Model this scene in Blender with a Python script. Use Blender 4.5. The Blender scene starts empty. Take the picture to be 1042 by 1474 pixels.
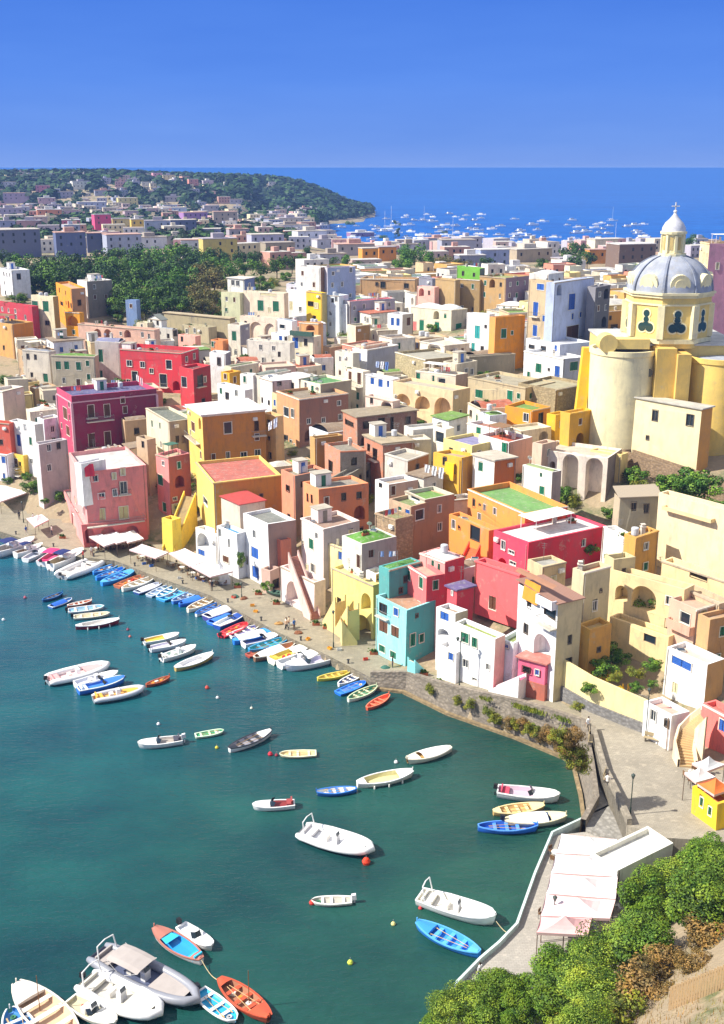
import bpy, math, random
from mathutils import Vector, Matrix
from mathutils import noise as mnoise
from mathutils.geometry import tessellate_polygon
sin,cos,PI=math.sin,math.cos,math.pi
rnd=random.Random(7)
SC=bpy.context.scene; COL=SC.collection
EXPO=0.75
HAZE=.00015
FOOT=[]; WPX=[]
# ---------- camera and pixel-to-world (photo 1042 x 1474) ----------
F=1600.; CH=65.; PT=math.atan(497/F); CP,SP=cos(PT),sin(PT)
def ray(px,py):
    a=(px-521)/F; b=(737-py)/F
    return (a, CP+b*SP, -SP+b*CP)
def W(px,py,z=0.):
    d=ray(px,py); t=(z-CH)/d[2]
    return Vector((d[0]*t,d[1]*t,z))
def WY(px,py,Y):
    d=ray(px,py); t=Y/d[1]
    return Vector((d[0]*t,Y,CH+d[2]*t))
def proj(p):
    dep=p[1]*CP+(CH-p[2])*SP
    up=p[1]*SP-(CH-p[2])*CP
    return (521+F*p[0]/dep, 737-F*up/dep)
def smooth(a,b,x):
    t=min(1,max(0,(x-a)/(b-a))); return t*t*(3-2*t)
def lerp(a,b,t): return a+(b-a)*t
def interp(x,pts):
    if x<=pts[0][0]: return pts[0][1]
    for (a,b),(c,d) in zip(pts,pts[1:]):
        if x<=c: return b+(d-b)*(x-a)/(c-a)
    return pts[-1][1]
# ---------- quay line ----------
EP=[(-80,745,1.3),(0,765,1.3),(50,781,1.3),(110,801,1.3),(165,807,1.3),(230,832,1.3),(305,858,1.3),(355,886,1.3),(400,910,1.3),(475,945,1.3),(533,975,1.35),
    (585,975,2.),(650,995,3.),(748,1017,4.),(814,1037,4.5),(836,1044,4.8)]
EDGE=[W(*e) for e in EP]
NEARE=[(24.3,105.6,3.6),(23.6,99.5,3.2),(21.5,95.5,3.)]
TER=[W(793,1203,2.4),W(768,1262,2.4),(W(742,1335,2.4)),W(716,1362,1.6),W(690,1384,1.2),W(655,1420,1.2),W(640,1500,1.2)]
LINE=[(-420,245)]+[(p.x,p.y) for p in EDGE]+[(p[0],p[1]) for p in NEARE]+[(p.x,p.y) for p in TER]
POLY=LINE+[(2,30),(-12,-30),(500,-30),(500,900),(-500,900),(-500,250)]
def inpoly(x,y):
    c=False; n=len(POLY); j=n-1
    for i in range(n):
        xi,yi=POLY[i]; xj,yj=POLY[j]
        if (yi>y)!=(yj>y) and x<(xj-xi)*(y-yi)/(yj-yi)+xi: c=not c
        j=i
    return c
def inland(x,y):
    if y>=900: return 500.
    m=1e9
    for (ax,ay),(bx,by) in zip(LINE,LINE[1:]):
        vx,vy=bx-ax,by-ay; t=((x-ax)*vx+(y-ay)*vy)/(vx*vx+vy*vy); t=min(1,max(0,t))
        q=(x-ax-vx*t)**2+(y-ay-vy*t)**2
        if q<m: m=q
    m=math.sqrt(m)
    return m if inpoly(x,y) else -m
def qz(x,y):
    q=interp(x,[(1.4,1.3),(5.7,2.),(11.1,3.),(18.7,4.),(23.3,4.5),(25,4.8)])
    if y<100: q=lerp(2.2,q,smooth(93,99,y))
    return q
RIDGE=[(-.40,50),(-.22,52),(-.16,48),(-.10,45),(-.08,44),(-.055,38),(-.03,23),(-.013,9),(.004,4),(.010,1.5),(.014,-6)]
def farz(x,y):
    u=x/y
    land=24.
    right=smooth(-.06,-.02,u)
    land=lerp(land,23-20*smooth(560,900,y),right)
    if y>880: land=lerp(land,-6,right*smooth(920,960,y))
    if right<1: land=lerp(land, 16, smooth(600,1000,y)*(1-right)*smooth(-.2,-.08,u))
    rz=interp(u,RIDGE)
    hill=rz*smooth(1330,1680,y)*(1-smooth(1720,1960,y))
    if u<-.1: hill=max(hill,rz*smooth(850,1500,y)*(1-smooth(1720,1960,y)))
    base=land*(1-smooth(1350,1450,y)) if u<-.03 else land*(1-smooth(1250,1330,y))
    if y>1300: pass
    q=max(base,hill); return q-4*smooth(1720,1960,y) if q>.5 else -6
def HT(x,y):
    d=inland(x,y)
    if y<400:
        if d<0: v=-6*smooth(0,2,-d)-1
        else:
            q=qz(x,y)
            v=q-.3+smooth(10,18,d)*2.2*(1-smooth(21,30,x)*(1-smooth(100,130,y)))+(22.5*(1-math.exp(-max(0,d-11)/75)) if y>103 else 0)
        v-=9*math.exp(-((x-30)**2+(y-162)**2)/130)
        if 20<x<28.5 and 90<y<112: v=min(v,2.)
        s=(x-10)*.737-(y-64)*.675
        if s>0 and y<110: v=max(v,2.4+.95*s)
    if y<=280: return v
    f=farz(x,y)
    return f if y>=400 else lerp(v,f,smooth(280,400,y))
def ZR(x,y):
    d=inland(x,y)
    if d<0: return -50
    return 11.5+22*(1-math.exp(-d/75)) if y<300 else 33.
def hit(px,py,fn,y0=28,y1=2600,dz=0):
    d=ray(px,py); y=y0
    while y<y1:
        t=y/d[1]; x=d[0]*t; z=CH+d[2]*t
        if z<=fn(x,y)+dz: return Vector((x,y,z))
        y+=.5 if y<400 else y*.003
    return None
# ---------- materials ----------
def lin(h):
    h=h.lstrip('#'); o=[]
    for i in (0,2,4):
        c=int(h[i:i+2],16)/255; o.append(c/12.92 if c<=.04045 else ((c+.055)/1.055)**2.4)
    return o
MATS={}
def N(nt,t,**k):
    n=nt.nodes.new(t)
    for a,b in k.items():
        if a.startswith('i_'): n.inputs[a[2:].replace('_',' ')].default_value=b
        else: setattr(n,a,b)
    return n
def ramp(nt,src,stops):
    r=nt.nodes.new('ShaderNodeValToRGB'); e=r.color_ramp.elements
    while len(e)<len(stops): e.new(.5)
    for el,(p,c) in zip(e,stops):
        el.position=p; el.color=(*c,1) if len(c)==3 else c
    nt.links.new(src,r.inputs[0]); return r.outputs[0]
def mixc(nt,f,a,b,mode='MIX'):
    m=nt.nodes.new('ShaderNodeMix'); m.data_type='RGBA'; m.blend_type=mode
    for i,v in ((0,f),(6,a),(7,b)):
        if hasattr(v,'links') or isinstance(v,bpy.types.NodeSocket): nt.links.new(v,m.inputs[i])
        elif i==0: m.inputs[0].default_value=v
        else: m.inputs[i].default_value=(*v,1) if len(v)==3 else v
    return m.outputs[2]
def noise(nt,vec,scale,detail=3,rough=.55):
    n=N(nt,'ShaderNodeTexNoise'); n.inputs['Scale'].default_value=scale; n.inputs['Detail'].default_value=detail; n.inputs['Roughness'].default_value=rough
    nt.links.new(vec,n.inputs['Vector']); return n.outputs[0]
def scl(nt,vec,s):
    m=N(nt,'ShaderNodeMapping'); m.inputs['Scale'].default_value=s; nt.links.new(vec,m.inputs[0]); return m.outputs[0]
def mat(kind,hx='ffffff',dirt=.5):
    key=(kind,hx,dirt)
    if key in MATS: return MATS[key]
    m=bpy.data.materials.new(kind+'_'+hx); MATS[key]=m; m.use_nodes=True; nt=m.node_tree
    b=nt.nodes['Principled BSDF']; L=nt.links.new
    c=[min(.86,v) for v in lin(hx)]; dk=[v*.62 for v in c]
    g=N(nt,'ShaderNodeNewGeometry').outputs['Position']
    def bump(src,st,dist=.05):
        u=N(nt,'ShaderNodeBump'); u.inputs['Strength'].default_value=st; u.inputs['Distance'].default_value=dist
        L(src,u.inputs['Height']); L(u.outputs[0],b.inputs['Normal'])
    b.inputs['Roughness'].default_value=.85
    if kind=='plaster':
        dirt=min(1,dirt*1.25+.1)
        big=noise(nt,g,.35,4,.65); st=noise(nt,scl(nt,g,(.8,.8,.22)),1.3,5,.72); fine=noise(nt,g,5,3)
        f1=ramp(nt,big,[(.42,(0,0,0)),(.72,(.75,.75,.75))])
        col=mixc(nt,f1,c,[v*.68+.045 for v in c])
        f2=ramp(nt,st,[(.5,(0,0,0)),(.74,(dirt,)*3)])
        col=mixc(nt,f2,col,[v*.45+.05 for v in c])
        f3=ramp(nt,noise(nt,g,.45,6,.8),[(.59,(0,0,0)),(.66,(dirt*.55,)*3)])
        col=mixc(nt,f3,col,(.42,.37,.30))
        L(col,b.inputs['Base Color']); bump(fine,.35)
    elif kind=='stone':
        v=N(nt,'ShaderNodeTexVoronoi'); v.inputs['Scale'].default_value=1.9; L(scl(nt,g,(1,1,1.5)),v.inputs['Vector'])
        col=mixc(nt,ramp(nt,v.outputs['Distance'],[(.15,(0,0,0)),(.6,(.9,.9,.9))]),c,dk)
        col=mixc(nt,ramp(nt,noise(nt,g,.5,5,.7),[(.4,(0,0,0)),(.7,(.7,.7,.7))]),col,[v*.5 for v in c])
        col=mixc(nt,ramp(nt,noise(nt,g,2.3,4,.7),[(.55,(0,0,0)),(.75,(.5,.5,.5))]),col,[min(.8,v*1.6) for v in c])
        L(col,b.inputs['Base Color']); bump(v.outputs['Distance'],.6,.12)
    elif kind=='brick':
        br=N(nt,'ShaderNodeTexBrick'); br.inputs['Scale'].default_value=2.2; br.inputs['Color1'].default_value=(*c,1); br.inputs['Color2'].default_value=(*[v*.7 for v in c],1); br.inputs['Mortar'].default_value=(.35,.3,.25,1)
        br.inputs['Mortar Size'].default_value=.03
        sx=N(nt,'ShaderNodeSeparateXYZ'); L(g,sx.inputs[0]); ad=N(nt,'ShaderNodeMath',operation='ADD'); L(sx.outputs[0],ad.inputs[0]); L(sx.outputs[1],ad.inputs[1])
        cx=N(nt,'ShaderNodeCombineXYZ'); L(ad.outputs[0],cx.inputs[0]); L(sx.outputs[2],cx.inputs[1]); L(cx.outputs[0],br.inputs['Vector'])
        col=mixc(nt,ramp(nt,noise(nt,g,.8,4,.7),[(.5,(0,0,0)),(.65,(.65,.65,.65))]),br.outputs[0],(.33,.29,.24))
        L(col,b.inputs['Base Color'])
    elif kind=='roof':
        col=mixc(nt,ramp(nt,noise(nt,g,.5,5,.7),[(.38,(0,0,0)),(.68,(.9,.9,.9))]),c,[v*.6+.02 for v in c])
        col=mixc(nt,ramp(nt,noise(nt,g,1.6,5,.75),[(.52,(0,0,0)),(.7,(.6,.6,.6))]),col,(.45,.42,.36))
        L(col,b.inputs['Base Color']); bump(noise(nt,g,3),.3)
    elif kind=='tile':
        wv=N(nt,'ShaderNodeTexWave'); wv.inputs['Scale'].default_value=1.8; L(g,wv.inputs[0])
        col=mixc(nt,wv.outputs['Fac'],c,dk); col=mixc(nt,noise(nt,g,1.5,4),col,[v*.7+.05 for v in c]); L(col,b.inputs['Base Color'])
    elif kind=='glass':
        b.inputs['Base Color'].default_value=(*c,1); b.inputs['Roughness'].default_value=.12
    elif kind=='paint':
        col=mixc(nt,ramp(nt,noise(nt,g,2.,4,.7),[(.45,(0,0,0)),(.75,(.6,.6,.6))]),c,dk); L(col,b.inputs['Base Color']); b.inputs['Roughness'].default_value=.5
    elif kind=='gel':
        col=mixc(nt,ramp(nt,noise(nt,g,1.7,4,.7),[(.5,(0,0,0)),(.8,(.55,.55,.55))]),c,[v*.7+.02 for v in c]); L(col,b.inputs['Base Color']); b.inputs['Roughness'].default_value=.38
    elif kind=='cloth':
        L(mixc(nt,ramp(nt,noise(nt,g,1.2,4),[(.4,(0,0,0)),(.7,(.5,.5,.5))]),c,[v*.8 for v in c]),b.inputs['Base Color']); b.inputs['Roughness'].default_value=.95
    elif kind=='leaf':
        col=mixc(nt,ramp(nt,noise(nt,g,.9,3),[(.35,(0,0,0)),(.65,(1,1,1))]),c,[c[0]*1.7+.01,c[1]*1.35,c[2]*.8]); L(col,b.inputs['Base Color']); b.inputs['Roughness'].default_value=.6
        b.inputs['Specular IOR Level'].default_value=.25
    elif kind=='bark':
        L(mixc(nt,noise(nt,scl(nt,g,(3,3,.6)),3,4),c,dk),b.inputs['Base Color'])
    else: b.inputs['Base Color'].default_value=(*c,1)
    return m
# ---------- mesh builder ----------
class MB:
    def __init__(s): s.v=[]; s.f=[]; s.m=[]
    def poly(s,pts,mi=0):
        n=len(s.v); s.v+= [tuple(p) for p in pts]; s.f.append(tuple(range(n,n+len(pts)))); s.m.append(mi)
    def grid(s,rows,closed=False,mi=0,cap0=False,cap1=False,flip=False):
        n=len(s.v); k=len(rows[0])
        for r in rows: s.v+=[tuple(p) for p in r]
        for i in range(len(rows)-1):
            for j in range(k if closed else k-1):
                a=n+i*k+j; b=n+i*k+(j+1)%k; q=(a,b,b+k,a+k)
                s.f.append(q[::-1] if flip else q); s.m.append(mi)
        if cap0: s.f.append(tuple(n+j for j in range(k))[::-1]); s.m.append(mi)
        if cap1: s.f.append(tuple(n+(len(rows)-1)*k+j for j in range(k))); s.m.append(mi)
    def box(s,c,d,rz=0,mi=0,tilt=None):
        x,y,z=d[0]/2,d[1]/2,d[2]/2; P=[]
        R=Matrix.Rotation(rz,3,'Z')
        if tilt: R=R@Matrix.Rotation(tilt[1],3,tilt[0])
        for a,b,e in ((-x,-y,-z),(x,-y,-z),(x,y,-z),(-x,y,-z),(-x,-y,z),(x,-y,z),(x,y,z),(-x,y,z)):
            P.append(Vector(c)+R@Vector((a,b,e)))
        n=len(s.v); s.v+=[tuple(p) for p in P]
        for q in ((0,3,2,1),(4,5,6,7),(0,1,5,4),(1,2,6,5),(2,3,7,6),(3,0,4,7)): s.f.append(tuple(n+i for i in q)); s.m.append(mi)
    def prism(s,pts,z0,z1,mi=0,top=None):
        n=len(pts)
        for i in range(n):
            a,b=pts[i],pts[(i+1)%n]; s.poly([(a[0],a[1],z0),(b[0],b[1],z0),(b[0],b[1],z1),(a[0],a[1],z1)],mi)
        s.poly([(p[0],p[1],z1) for p in pts],mi if top is None else top)
        s.poly([(p[0],p[1],z0) for p in reversed(pts)],mi)
    def tube(s,p0,p1,r0,r1=None,n=8,mi=0):
        r1=r0 if r1 is None else r1
        p0=Vector(p0);p1=Vector(p1);a=(p1-p0).normalized(); u=a.orthogonal().normalized(); v=a.cross(u); R=[]
        for p,r in ((p0,r0),(p1,r1)): R.append([p+u*(cos(2*PI*i/n)*r)+v*(sin(2*PI*i/n)*r) for i in range(n)])
        s.grid(R,True,mi,True,True)
    def path(s,pts,r,n=6,mi=0):
        for a,b in zip(pts,pts[1:]): s.tube(a,b,r,r,n,mi)
    def lathe(s,c,prof,n=16,mi=0,a0=0,a1=2*PI,sx=1,sy=1):
        full=abs(a1-a0-2*PI)<1e-6; k=n if full else n+1
        rows=[[(c[0]+cos(a0+(a1-a0)*i/n)*r*sx,c[1]+sin(a0+(a1-a0)*i/n)*r*sy,c[2]+z) for i in range(k)] for r,z in prof]
        s.grid(rows,full,mi)
    def build(s,name,mats,parent=None,loc=(0,0,0),rz=0,smooth=False):
        me=bpy.data.meshes.new(name); me.from_pydata([tuple(p) for p in s.v],[],s.f)
        if not isinstance(mats,(list,tuple)): mats=[mats]
        for q in mats: me.materials.append(q)
        if len(mats)>1: me.polygons.foreach_set('material_index',s.m)
        if smooth: me.polygons.foreach_set('use_smooth',[True]*len(s.f))
        me.update(); return link(name,me,parent,loc,rz)
def link(name,me,parent=None,loc=(0,0,0),rz=0):
    o=bpy.data.objects.new(name,me); COL.objects.link(o); o.location=loc; o.rotation_euler=(0,0,rz)
    if parent: o.parent=parent
    return o
def tag(o,label=None,cat=None,group=None,kind=None):
    if label: o['label']=label
    if cat: o['category']=cat
    if group: o['group']=group
    if kind: o['kind']=kind
    return o
def thing(name,label,cat,loc=(0,0,0),rz=0,group=None):
    return tag(link(name,None,None,loc,rz),label,cat,group)
def copytree(o,parent=None):
    c=o.copy(); COL.objects.link(c)
    if parent: c.parent=parent
    for ch in list(KIDS.get(o.name,[])) or [x for x in o.children]:
        copytree(ch,c)
    return c
KIDS={}
CACHE={}
# ---------- world, sun, camera ----------
cam=bpy.data.cameras.new('camera'); co=bpy.data.objects.new('camera',cam); COL.objects.link(co)
cam.sensor_fit='VERTICAL'; cam.sensor_height=24; cam.lens=24*F/1474; cam.clip_end=120000; cam.clip_start=.5
co.location=(0,0,CH); co.rotation_euler=(PI/2-PT,0,0); SC.camera=co
SUNEL=math.radians(43); SUNAZ=math.radians(-99)   # azimuth from +Y towards +X: sun stands to the west
tosun=Vector((sin(SUNAZ)*cos(SUNEL),cos(SUNAZ)*cos(SUNEL),sin(SUNEL)))
sl=bpy.data.lights.new('sun','SUN'); sl.energy=4.6; sl.angle=math.radians(.5); sl.color=(1,.94,.83)
so=bpy.data.objects.new('sun',sl); COL.objects.link(so); so.rotation_euler=tosun.to_track_quat('Z','Y').to_euler(); so.location=(0,0,200)
w=bpy.data.worlds.new('World'); SC.world=w; w.use_nodes=True; nt=w.node_tree
sky=N(nt,'ShaderNodeTexSky',sky_type='NISHITA',sun_disc=False,sun_elevation=SUNEL,sun_rotation=SUNAZ,altitude=60,air_density=1.,dust_density=.3,ozone_density=4.)
bg=nt.nodes['Background']; bg.inputs[1].default_value=.12
tc=N(nt,'ShaderNodeTexCoord'); sep=N(nt,'ShaderNodeSeparateXYZ'); nt.links.new(tc.outputs['Generated'],sep.inputs[0])
r=ramp(nt,sep.outputs[2],[(0,(.90,1.72,4.2)),(.02,(.66,1.52,4.2)),(.07,(.42,1.25,4.2)),(.13,(.28,1.0,3.9)),(.4,(1.9,2.3,3.1)),(.8,(3.6,3.6,3.9))])  # upper stops, out of view, brightened as added fill on shaded walls
f=ramp(nt,sep.outputs[2],[(0,(.97,)*3),(.15,(.95,)*3),(.5,(.85,)*3)])
hz=ramp(nt,noise(nt,scl(nt,tc.outputs['Generated'],(2.5,2.5,14)),1.6,4,.6),[(.3,(.93,.95,.98)),(.7,(1.09,1.05,1.02))])
nt.links.new(mixc(nt,1.,mixc(nt,f,sky.outputs[0],r),hz,'MULTIPLY'),bg.inputs[0])
SC.view_settings.view_transform='Standard'; SC.view_settings.look='None'; SC.view_settings.exposure=EXPO; SC.view_settings.gamma=1
SC.cycles.max_bounces=5; SC.cycles.diffuse_bounces=3; SC.cycles.volume_bounces=0; SC.cycles.transparent_max_bounces=6
# ---------- water ----------
def mk_water():
    m=bpy.data.materials.new('water'); m.use_nodes=True; nt=m.node_tree; b=nt.nodes['Principled BSDF']; L=nt.links.new
    g=N(nt,'ShaderNodeNewGeometry').outputs['Position']
    sx=N(nt,'ShaderNodeSeparateXYZ'); L(g,sx.inputs[0])
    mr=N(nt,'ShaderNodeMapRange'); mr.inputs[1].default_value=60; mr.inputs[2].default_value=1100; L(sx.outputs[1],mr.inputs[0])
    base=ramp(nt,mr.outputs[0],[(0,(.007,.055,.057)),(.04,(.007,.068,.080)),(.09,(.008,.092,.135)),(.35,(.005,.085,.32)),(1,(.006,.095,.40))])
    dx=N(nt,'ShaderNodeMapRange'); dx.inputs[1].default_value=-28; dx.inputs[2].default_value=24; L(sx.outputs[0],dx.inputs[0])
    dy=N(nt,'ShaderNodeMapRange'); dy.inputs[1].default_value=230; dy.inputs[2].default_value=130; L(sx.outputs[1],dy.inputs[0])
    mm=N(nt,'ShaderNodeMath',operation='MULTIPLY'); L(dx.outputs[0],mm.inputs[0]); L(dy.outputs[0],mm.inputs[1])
    base=mixc(nt,mm.outputs[0],base,(.014,.060,.044))  # darker green towards the quay: house reflections painted into the base colour
    pat=ramp(nt,noise(nt,scl(nt,g,(.05,.09,1)),1,4,.6),[(.33,(.62,.7,.78)),(.7,(1.4,1.32,1.15))])
    base=mixc(nt,1.,base,ramp(nt,noise(nt,scl(nt,g,(.0022,.009,1)),1,5,.65),[(.3,(.78,.84,.9)),(.7,(1.3,1.22,1.1))]),'MULTIPLY')
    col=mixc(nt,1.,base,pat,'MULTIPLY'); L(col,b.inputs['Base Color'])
    L(ramp(nt,mr.outputs[0],[(0,(.07,)*3),(.15,(.12,)*3),(.6,(.5,)*3)]),b.inputs['Roughness']); L(ramp(nt,mr.outputs[0],[(0,(.5,)*3),(.2,(.4,)*3),(.7,(.12,)*3)]),b.inputs['Specular IOR Level']); b.inputs['IOR'].default_value=1.33
    n1=noise(nt,scl(nt,g,(.5,1.1,1)),1.6,4,.6); n2=noise(nt,scl(nt,g,(.12,.25,1)),1.,3,.5)
    ad=N(nt,'ShaderNodeMath',operation='ADD'); L(n1,ad.inputs[0]); L(n2,ad.inputs[1])
    bu=N(nt,'ShaderNodeBump'); bu.inputs['Strength'].default_value=.55; bu.inputs['Distance'].default_value=.36; L(ad.outputs[0],bu.inputs['Height']); L(bu.outputs[0],b.inputs['Normal'])
    return m
mb=MB(); ys=[-60,60,200,500,1200,3000,9000,30000,90000]
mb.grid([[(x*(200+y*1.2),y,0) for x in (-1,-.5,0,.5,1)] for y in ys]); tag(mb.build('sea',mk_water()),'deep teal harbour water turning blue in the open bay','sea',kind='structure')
# ---------- terrain ----------
def mk_ground():
    m=bpy.data.materials.new('ground'); m.use_nodes=True; nt=m.node_tree; b=nt.nodes['Principled BSDF']; L=nt.links.new
    g=N(nt,'ShaderNodeNewGeometry').outputs['Position']
    col=mixc(nt,ramp(nt,noise(nt,g,.12,5,.65),[(.5,(0,0,0)),(.62,(1,1,1))]),(.32,.25,.16),(.12,.14,.06))
    col=mixc(nt,ramp(nt,noise(nt,g,1.1,4,.7),[(.5,(0,0,0)),(.7,(.8,.8,.8))]),col,(.42,.33,.21))
    L(col,b.inputs['Base Color']); b.inputs['Roughness'].default_value=.95
    bu=N(nt,'ShaderNodeBump'); bu.inputs['Strength'].default_value=.7; bu.inputs['Distance'].default_value=.3; L(noise(nt,g,1.5,5,.7),bu.inputs['Height']); L(bu.outputs[0],b.inputs['Normal'])
    return m
GROUND=mk_ground()
rows=[]; y=14.
while y<2050:
    n=110; rows.append([(u*.56*(y+25),y,HT(u*.56*(y+25),y)) for u in [(-1+2*i/n) for i in range(n+1)]])
    y+=max(1.6,y*.014) if y<230 else y*.018
mb=MB(); mb.grid(rows); tag(mb.build('terrain',GROUND,smooth=True),'brown and green hillside under the town','ground',kind='structure')
# ---------- quay ----------
STONE=mat('stone','8d857a'); 
def paving(hx,name='pave'):
    m=bpy.data.materials.new(name); m.use_nodes=True; nt=m.node_tree; b=nt.nodes['Principled BSDF']; L=nt.links.new
    g=N(nt,'ShaderNodeNewGeometry').outputs['Position']; c=lin(hx)
    br=N(nt,'ShaderNodeTexBrick'); br.inputs['Scale'].default_value=1.2; br.inputs['Mortar Size'].default_value=.02; L(scl(nt,g,(1,1,1)),br.inputs['Vector'])
    br.inputs['Color1'].default_value=(*c,1); br.inputs['Color2'].default_value=(*[v*.82 for v in c],1); br.inputs['Mortar'].default_value=(*[v*.6 for v in c],1)
    col=mixc(nt,ramp(nt,noise(nt,g,.3,5,.7),[(.4,(0,0,0)),(.66,(.7,.7,.7))]),br.outputs[0],[v*.6 for v in c])
    col=mixc(nt,ramp(nt,noise(nt,g,1.4,5,.75),[(.55,(0,0,0)),(.7,(.6,.6,.6))]),col,(c[0]*1.35,c[1]*1.3,c[2]*1.25))
    L(col,b.inputs['Base Color']); b.inputs['Roughness'].default_value=.9; return m
PAVE=paving('a39a85')
def offs(pts,dist,closed=False):
    o=[]
    for i,p in enumerate(pts):
        a=Vector(pts[max(0,i-1)][:2]); c=Vector(pts[min(len(pts)-1,i+1)][:2]); t=(c-a).normalized(); n=Vector((-t.y,t.x))
        o.append((p[0]+n.x*dist,p[1]+n.y*dist,p[2]))
    return o
E0=[(-230,225,1.3)]+[tuple(p) for p in EDGE]
inn=offs(E0,17); 
mb=MB(); mb.grid([E0,[(a[0]*.5+b[0]*.5,a[1]*.5+b[1]*.5,a[2]) for a,b in zip(E0,inn)],inn],flip=True)
tag(mb.build('quay',PAVE),'sunlit stone paved quay along the harbour','quay',kind='structure')
PW=[W(x,y,4.9) for x,y in ((850,1052),(855,1070),(866,1110),(886,1150),(902,1188))]
pp=[EDGE[-1]]+PW+[Vector((28.5,90.5,4.2)),Vector((50,88,5.)),Vector((52,120,5.)),Vector((27,124,4.9))]
mb=MB(); mb.prism([(p.x,p.y) for p in pp],-1,4.9); tag(mb.build('square',paving('a9a191','square')),'grey paved square above the harbour wall','square',kind='structure')
W1=[p for p in E0]; i0=11
mb=MB(); A=W1[:i0+1]
mb.grid([[(p[0],p[1],-2) for p in A],[(p[0],p[1],p[2]-.02) for p in A]],flip=False)
tag(mb.build('quay_wall',mat('stone','8f8672')),'low pale quay wall behind the moored rowing boats','wall')
B_=W1[i0:]+[p for p in NEARE]
mb=MB(); B2=offs(B_,.55); out=offs(B_,-.5)
mb.grid([[(p[0],p[1],-2) for p in out],[(p[0],p[1],p[2]-.1) for p in B_],[(p[0],p[1],p[2]+.75) for p in B_],[(p[0],p[1],p[2]+.75) for p in B2],[(p[0],p[1],p[2]-.6) for p in B2]])
sw=mb.build('sea_wall',mat('stone','9a8f80')); tag(sw,'tall rough stone sea wall with bushes growing on it','wall')
# tan band at the foot of the sea wall
mb=MB(); o1=offs(B_,-.9); mb.grid([[(p[0],p[1],-1.5) for p in o1],[(p[0],p[1],.35) for p in o1],[(p[0],p[1],.4) for p in out]]); mb.build('footing',mat('stone','a08b68'),sw)
# ---------- windows ----------
# code: (kind, width m, height m)
WK={'g':('shut','1d6b4f',.95,1.5),'G':('shut','1a7a5c',1.,2.2),'b':('shut','2f62b4',.95,1.4),'B':('shut','2c5cae',1.05,2.2),'n':('shut','6b4630',.95,1.6),'N':('shut','5a3a2a',1.1,2.2),
    'w':('glass','e8e6de',.95,1.45),'W':('glass','e6e2d2',1.15,2.2),'d':('glass','6d6358',.8,1.3),'D':('glass','54493f',1.1,2.2),'o':('open','4a4038',1.,1.4),'O':('open','453a30',1.2,2.2),
    'p':('shut','e88a86',1.,2.2),'t':('shut','35a8a8',1.,2.1),'c':('shut','d8cfa8',.95,1.5),'C':('shut','c9c08e',1.1,2.2)}
def win_mesh(k,w_,h_,arch=False,simple=False):
    key=('win',k,round(w_,1),round(h_,1),arch)
    if key in CACHE: return CACHE[key]
    ty,hx,_,_=WK[k]; W_,H_=round(w_,1),round(h_,1)
    # local: x along facade, -y outward, z up, centred; wall plane at y=0, niche depth .22
    fr=MB(); t=.09; fy=-.05
    def ring(mb,x0,x1,z0,z1,t,ya,yb,mi=0):
        mb.box(((x0+x1)/2,(ya+yb)/2,z1-t/2),(x1-x0,yb-ya,t),0,mi); mb.box(((x0+x1)/2,(ya+yb)/2,z0+t/2),(x1-x0,yb-ya,t),0,mi)
        for x in (x0+t/2,x1-t/2): mb.box((x,(ya+yb)/2,(z0+z1)/2),(t,yb-ya,z1-z0-2*t),0,mi)
    if arch:
        n=10; out=[(-W_/2,-H_/2)]+[(-cos(PI*i/n)*W_/2,H_/2-W_/2+sin(PI*i/n)*W_/2) for i in range(n+1)]+[(W_/2,-H_/2)]
        inn_=[(x*(1-2*t/W_),z if i in(0,len(out)-1) else z-t*.8) for i,(x,z) in enumerate(out)]
        for a,b,c,d in zip(out,out[1:],inn_[1:],inn_): fr.poly([(a[0],fy,a[1]),(d[0],fy,d[1]),(c[0],fy,c[1]),(b[0],fy,b[1])])
        for a,b in zip(out,out[1:]): fr.poly([(a[0],fy,a[1]),(b[0],fy,b[1]),(b[0],.1,b[1]),(a[0],.1,a[1])])
    else:
        ring(fr,-W_/2-.04,W_/2+.04,-H_/2-.04,H_/2+.04,.08,fy,.03)
        if ty!='open': ring(fr,-W_/2+.03,W_/2-.03,-H_/2+.03,H_/2-.03,.07,.04,.16)
        if ty=='glass' and W_<1.6: fr.box((0,.1,0),(.06,.06,H_-.1))
    pa=MB(); nm='pane'
    if ty=='shut':
        nm='shutter'
        for s in (-1,1):
            pa.box((s*W_/4,.06,0),(W_/2-.1,.05,H_-.14))
            for i in range(int(H_/.22)): pa.box((s*W_/4,.03,-H_/2+.2+i*.22),(W_/2-.2,.05,.1),0,0,('X',.5))
    else:
        pa.box((0,.15,0),(W_-.06,.03,H_-.06))
    me1=fr; 
    def mesh(mb,name):
        me=bpy.data.meshes.new(name); me.from_pydata(mb.v,[],mb.f); return me
    a=mesh(fr,'frame'); a.materials.append(mat('paint',hx if ty!='shut' else 'e4dfd0')); b=mesh(pa,nm)
    b.materials.append(mat('paint',hx) if ty=='shut' else mat('glass','27313a' if ty=='glass' else '1c1815'))
    CACHE[key]=(a,b,nm); return CACHE[key]
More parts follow.
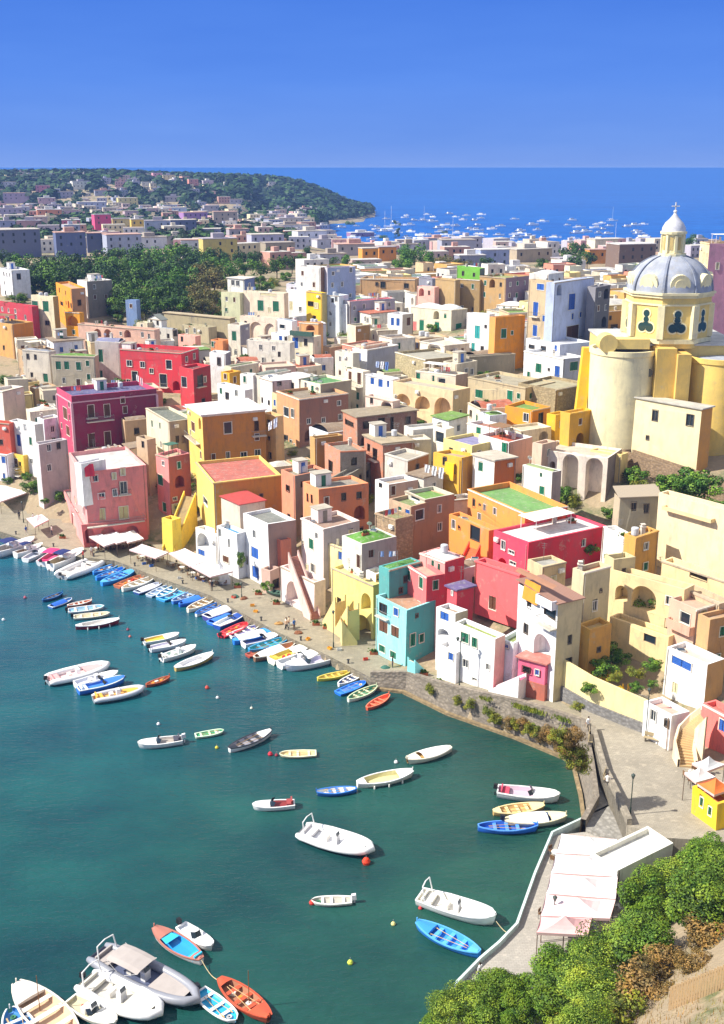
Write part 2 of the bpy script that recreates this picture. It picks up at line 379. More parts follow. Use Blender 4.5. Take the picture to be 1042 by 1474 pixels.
def dish_me():
    if 'dish' not in CACHE:
        m=MB(); m.lathe((0,0,0),[(0,.12),(.2,.09),(.36,0),(.38,.02),(.2,.12),(0,.15)],12)
        m2=MB(); R=Matrix.Rotation(-1.1,3,'X'); m2.v=[tuple(R@Vector(p)+Vector((0,-.1,.9))) for p in m.v]; m2.f=m.f; m2.m=m.m; m2.tube((0,0,0),(0,0,.9),.03)
        me=bpy.data.meshes.new('satellite_dish'); me.from_pydata(m2.v,[],m2.f); me.materials.append(mat('paint','e9e6de')); CACHE['dish']=me
        m=MB(); m.tube((0,0,0),(0,0,2.6),.03)
        for i,z in enumerate((2.5,2.2,1.9)): m.tube((-.45+.08*i,0,z),(.45-.08*i,0,z),.018)
        m.tube((0,-.4,2.3),(0,.5,2.3),.018)
        me=bpy.data.meshes.new('antenna'); me.from_pydata(m.v,[],m.f); me.materials.append(mat('paint','7d7b78')); CACHE['ant']=me
        m=MB(); m.box((0,0,.5),(.55,.55,1.)); m.box((0,0,1.05),(.72,.72,.1)); m.box((0,0,1.25),(.4,.4,.22)); m.box((0,0,1.4),(.6,.6,.06))
        me=bpy.data.meshes.new('chimney'); me.from_pydata(m.v,[],m.f); me.materials.append(mat('plaster','d9d2c4')); CACHE['chim']=me
        m=MB(); m.lathe((0,0,.25),[(0,0),(.5,0),(.52,.1),(.52,.9),(.48,1.),(.2,1.08),(0,1.1)],14)
        for a in range(4): m.tube((cos(a*1.57)*.4,sin(a*1.57)*.4,0),(cos(a*1.57)*.4,sin(a*1.57)*.4,.3),.04)
        me=bpy.data.meshes.new('water_tank'); me.from_pydata(m.v,[],m.f); me.materials.append(mat('paint','c9ccd0')); CACHE['tank']=me
        m=MB(); m.box((0,0,.3),(.85,.35,.6)); m.lathe((0.1,-.18,.3),[(.22,0),(.22,.02),(0,.03)],10)
        me=bpy.data.meshes.new('air_conditioner'); me.from_pydata(m.v,[],m.f); me.materials.append(mat('paint','e6e4dd')); CACHE['ac']=me
        def mk(nm,parts):
            m=MB()
            for i,(f_,_) in enumerate(parts): f_(m,i)
            me=bpy.data.meshes.new(nm); me.from_pydata([tuple(q) for q in m.v],[],m.f)
            for _,q in parts: me.materials.append(q)
            me.polygons.foreach_set('material_index',m.m); return me
        rq=random.Random(2)
        def lv(m,i):
            for _ in range(70):
                p=Vector((rq.gauss(0,.25),rq.gauss(0,.1),.42+abs(rq.gauss(0,.16)))); t=Vector((rq.uniform(-1,1),rq.uniform(-1,1),rq.uniform(-.3,1))).normalized()*.16; b=t.orthogonal().normalized()*.09; m.poly([p-t,p-b,p+t,p+b],i)
        CACHE['pot']=mk('planter',[(lambda m,i:m.box((0,0,.2),(1.1,.35,.4),0,i),mat('paint','b0603c'))]); CACHE['plant']=mk('foliage',[(lv,mat('leaf','3c5c20'))])
        CACHE['skl']=mk('skylight',[(lambda m,i:m.box((0,0,.15),(1.,.8,.3),0,i),mat('paint','c8c8c4')),(lambda m,i:m.box((0,0,.32),(.85,.65,.05),0,i),mat('glass','3c5060'))])
        def ln(m,i):
            for x in(-1.3,1.3): m.tube((x,0,0),(x,0,1.75),.03,None,5,i)
            m.tube((-1.3,0,1.7),(1.3,0,1.7),.012,None,4,i)
        CACHE['line']=mk('clothes_line',[(ln,mat('paint','8a8a88'))])
        for q,hx in enumerate(('f0f0f2','8ca8d8','d85c5c','ece4c8')):
            def cl(m,i): m.grid([[(-.22+.11*j,.05*sin(j*2.+kk),1.68-kk*(.35+.05*q)) for j in range(5)] for kk in range(3)],False,i)
            CACHE['cl%d'%q]=mk('cloth',[(cl,mat('cloth',hx))])
    return CACHE
def wob(me,O):
    for v in me.vertices:
        q=mnoise.noise_vector((v.co+O)*.16); v.co+=Vector((q.x*.2,q.y*.2,q.z*.34))
HOUSES={}
def H(lab,A,B,C,col,roof='flat',rc='b7ac98',w='',by=None,gz=1.3,D=None,z=None,dz=0,cat='house',kind='plaster',c2=None,name='house',par=.55,dp=8.,of=None,dirt=.5,trim=None,bot=None,rise=None,clut=None,ov=.0,group=None,pn=None):
    global rnd
    rr=random.Random(lab+str(B))
    if by is not None:
        b0=W(B[0],by,gz); top=WY(B[0],B[1],b0.y)
    elif D is not None: top=WY(B[0],B[1],D)
    elif z is not None: top=W(B[0],B[1],z)
    else: top=hit(B[0],B[1],ZR,60,900,dz)
    if top is None: top=WY(B[0],B[1],330)
    zt=top.z; Bp=Vector((top.x,top.y))
    def wz(p): q=W(p[0],p[1],zt); return Vector((q.x,q.y))
    vec=Vector((0,0))
    if C[1] is not None and C[0]-B[0]>2: vec+= (wz(C)-Bp).normalized()*(C[0]-B[0])
    if A[1] is not None and B[0]-A[0]>2:
        v=(wz(A)-Bp).normalized(); vec+=Vector((v.y,-v.x))*(B[0]-A[0])
    a=math.atan2(vec.y,vec.x); a=max(math.radians(3),min(math.radians(80),a))
    e1=Vector((cos(a),sin(a))); e2=Vector((-sin(a),cos(a)))
    def solve(e,px):
        k=(px-521)/F; den=e.x-k*e.y*CP
        if abs(den)<.02: return dp
        L=(k*(Bp.y*CP+(CH-zt)*SP)-Bp.x)/den
        return L
    L1=solve(e1,C[0]) if C[0]>B[0]+1 else dp
    L2=solve(e2,A[0]) if A[0]<B[0]-1 else dp
    if not(1<L1<45): L1=max(1.,min(45,abs(L1))) if L1>0 else dp
    if not(1<L2<45): L2=max(1.,min(45,abs(L2))) if L2>0 else dp
    L1=max(L1,2.); L2=max(L2,2.)
    cor=[Bp,Bp+e1*L1,Bp+e1*L1+e2*L2,Bp+e2*L2]
    if D is None or of is None: FOOT.append((cor,lab if (of is None and cat=='house') else None))
    if bot is not None: zb=WY(B[0],bot,Bp.y).z if bot>60 else bot
    elif by is not None: zb=gz-.4
    else: zb=min(HT(c.x,c.y) for c in cor[:2]+cor[3:])-1.
    if of is None:
        root=thing(name,lab,cat,(Bp.x,Bp.y,zb),0,group); HOUSES[lab]=root
    else: root=of
    O=Vector(root.location)
    P=lambda q,zz:(q[0]-O.x,q[1]-O.y,zz-O.z)
    hgt=zt-zb
    mb=MB()
    # facades with openings; facade f: origin, dir, length
    fac=[(cor[3],-e2,L2,-e1),(cor[0],e1,L1,-e2)]
    outl=[]; wins=[]
    for tok in w.split():
        k=tok[0]; q=[float(t) for t in tok[1:].split(',')]
        px,py=q[0],q[1]; fi=0 if px<B[0] else 1
        o,e,L,nn=fac[fi]
        # intersect ray with plane
        d=ray(px,py); den=d[0]*nn.x+d[1]*nn.y
        if abs(den)<1e-4: continue
        t=(o.x*nn.x+o.y*nn.y)/den; x,y,zz=d[0]*t,d[1]*t,CH+d[2]*t
        s=(x-o.x)*e.x+(y-o.y)*e.y
        if k in 'aA':
            ww=3.; hh=3.
            mpp=t/F
            cs=abs(e.x-(px-521)/F*e.y)+.02
            if len(q)>2: ww=q[2]*mpp/cs
            if len(q)>3: hh=q[3]*mpp/CP
        else:
            ww,hh=WK[k][2],WK[k][3]; mpp=t/F; cs=abs(e.x-(px-521)/F*e.y)+.02
            if len(q)>2: ww=q[2]*mpp/cs
            if len(q)>3: hh=q[3]*mpp/CP
        ww=min(ww,L-.5); hh=min(hh,hgt-.7)
        if ww<.4: continue
        s=min(max(s,ww/2+.2),L-ww/2-.2); v=zz-zb
        v=min(v,hgt-hh/2-.25); v=max(v,hh/2+.05)
        if any(f2==fi and abs(s-s2)<(ww+w2)/2+.1 and abs(v-v2)<(hh+h2)/2+.1 for f2,s2,v2,w2,h2,_ in wins): continue
        wins.append((fi,s,v,ww,hh,k)); WPX.append((px,py,Bp.y))
    if of is None and cat=='house' and kind!='stone' and not lab.startswith(('plain','broad','lower sun')) and not any(q in lab for q in ('blank','windowless','no windows','retaining')):
        ks=[x[5] for x in wins if x[5] not in 'aA'] or ['n','g','d','w']
        for fi in (0,1):
            L_=fac[fi][2]; n_=int((L_-.6)/2.7)
            if hgt<3.4: continue
            for r0 in range(3):
                v=hgt-1.75-r0*3.
                if v<1.1: break
                for c0 in range(n_):
                    if rr.random()<(.55 if w else .35): continue
                    k=rr.choice(ks); s=.3+(L_-.6)*(c0+.5)/n_+rr.uniform(-.2,.2); ww,hh=WK[k][2]*rr.uniform(.8,1),min(WK[k][3],1.5)*rr.uniform(.75,1)
                    if any(f2==fi and abs(s-s2)<(ww+w2)/2+.35 and abs(v-v2)<(hh+h2)/2+.35 for f2,s2,v2,w2,h2,_ in wins): continue
                    if s-ww/2<.25 or s+ww/2>L_-.25: continue
                    if rr.random()<.1 and v>1.6: k='a'; ww,hh=min(1.9,L_-1),2.3
                    if k=='a' and (s-ww/2<.3 or s+ww/2>L_-.3 or any(f2==fi and abs(s-s2)<(ww+w2)/2+.2 and abs(v-v2)<(hh+h2)/2+.2 for f2,s2,v2,w2,h2,_ in wins)): continue
                    wins.append((fi,s,v+rr.uniform(-.15,.1),ww,hh,k))
    for fi in (0,1):
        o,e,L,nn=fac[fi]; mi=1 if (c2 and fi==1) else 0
        polys=[[Vector((0,0,0)),Vector((L,0,0)),Vector((L,hgt,0)),Vector((0,hgt,0))]]
        for f2,s,v,ww,hh,k in wins:
            if f2!=fi: continue
            if k in 'aA':
                r_=ww/2; rh=min(r_,hh*.6); n=10
                hole=[Vector((s-r_,v-hh/2,0))]+[Vector((s-cos(PI*i/n)*r_,v+hh/2-rh+sin(PI*i/n)*rh,0)) for i in range(n+1)]+[Vector((s+r_,v-hh/2,0))]
                dpt=1.8 if k=='a' else .6
            else:
                hole=[Vector((s-ww/2,v-hh/2,0)),Vector((s-ww/2,v+hh/2,0)),Vector((s+ww/2,v+hh/2,0)),Vector((s+ww/2,v-hh/2,0))]; dpt=.24
            polys.append(hole)
            X=lambda h,dd:(o.x+e.x*h.x-nn.x*dd-O.x,o.y+e.y*h.x-nn.y*dd-O.y,zb+h.y-O.z)
            for i in range(len(hole)):
                p,q=hole[i],hole[(i+1)%len(hole)]; mb.poly([X(p,0),X(q,0),X(q,dpt),X(p,dpt)],mi)
            mb.poly([X(p,dpt) for p in hole],mi)
        flat=[v for p in polys for v in p]
        base=len(mb.v); mb.v+=[(o.x+e.x*h.x-O.x,o.y+e.y*h.x-O.y,zb+h.y-O.z) for h in flat]
        if len(polys)==1: mb.f.append(tuple(base+i for i in range(4))); mb.m.append(mi)
        else:
            for tri in tessellate_polygon(polys):
                p=[flat[i] for i in tri]
                if (p[1]-p[0]).cross(p[2]-p[0]).z<0: tri=tri[::-1]
                mb.f.append(tuple(base+i for i in tri)); mb.m.append(mi)
    for i,j in ((1,2),(2,3)): mb.poly([P(cor[i],zb),P(cor[j],zb),P(cor[j],zt),P(cor[i],zt)])
    # parapet
    th=.28
    def inset(t): return [cor[0]+(e1+e2)*t,cor[1]+(e2-e1)*t,cor[2]-(e1+e2)*t,cor[3]+(e1-e2)*t]
    if roof in ('flat','slab','dome','vault','domes'):
        pz=par if roof=='flat' else .18
        inn_=inset(th)
        for i in range(4):
            j=(i+1)%4
            mb.poly([P(cor[i],zt),P(cor[j],zt),P(inn_[j],zt),P(inn_[i],zt)])
            mb.poly([P(inn_[i],zt),P(inn_[j],zt),P(inn_[j],zt-pz-.1),P(inn_[i],zt-pz-.1)])
    ml=[mat(kind,col,dirt)]+([mat(kind,c2,dirt)] if c2 else [])  # right facade's second colour: on many houses its shade is painted in
    wl=mb.build(pn or 'wall',ml,root,(0,0,0))
    # roof
    rb=MB(); kd='roof'
    if roof=='flat':
        q=inset(th+.01); rb.poly([P(c,zt-par) for c in q]); rb.poly([P(c,zt-par-.08) for c in reversed(q)])
    elif roof=='slab':
        q=inset(-.3-ov); zz=[P(c,zt+.02) for c in q]; z2=[P(c,zt+.22) for c in q]
        rb.grid([zz,z2],True,0,True,True)
    elif roof in('dome','domes','vault'):
        q=inset(th+.02); rs=rise or min(L1,L2)*.16; nx=9; ny=9 if roof!='domes' else 9
        k=2 if roof=='domes' else 1
        rows=[]
        for i in range(nx+8*(k-1)):
            u=i/(nx+8*(k-1)-1); row=[]
            for j in range(9):
                v=j/8; uu=(u*k)%1 if u<1 else 1
                hh=(math.sin(PI*v)**.6)*((math.sin(PI*uu)**.6) if roof!='vault' else 1)
                c=q[0].lerp(q[1],u).lerp(q[3].lerp(q[2],u),v) if L1>=L2 else q[0].lerp(q[3],u).lerp(q[1].lerp(q[2],u),v)
                row.append(P(c,zt-.12+rs*max(0,hh)))
            rows.append(row)
        rb.grid(rows)
    elif roof=='tile':
        q=inset(-.3); kd='tile'; rs=rise or 1.2
        m1=q[0].lerp(q[3],.5); m2=q[1].lerp(q[2],.5)
        for zz,fl in ((0,0),(-.12,1)):
            rb.poly([P(q[0],zt+zz),P(q[1],zt+zz),P(m2,zt+rs+zz),P(m1,zt+rs+zz)]); rb.poly([P(m1,zt+rs+zz),P(m2,zt+rs+zz),P(q[2],zt+zz),P(q[3],zt+zz)])
        mb2=MB(); 
        for a_,b_,c_ in ((cor[0],cor[3],cor[0].lerp(cor[3],.5)),(cor[1],cor[2],cor[1].lerp(cor[2],.5))): mb2.poly([P(a_,zt),P(b_,zt),P(c_,zt+rs*.9)])
        mb2.build('gable',ml[0],root)
    elif roof=='shed':
        kd='tile'; q=inset(-.25); rs=rise or .8
        T=[P(q[0],zt+.05),P(q[1],zt+.05),P(q[2],zt+rs),P(q[3],zt+rs)]
        rb.grid([T,[(x,y,z_+.12) for x,y,z_ in T]],True,0,True,True)
    if rb.f: rb.build('roof',mat(kd,rc),root,smooth=roof in('dome','domes','vault'))
    if trim:
        tb=MB(); 
        q=inset(-.07)
        for i in (0,1,3):
            pass
        for a_,b_ in ((q[3],q[0]),(q[0],q[1])):
            m_=(a_+b_)/2; d_=b_-a_; tb.box(P(m_,zt-par-.35),(d_.length,.1,.25),math.atan2(d_.y,d_.x))
        for c_ in (cor[0],cor[1],cor[3]): tb.box(P(c_,(zb+zt-par-.5)/2),(.45,.45,zt-zb-par-.5),a)
        tb.build('trim',mat('plaster',trim,.2),root)
    # window parts
    for fi,s,v,ww,hh,k in wins:
        if k in 'aA': continue
        o,e,L,nn=fac[fi]; ma,mp,nm=win_mesh(k,ww,hh)
        door=k in 'GBDWNOptC' and (v-hh/2<1.2)
        rot=math.atan2(e.y,e.x)
        wo=link('door' if door else 'window',ma,root,(o.x+e.x*s-O.x,o.y+e.y*s-O.y,zb+v-O.z),rot)
        link(nm,mp,wo)
    # roof clutter
    if of is None and cat=='house':
        for fi,s,v,ww,hh,k in wins:      # small balconies under french windows
            if k in 'GBNWOD' and hh>1.7 and v-hh/2>2.3 and rr.random()<.5:
                o,e,L,nn=fac[fi]; rt=math.atan2(e.y,e.x); bw=ww+.9
                def X(s_,dd,z_): return (o.x+e.x*s_+nn.x*dd-O.x,o.y+e.y*s_+nn.y*dd-O.y,zb+z_-O.z)
                m_=MB(); m_.box(X(s,.4,v-hh/2-.08),(bw,.8,.14),rt); bo=m_.build('balcony',mat('plaster','d8d0c0',.3),root)
                m_=MB(); zz=v-hh/2
                for i in range(int(bw/.25)+1): q_=X(s-bw/2+bw*i/int(bw/.25),.76,zz); m_.tube(q_,(q_[0],q_[1],q_[2]+.9),.016,None,4)
                m_.tube(X(s-bw/2,.76,zz+.9),X(s+bw/2,.76,zz+.9),.03)
                for sg in(-1,1): m_.tube(X(s+sg*bw/2,0,zz+.9),X(s+sg*bw/2,.76,zz+.9),.025)
                m_.build('railing',mat('paint','55584f'),bo)
        for fi in (0,1):
            o,e,L,nn=fac[fi]; rt=math.atan2(e.y,e.x)
            def X(s_,dd,z_): return (o.x+e.x*s_+nn.x*dd-O.x,o.y+e.y*s_+nn.y*dd-O.y,zb+z_-O.z)
            if L>4 and rr.random()<.5:
                m_=MB(); s_=rr.choice((.25,L-.25)); m_.tube(X(s_,.07,0),X(s_,.07,hgt-.2),.05,None,6); m_.build('downpipe',mat('paint',rr.choice(('8a6a50','9a9a94','c8c0b0'))),root)
            if L>4 and hgt>5 and rr.random()<.45 and not trim:
                m_=MB(); m_.box(X(L/2,.04,hgt-.12),(L+.12,.14,.2),rt); m_.build('cornice',mat('plaster',rr.choice((col,'e8e0d0','b8a890')),.6),root)
            if L>3.5 and rr.random()<.3:
                s_=rr.uniform(.8,L-.8); v_=hgt-rr.uniform(.9,1.4)
                if not any(f2==fi and abs(s_-s2)<(w2+1)/2+.1 and abs(v_-v2)<(h2+.8)/2 for f2,s2,v2,w2,h2,_ in wins): link('air_conditioner',dish_me()['ac'],root,X(s_,.18,v_-.3),rt)
        if roof in('flat','slab') and L1>5 and L2>3.6 and rr.random()<.5 and clut!=0:
            m_=MB(); a_,b_=rr.uniform(1.8,min(3.2,L1*.4)),rr.uniform(1.6,min(2.6,L2*.45)); c_=cor[0]+e1*rr.uniform(a_/2+.4,L1-a_/2-.4)+e2*(L2-b_/2-.35); z0_=zt-(par if roof=='flat' else -.2)
            q_=P(c_,z0_+1.05); m_.box(q_,(a_,b_,2.1),a); rm=m_.build('rooftop_room',mat('plaster',rr.choice((col,'ece8e0','d8c8b0'))),root)
            m_=MB(); q_=P(c_,z0_+2.16); m_.box(q_,(a_+.3,b_+.3,.12),a); m_.build('roof',mat('roof','b8b0a0'),rm)
            m_=MB(); q_=P(c_-e2*(b_/2+.02),z0_+.95); m_.box(q_,(.75,.06,1.8),a); m_.build('door',mat('paint',rr.choice(('1d6b4f','6b4630','2f62b4','8a8478'))),rm)
        elif roof=='flat' and L1>4 and L2>3.6 and rr.random()<.25 and clut!=0:
            c_=cor[0]+e1*L1*.5+e2*L2*.65; z0_=zt-par; m_=MB()
            for u_,v_ in ((-1,-1),(1,-1),(1,1),(-1,1)): q_=c_+e1*u_*L1*.22+e2*v_*L2*.22; m_.tube(P(q_,z0_),P(q_,z0_+2.1),.05)
            q_=P(c_,z0_+2.15); m_.box(q_,(L1*.5,L2*.5,.06),a); m_.build('pergola',mat('cloth',rr.choice(('d8d0bc','e8e6e0','8a6a4c','3f6a58'))),root)
    for ob in list(root.children):
        if ob.type=='MESH' and ob.data.users==1 and ob.name.split('.')[0] in('wall','roof','arcade','cornice','terrace_wall','base_wall'):
            wob(ob.data,O)
    n=clut if clut is not None else (rr.choice([0,0,1,1,2]) if L1*L2>25 and cat=='house' and of is None else 0)
    dish_me()
    if of is None and cat=='house' and L1*L2>22 and clut!=0: n+=rr.choice((0,1,2,3))
    for _ in range(n):
        k=rr.choice(['dish','ant','chim','dish','tank','ant','pot','line','skl']); nm={'dish':'satellite_dish','ant':'antenna','chim':'chimney','tank':'water_tank','pot':'planter','skl':'skylight','line':'clothes_line'}[k]
        u,v=rr.uniform(.12,.88),rr.uniform(.35,.85)
        c=cor[0]+e1*L1*u+e2*L2*v
        zz=zt-par if roof=='flat' else zt+.1+(.35 if roof in('dome','domes','vault','tile') else 0)
        q_=link(nm,CACHE[k],root,P(c,zz-.05),rr.uniform(-.6,.6))
        if k=='pot': link('foliage',CACHE['plant'],q_)
        if k=='line':
            for cx in (-.8,-.25,.35,.85):
                if rr.random()<.85: link('cloth',CACHE['cl'+str(rr.randrange(4))],q_,(cx,0,0))
    return dict(root=root,cor=cor,e1=e1,e2=e2,L1=L1,L2=L2,zt=zt,zb=zb,a=a,O=O,fac=fac)
def rail(h,fi,x0,x1,zpix,depth=.9,name='balcony',colr='8f8f8a',solid=None,hgt=.95):
    """balcony on facade fi between photo columns x0,x1, floor at photo row zpix"""
    o,e,L,nn=h['fac'][fi]; O=h['O']
    def hitp(px,py):
        d=ray(px,py); t=(o.x*nn.x+o.y*nn.y)/(d[0]*nn.x+d[1]*nn.y); x,y,zz=d[0]*t,d[1]*t,CH+d[2]*t
        return (x-o.x)*e.x+(y-o.y)*e.y,zz
    xm=(x0+x1)/2
    s0,_=hitp(x0,zpix); s1,_=hitp(x1,zpix); _,z0=hitp(xm,zpix)
    s0,s1=sorted((s0,s1)); s0=max(s0,0); s1=min(s1,L); rt=math.atan2(e.y,e.x)
    def X(s,dd,z): return (o.x+e.x*s+nn.x*dd-O.x,o.y+e.y*s+nn.y*dd-O.y,z-O.z)
    mb=MB(); mb.box(X((s0+s1)/2,depth/2,z0-.08),(s1-s0,depth,.16),rt); bo=mb.build(name,mat('plaster',solid or 'd8d0c0',.3),h['root'])
    mb=MB()
    if solid:
        mb.box(X((s0+s1)/2,depth-.06,z0+hgt/2),(s1-s0,.12,hgt),rt)
        for s in (s0+.06,s1-.06): mb.box(X(s,depth/2,z0+hgt/2),(.12,depth-.13,hgt-.01),rt)
        mb.build('parapet',mat('plaster',solid),bo)
    else:
        n=max(2,int((s1-s0)/.22))
        for i in range(n+1): p=X(s0+(s1-s0)*i/n,depth-.05,z0); mb.tube(p,(p[0],p[1],p[2]+hgt),.018,None,4)
        mb.tube(X(s0,depth-.05,z0+hgt),X(s1,depth-.05,z0+hgt),.03); 
        for s in (s0,s1): mb.tube(X(s,0,z0+hgt),X(s,depth,z0+hgt),.03)
        mb.build('railing',mat('paint',colr),bo)
def stair(lab,p0,p1,z0,z1,wd,col,group=None,side=.9,steps='b5a48c',base=None,of=None,zb=None,under=None):
    """solid masonry flight from ground point p0 (x,y) to p1, heights z0..z1"""
    p0=Vector(p0[:2]);p1=Vector(p1[:2]); d=(p1-p0); L=d.length; e=d/L; n=Vector((-e.y,e.x)); ang=math.atan2(e.y,e.x)
    zb=min(z0,z1)-.5 if zb is None else zb
    root=thing('outdoor_stair',lab,'stairs',(p0.x,p0.y,zb),0,group)
    P=lambda s,t,z:(e.x*s+n.x*t,e.y*s+n.y*t,z-zb)
    mb=MB(); k=max(4,int(abs(z1-z0)/.19))
    for i in range(k):
        s0,s1=L*i/k,L*(i+1)/k; zz=z0+(z1-z0)*(i+1)/k
        mb.poly([P(s0,0,zz),P(s1,0,zz),P(s1,wd,zz),P(s0,wd,zz)]); mb.poly([P(s0,0,zz-(z1-z0)/k),P(s0,0,zz),P(s0,wd,zz),P(s0,wd,zz-(z1-z0)/k)])
    mb.build('steps',mat('plaster',steps),root)
    for t in (-.22,wd):
        mb=MB(); pts=[(0,zb),(L,zb),(L,z1+side),(0,z0+side)]
        if under is not None: pts=[(0,zb),(L*.25,zb),(L,z1-under),(L,z1+side),(0,z0+side)]
        a=[P(s,t,z) for s,z in pts]; b=[P(s,t+.22,z) for s,z in pts]
        mb.poly(a); mb.poly(b[::-1])
        for i in range(len(a)): j=(i+1)%len(a); mb.poly([a[i],b[i],b[j],a[j]])
        mb.build('side_wall',mat('plaster',col),root)
    lo_=zb if under is None else z1-under
    mb=MB(); mb.poly([P(L,0,lo_),P(L,wd,lo_),P(L,wd,z1),P(L,0,z1)]); mb.build('landing_wall',mat('plaster',base or col),root)
    return root
def panel(h,fi,x0,x1,y0,y1,out,col,name,drop=.0):
    o,e,L,nn=h['fac'][fi]; O=h['O']
    def hp(px,py):
        d=ray(px,py); t=(o.x*nn.x+o.y*nn.y)/(d[0]*nn.x+d[1]*nn.y); return (d[0]*t-o.x)*e.x+(d[1]*t-o.y)*e.y,CH+d[2]*t
    xm=(x0+x1)/2; s0=hp(x0,y0)[0]; s1=hp(x1,y0)[0]; za=hp(xm,y0)[1]; zb_=hp(xm,y1)[1]
    m=MB(); rows=[]
    for k,(q,zz) in enumerate(((.04,za),(out*.6,za*.6+zb_*.4),(out,zb_))): rows.append([(o.x+e.x*(s0+(s1-s0)*j/6)+nn.x*(q+.05*sin(j*1.7))-O.x,o.y+e.y*(s0+(s1-s0)*j/6)+nn.y*(q+.05*sin(j*1.7))-O.y,zz-O.z) for j in range(7)])
    m.grid(rows); m.build(name,mat('cloth',col),h['root'])
# ======== the left of the village, above the square ========
H('white box house with one small window standing over the red terrace house',(-2,387),(16,389),(42,388),'e9e9ec','flat','d8d4cc','d27,398,6,8',clut=1)
H('long red house with white framed windows below the white box house',(-30,430),(46,441),(52,437),'c23848','flat','8a3040','w23,457 w37,457 w9,456',clut=2)
H('tall ochre house with peeling orange wall and no windows facing the camera',(-22,462),(17,467),(47,463),'d8a45c','flat','a08c6c','d6,500 d10,530 d3,560',c2='cf7f1e')
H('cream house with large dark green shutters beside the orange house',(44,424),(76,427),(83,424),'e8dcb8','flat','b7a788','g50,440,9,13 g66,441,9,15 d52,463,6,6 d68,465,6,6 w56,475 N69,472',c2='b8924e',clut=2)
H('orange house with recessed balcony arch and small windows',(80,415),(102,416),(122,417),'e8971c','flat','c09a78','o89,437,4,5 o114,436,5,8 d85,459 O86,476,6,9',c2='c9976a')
H('low orange annex with a round arch under the orange house',(94,449),(114,450),(119,449),'eda41c','flat','b7904c','a104,462,16,14 g106,478,4,6')
H('tall grey block with white rooftop rooms beside the trees',(111,403),(125,405),(161,402),'eeeae4','flat','e6e2da','',c2='8d8679',clut=2)
H('long low pinkish house with small dark arches on its terrace wall',(112,465),(222,474),(230,470),'dbb29c','flat','b79c82','a140,479,11,12 a155,480,11,12 D127,484,6,9 a183,481,10,11 w205,482',clut=3)
H('old greyish house with domed grey roofs and a terrace balcony',(32,502),(70,506),(80,500),'cfc6b6','domes','8b8f9a','d40,513 d51,514 D50,520,10,8 g66,544,7,12 d46,540')
H('grey stone house with green domed roof and three green shutters',(73,511),(136,513),(142,508),'b8ad95','dome','5f8a2e','g84,526,8,12 g96,526,8,12 g113,527,8,12 w92,548 N113,552',kind='plaster',dirt=1.)
H('peeling white and grey house with two tall green windows',(136,491),(171,492),(180,487),'cfcac0','vault','8486a8','g145,512,7,18 g145,541,7,16',dirt=1.,c2='a8a090')
r=H('big bright red house with white cornice line and crowded roof terrace',(172,502),(261,508),(286,500),'d83642','flat','9a5048','w186,523,8,9 w205,525,7,9 w243,525,9,13 W194,543,9,17 W235,548,11,19 D237,571,8,15',par=.9,clut=4,trim=None)
rail(r,0,230,243,557)
r=H('lower red wing with an arched window next to the bright red house',(258,528),(278,531),(303,526),'dc3c44','flat','7a4440','w265,550,8,15 D288,548,8,16 w295,546',c2='9a2e38')
r=H('deep maroon house with white corner bands and tall shuttered windows',(81,566),(102,571),(225,560),'c24468','flat','5c5a86','n94,595,6,17 n98,620,5,14 N131,592,10,18 N154,591,9,18 n180,590,7,11 N132,634,10,20 N155,631,10,20',c2='8a2448',trim='d8a8b4',par=.9,clut=1,z=21)
rail(r,1,124,163,605); rail(r,1,124,163,648)
r=H('pink harbour house with white terrace and cafe umbrellas before it',(96,662),(118,677),(208,668),'f4a8a2','flat','cfc8c4','W178,702,11,18 w146,714,10,9 C147,741,9,18 C178,738,14,19 c176,668 w104,735,4,8 w110,738,4,8',by=787,c2='de8480',par=.7,clut=0)
pink=r
H('arcade',(91,737),(117,757),(211,748),'f09a98','flat','b9a6a0','a97,762,7,24 a107,768,8,26 a129,772,13,20 a155,768,20,16 a189,764,20,16',by=789,c2='e0706c',of=pink['root'],cat=None,pn='arcade',par=.2)
rail(pink,1,119,206,752,1.4)
# white inset terrace on the pink house
H('white',(108,662),(116,668),(152,660),'f2eef0','flat','e8e2e0','d131,690,4,5',D=pink['cor'][0].y-.6,of=pink['root'],cat=None,pn='terrace_wall',bot=730,par=.3)
H('white house with a blue door and peeling side above the small square',(13,600),(50,612),(60,603),'e9e6e4','flat','8a9078','B27,634,6,17 g44,635,4,12 w36,604',c2='c8c4bc')
H('grey terrace house with violet awning below the maroon house',(48,612),(55,640),(97,632),'d9cfd0','flat','9c948a','w70,640 d84,640',c2='b9a9a6')
H('tall white house with red trimmed arched window by the small square',(36,652),(66,672),(94,668),'f0eeea','flat','cfc8ba','d46,674,4,6 w52,675,6,10 w43,701,9,12 d62,681,4,9 d84,684,4,5',by=724,c2='bdb8bc',clut=2)
H('white rooftop room with a small window on the tall white house row',(55,648),(66,650),(90,647),'ece6dc','flat','c9beae','w82,660',c2='c2b8a8',by=None,D=208)
r=H('narrow yellow house with curved balconies beside the square',(10,650),(33,656),(38,653),'eec24c','flat','c9b896','N22,666,8,13 o29,668,3,6 O27,690,9,9',by=715)
rail(r,0,10,32,682,1.); 
H('lilac white house with violet shutters at the edge of the frame',(-20,650),(10,655),(14,652),'ece4ee','flat','d2cac4','b5,662,6,10 b6,685,4,8',by=715)
H('small brick red house at the edge above the yellow house',(-15,606),(13,609),(17,606),'cf5a44','flat','a56a54','d2,637,5,8')
H('pale cream house with a blank pink gable under the ochre house',(-15,562),(3,563),(34,559),'efe6da','flat','c7b9a4','',c2='d9c0ac')
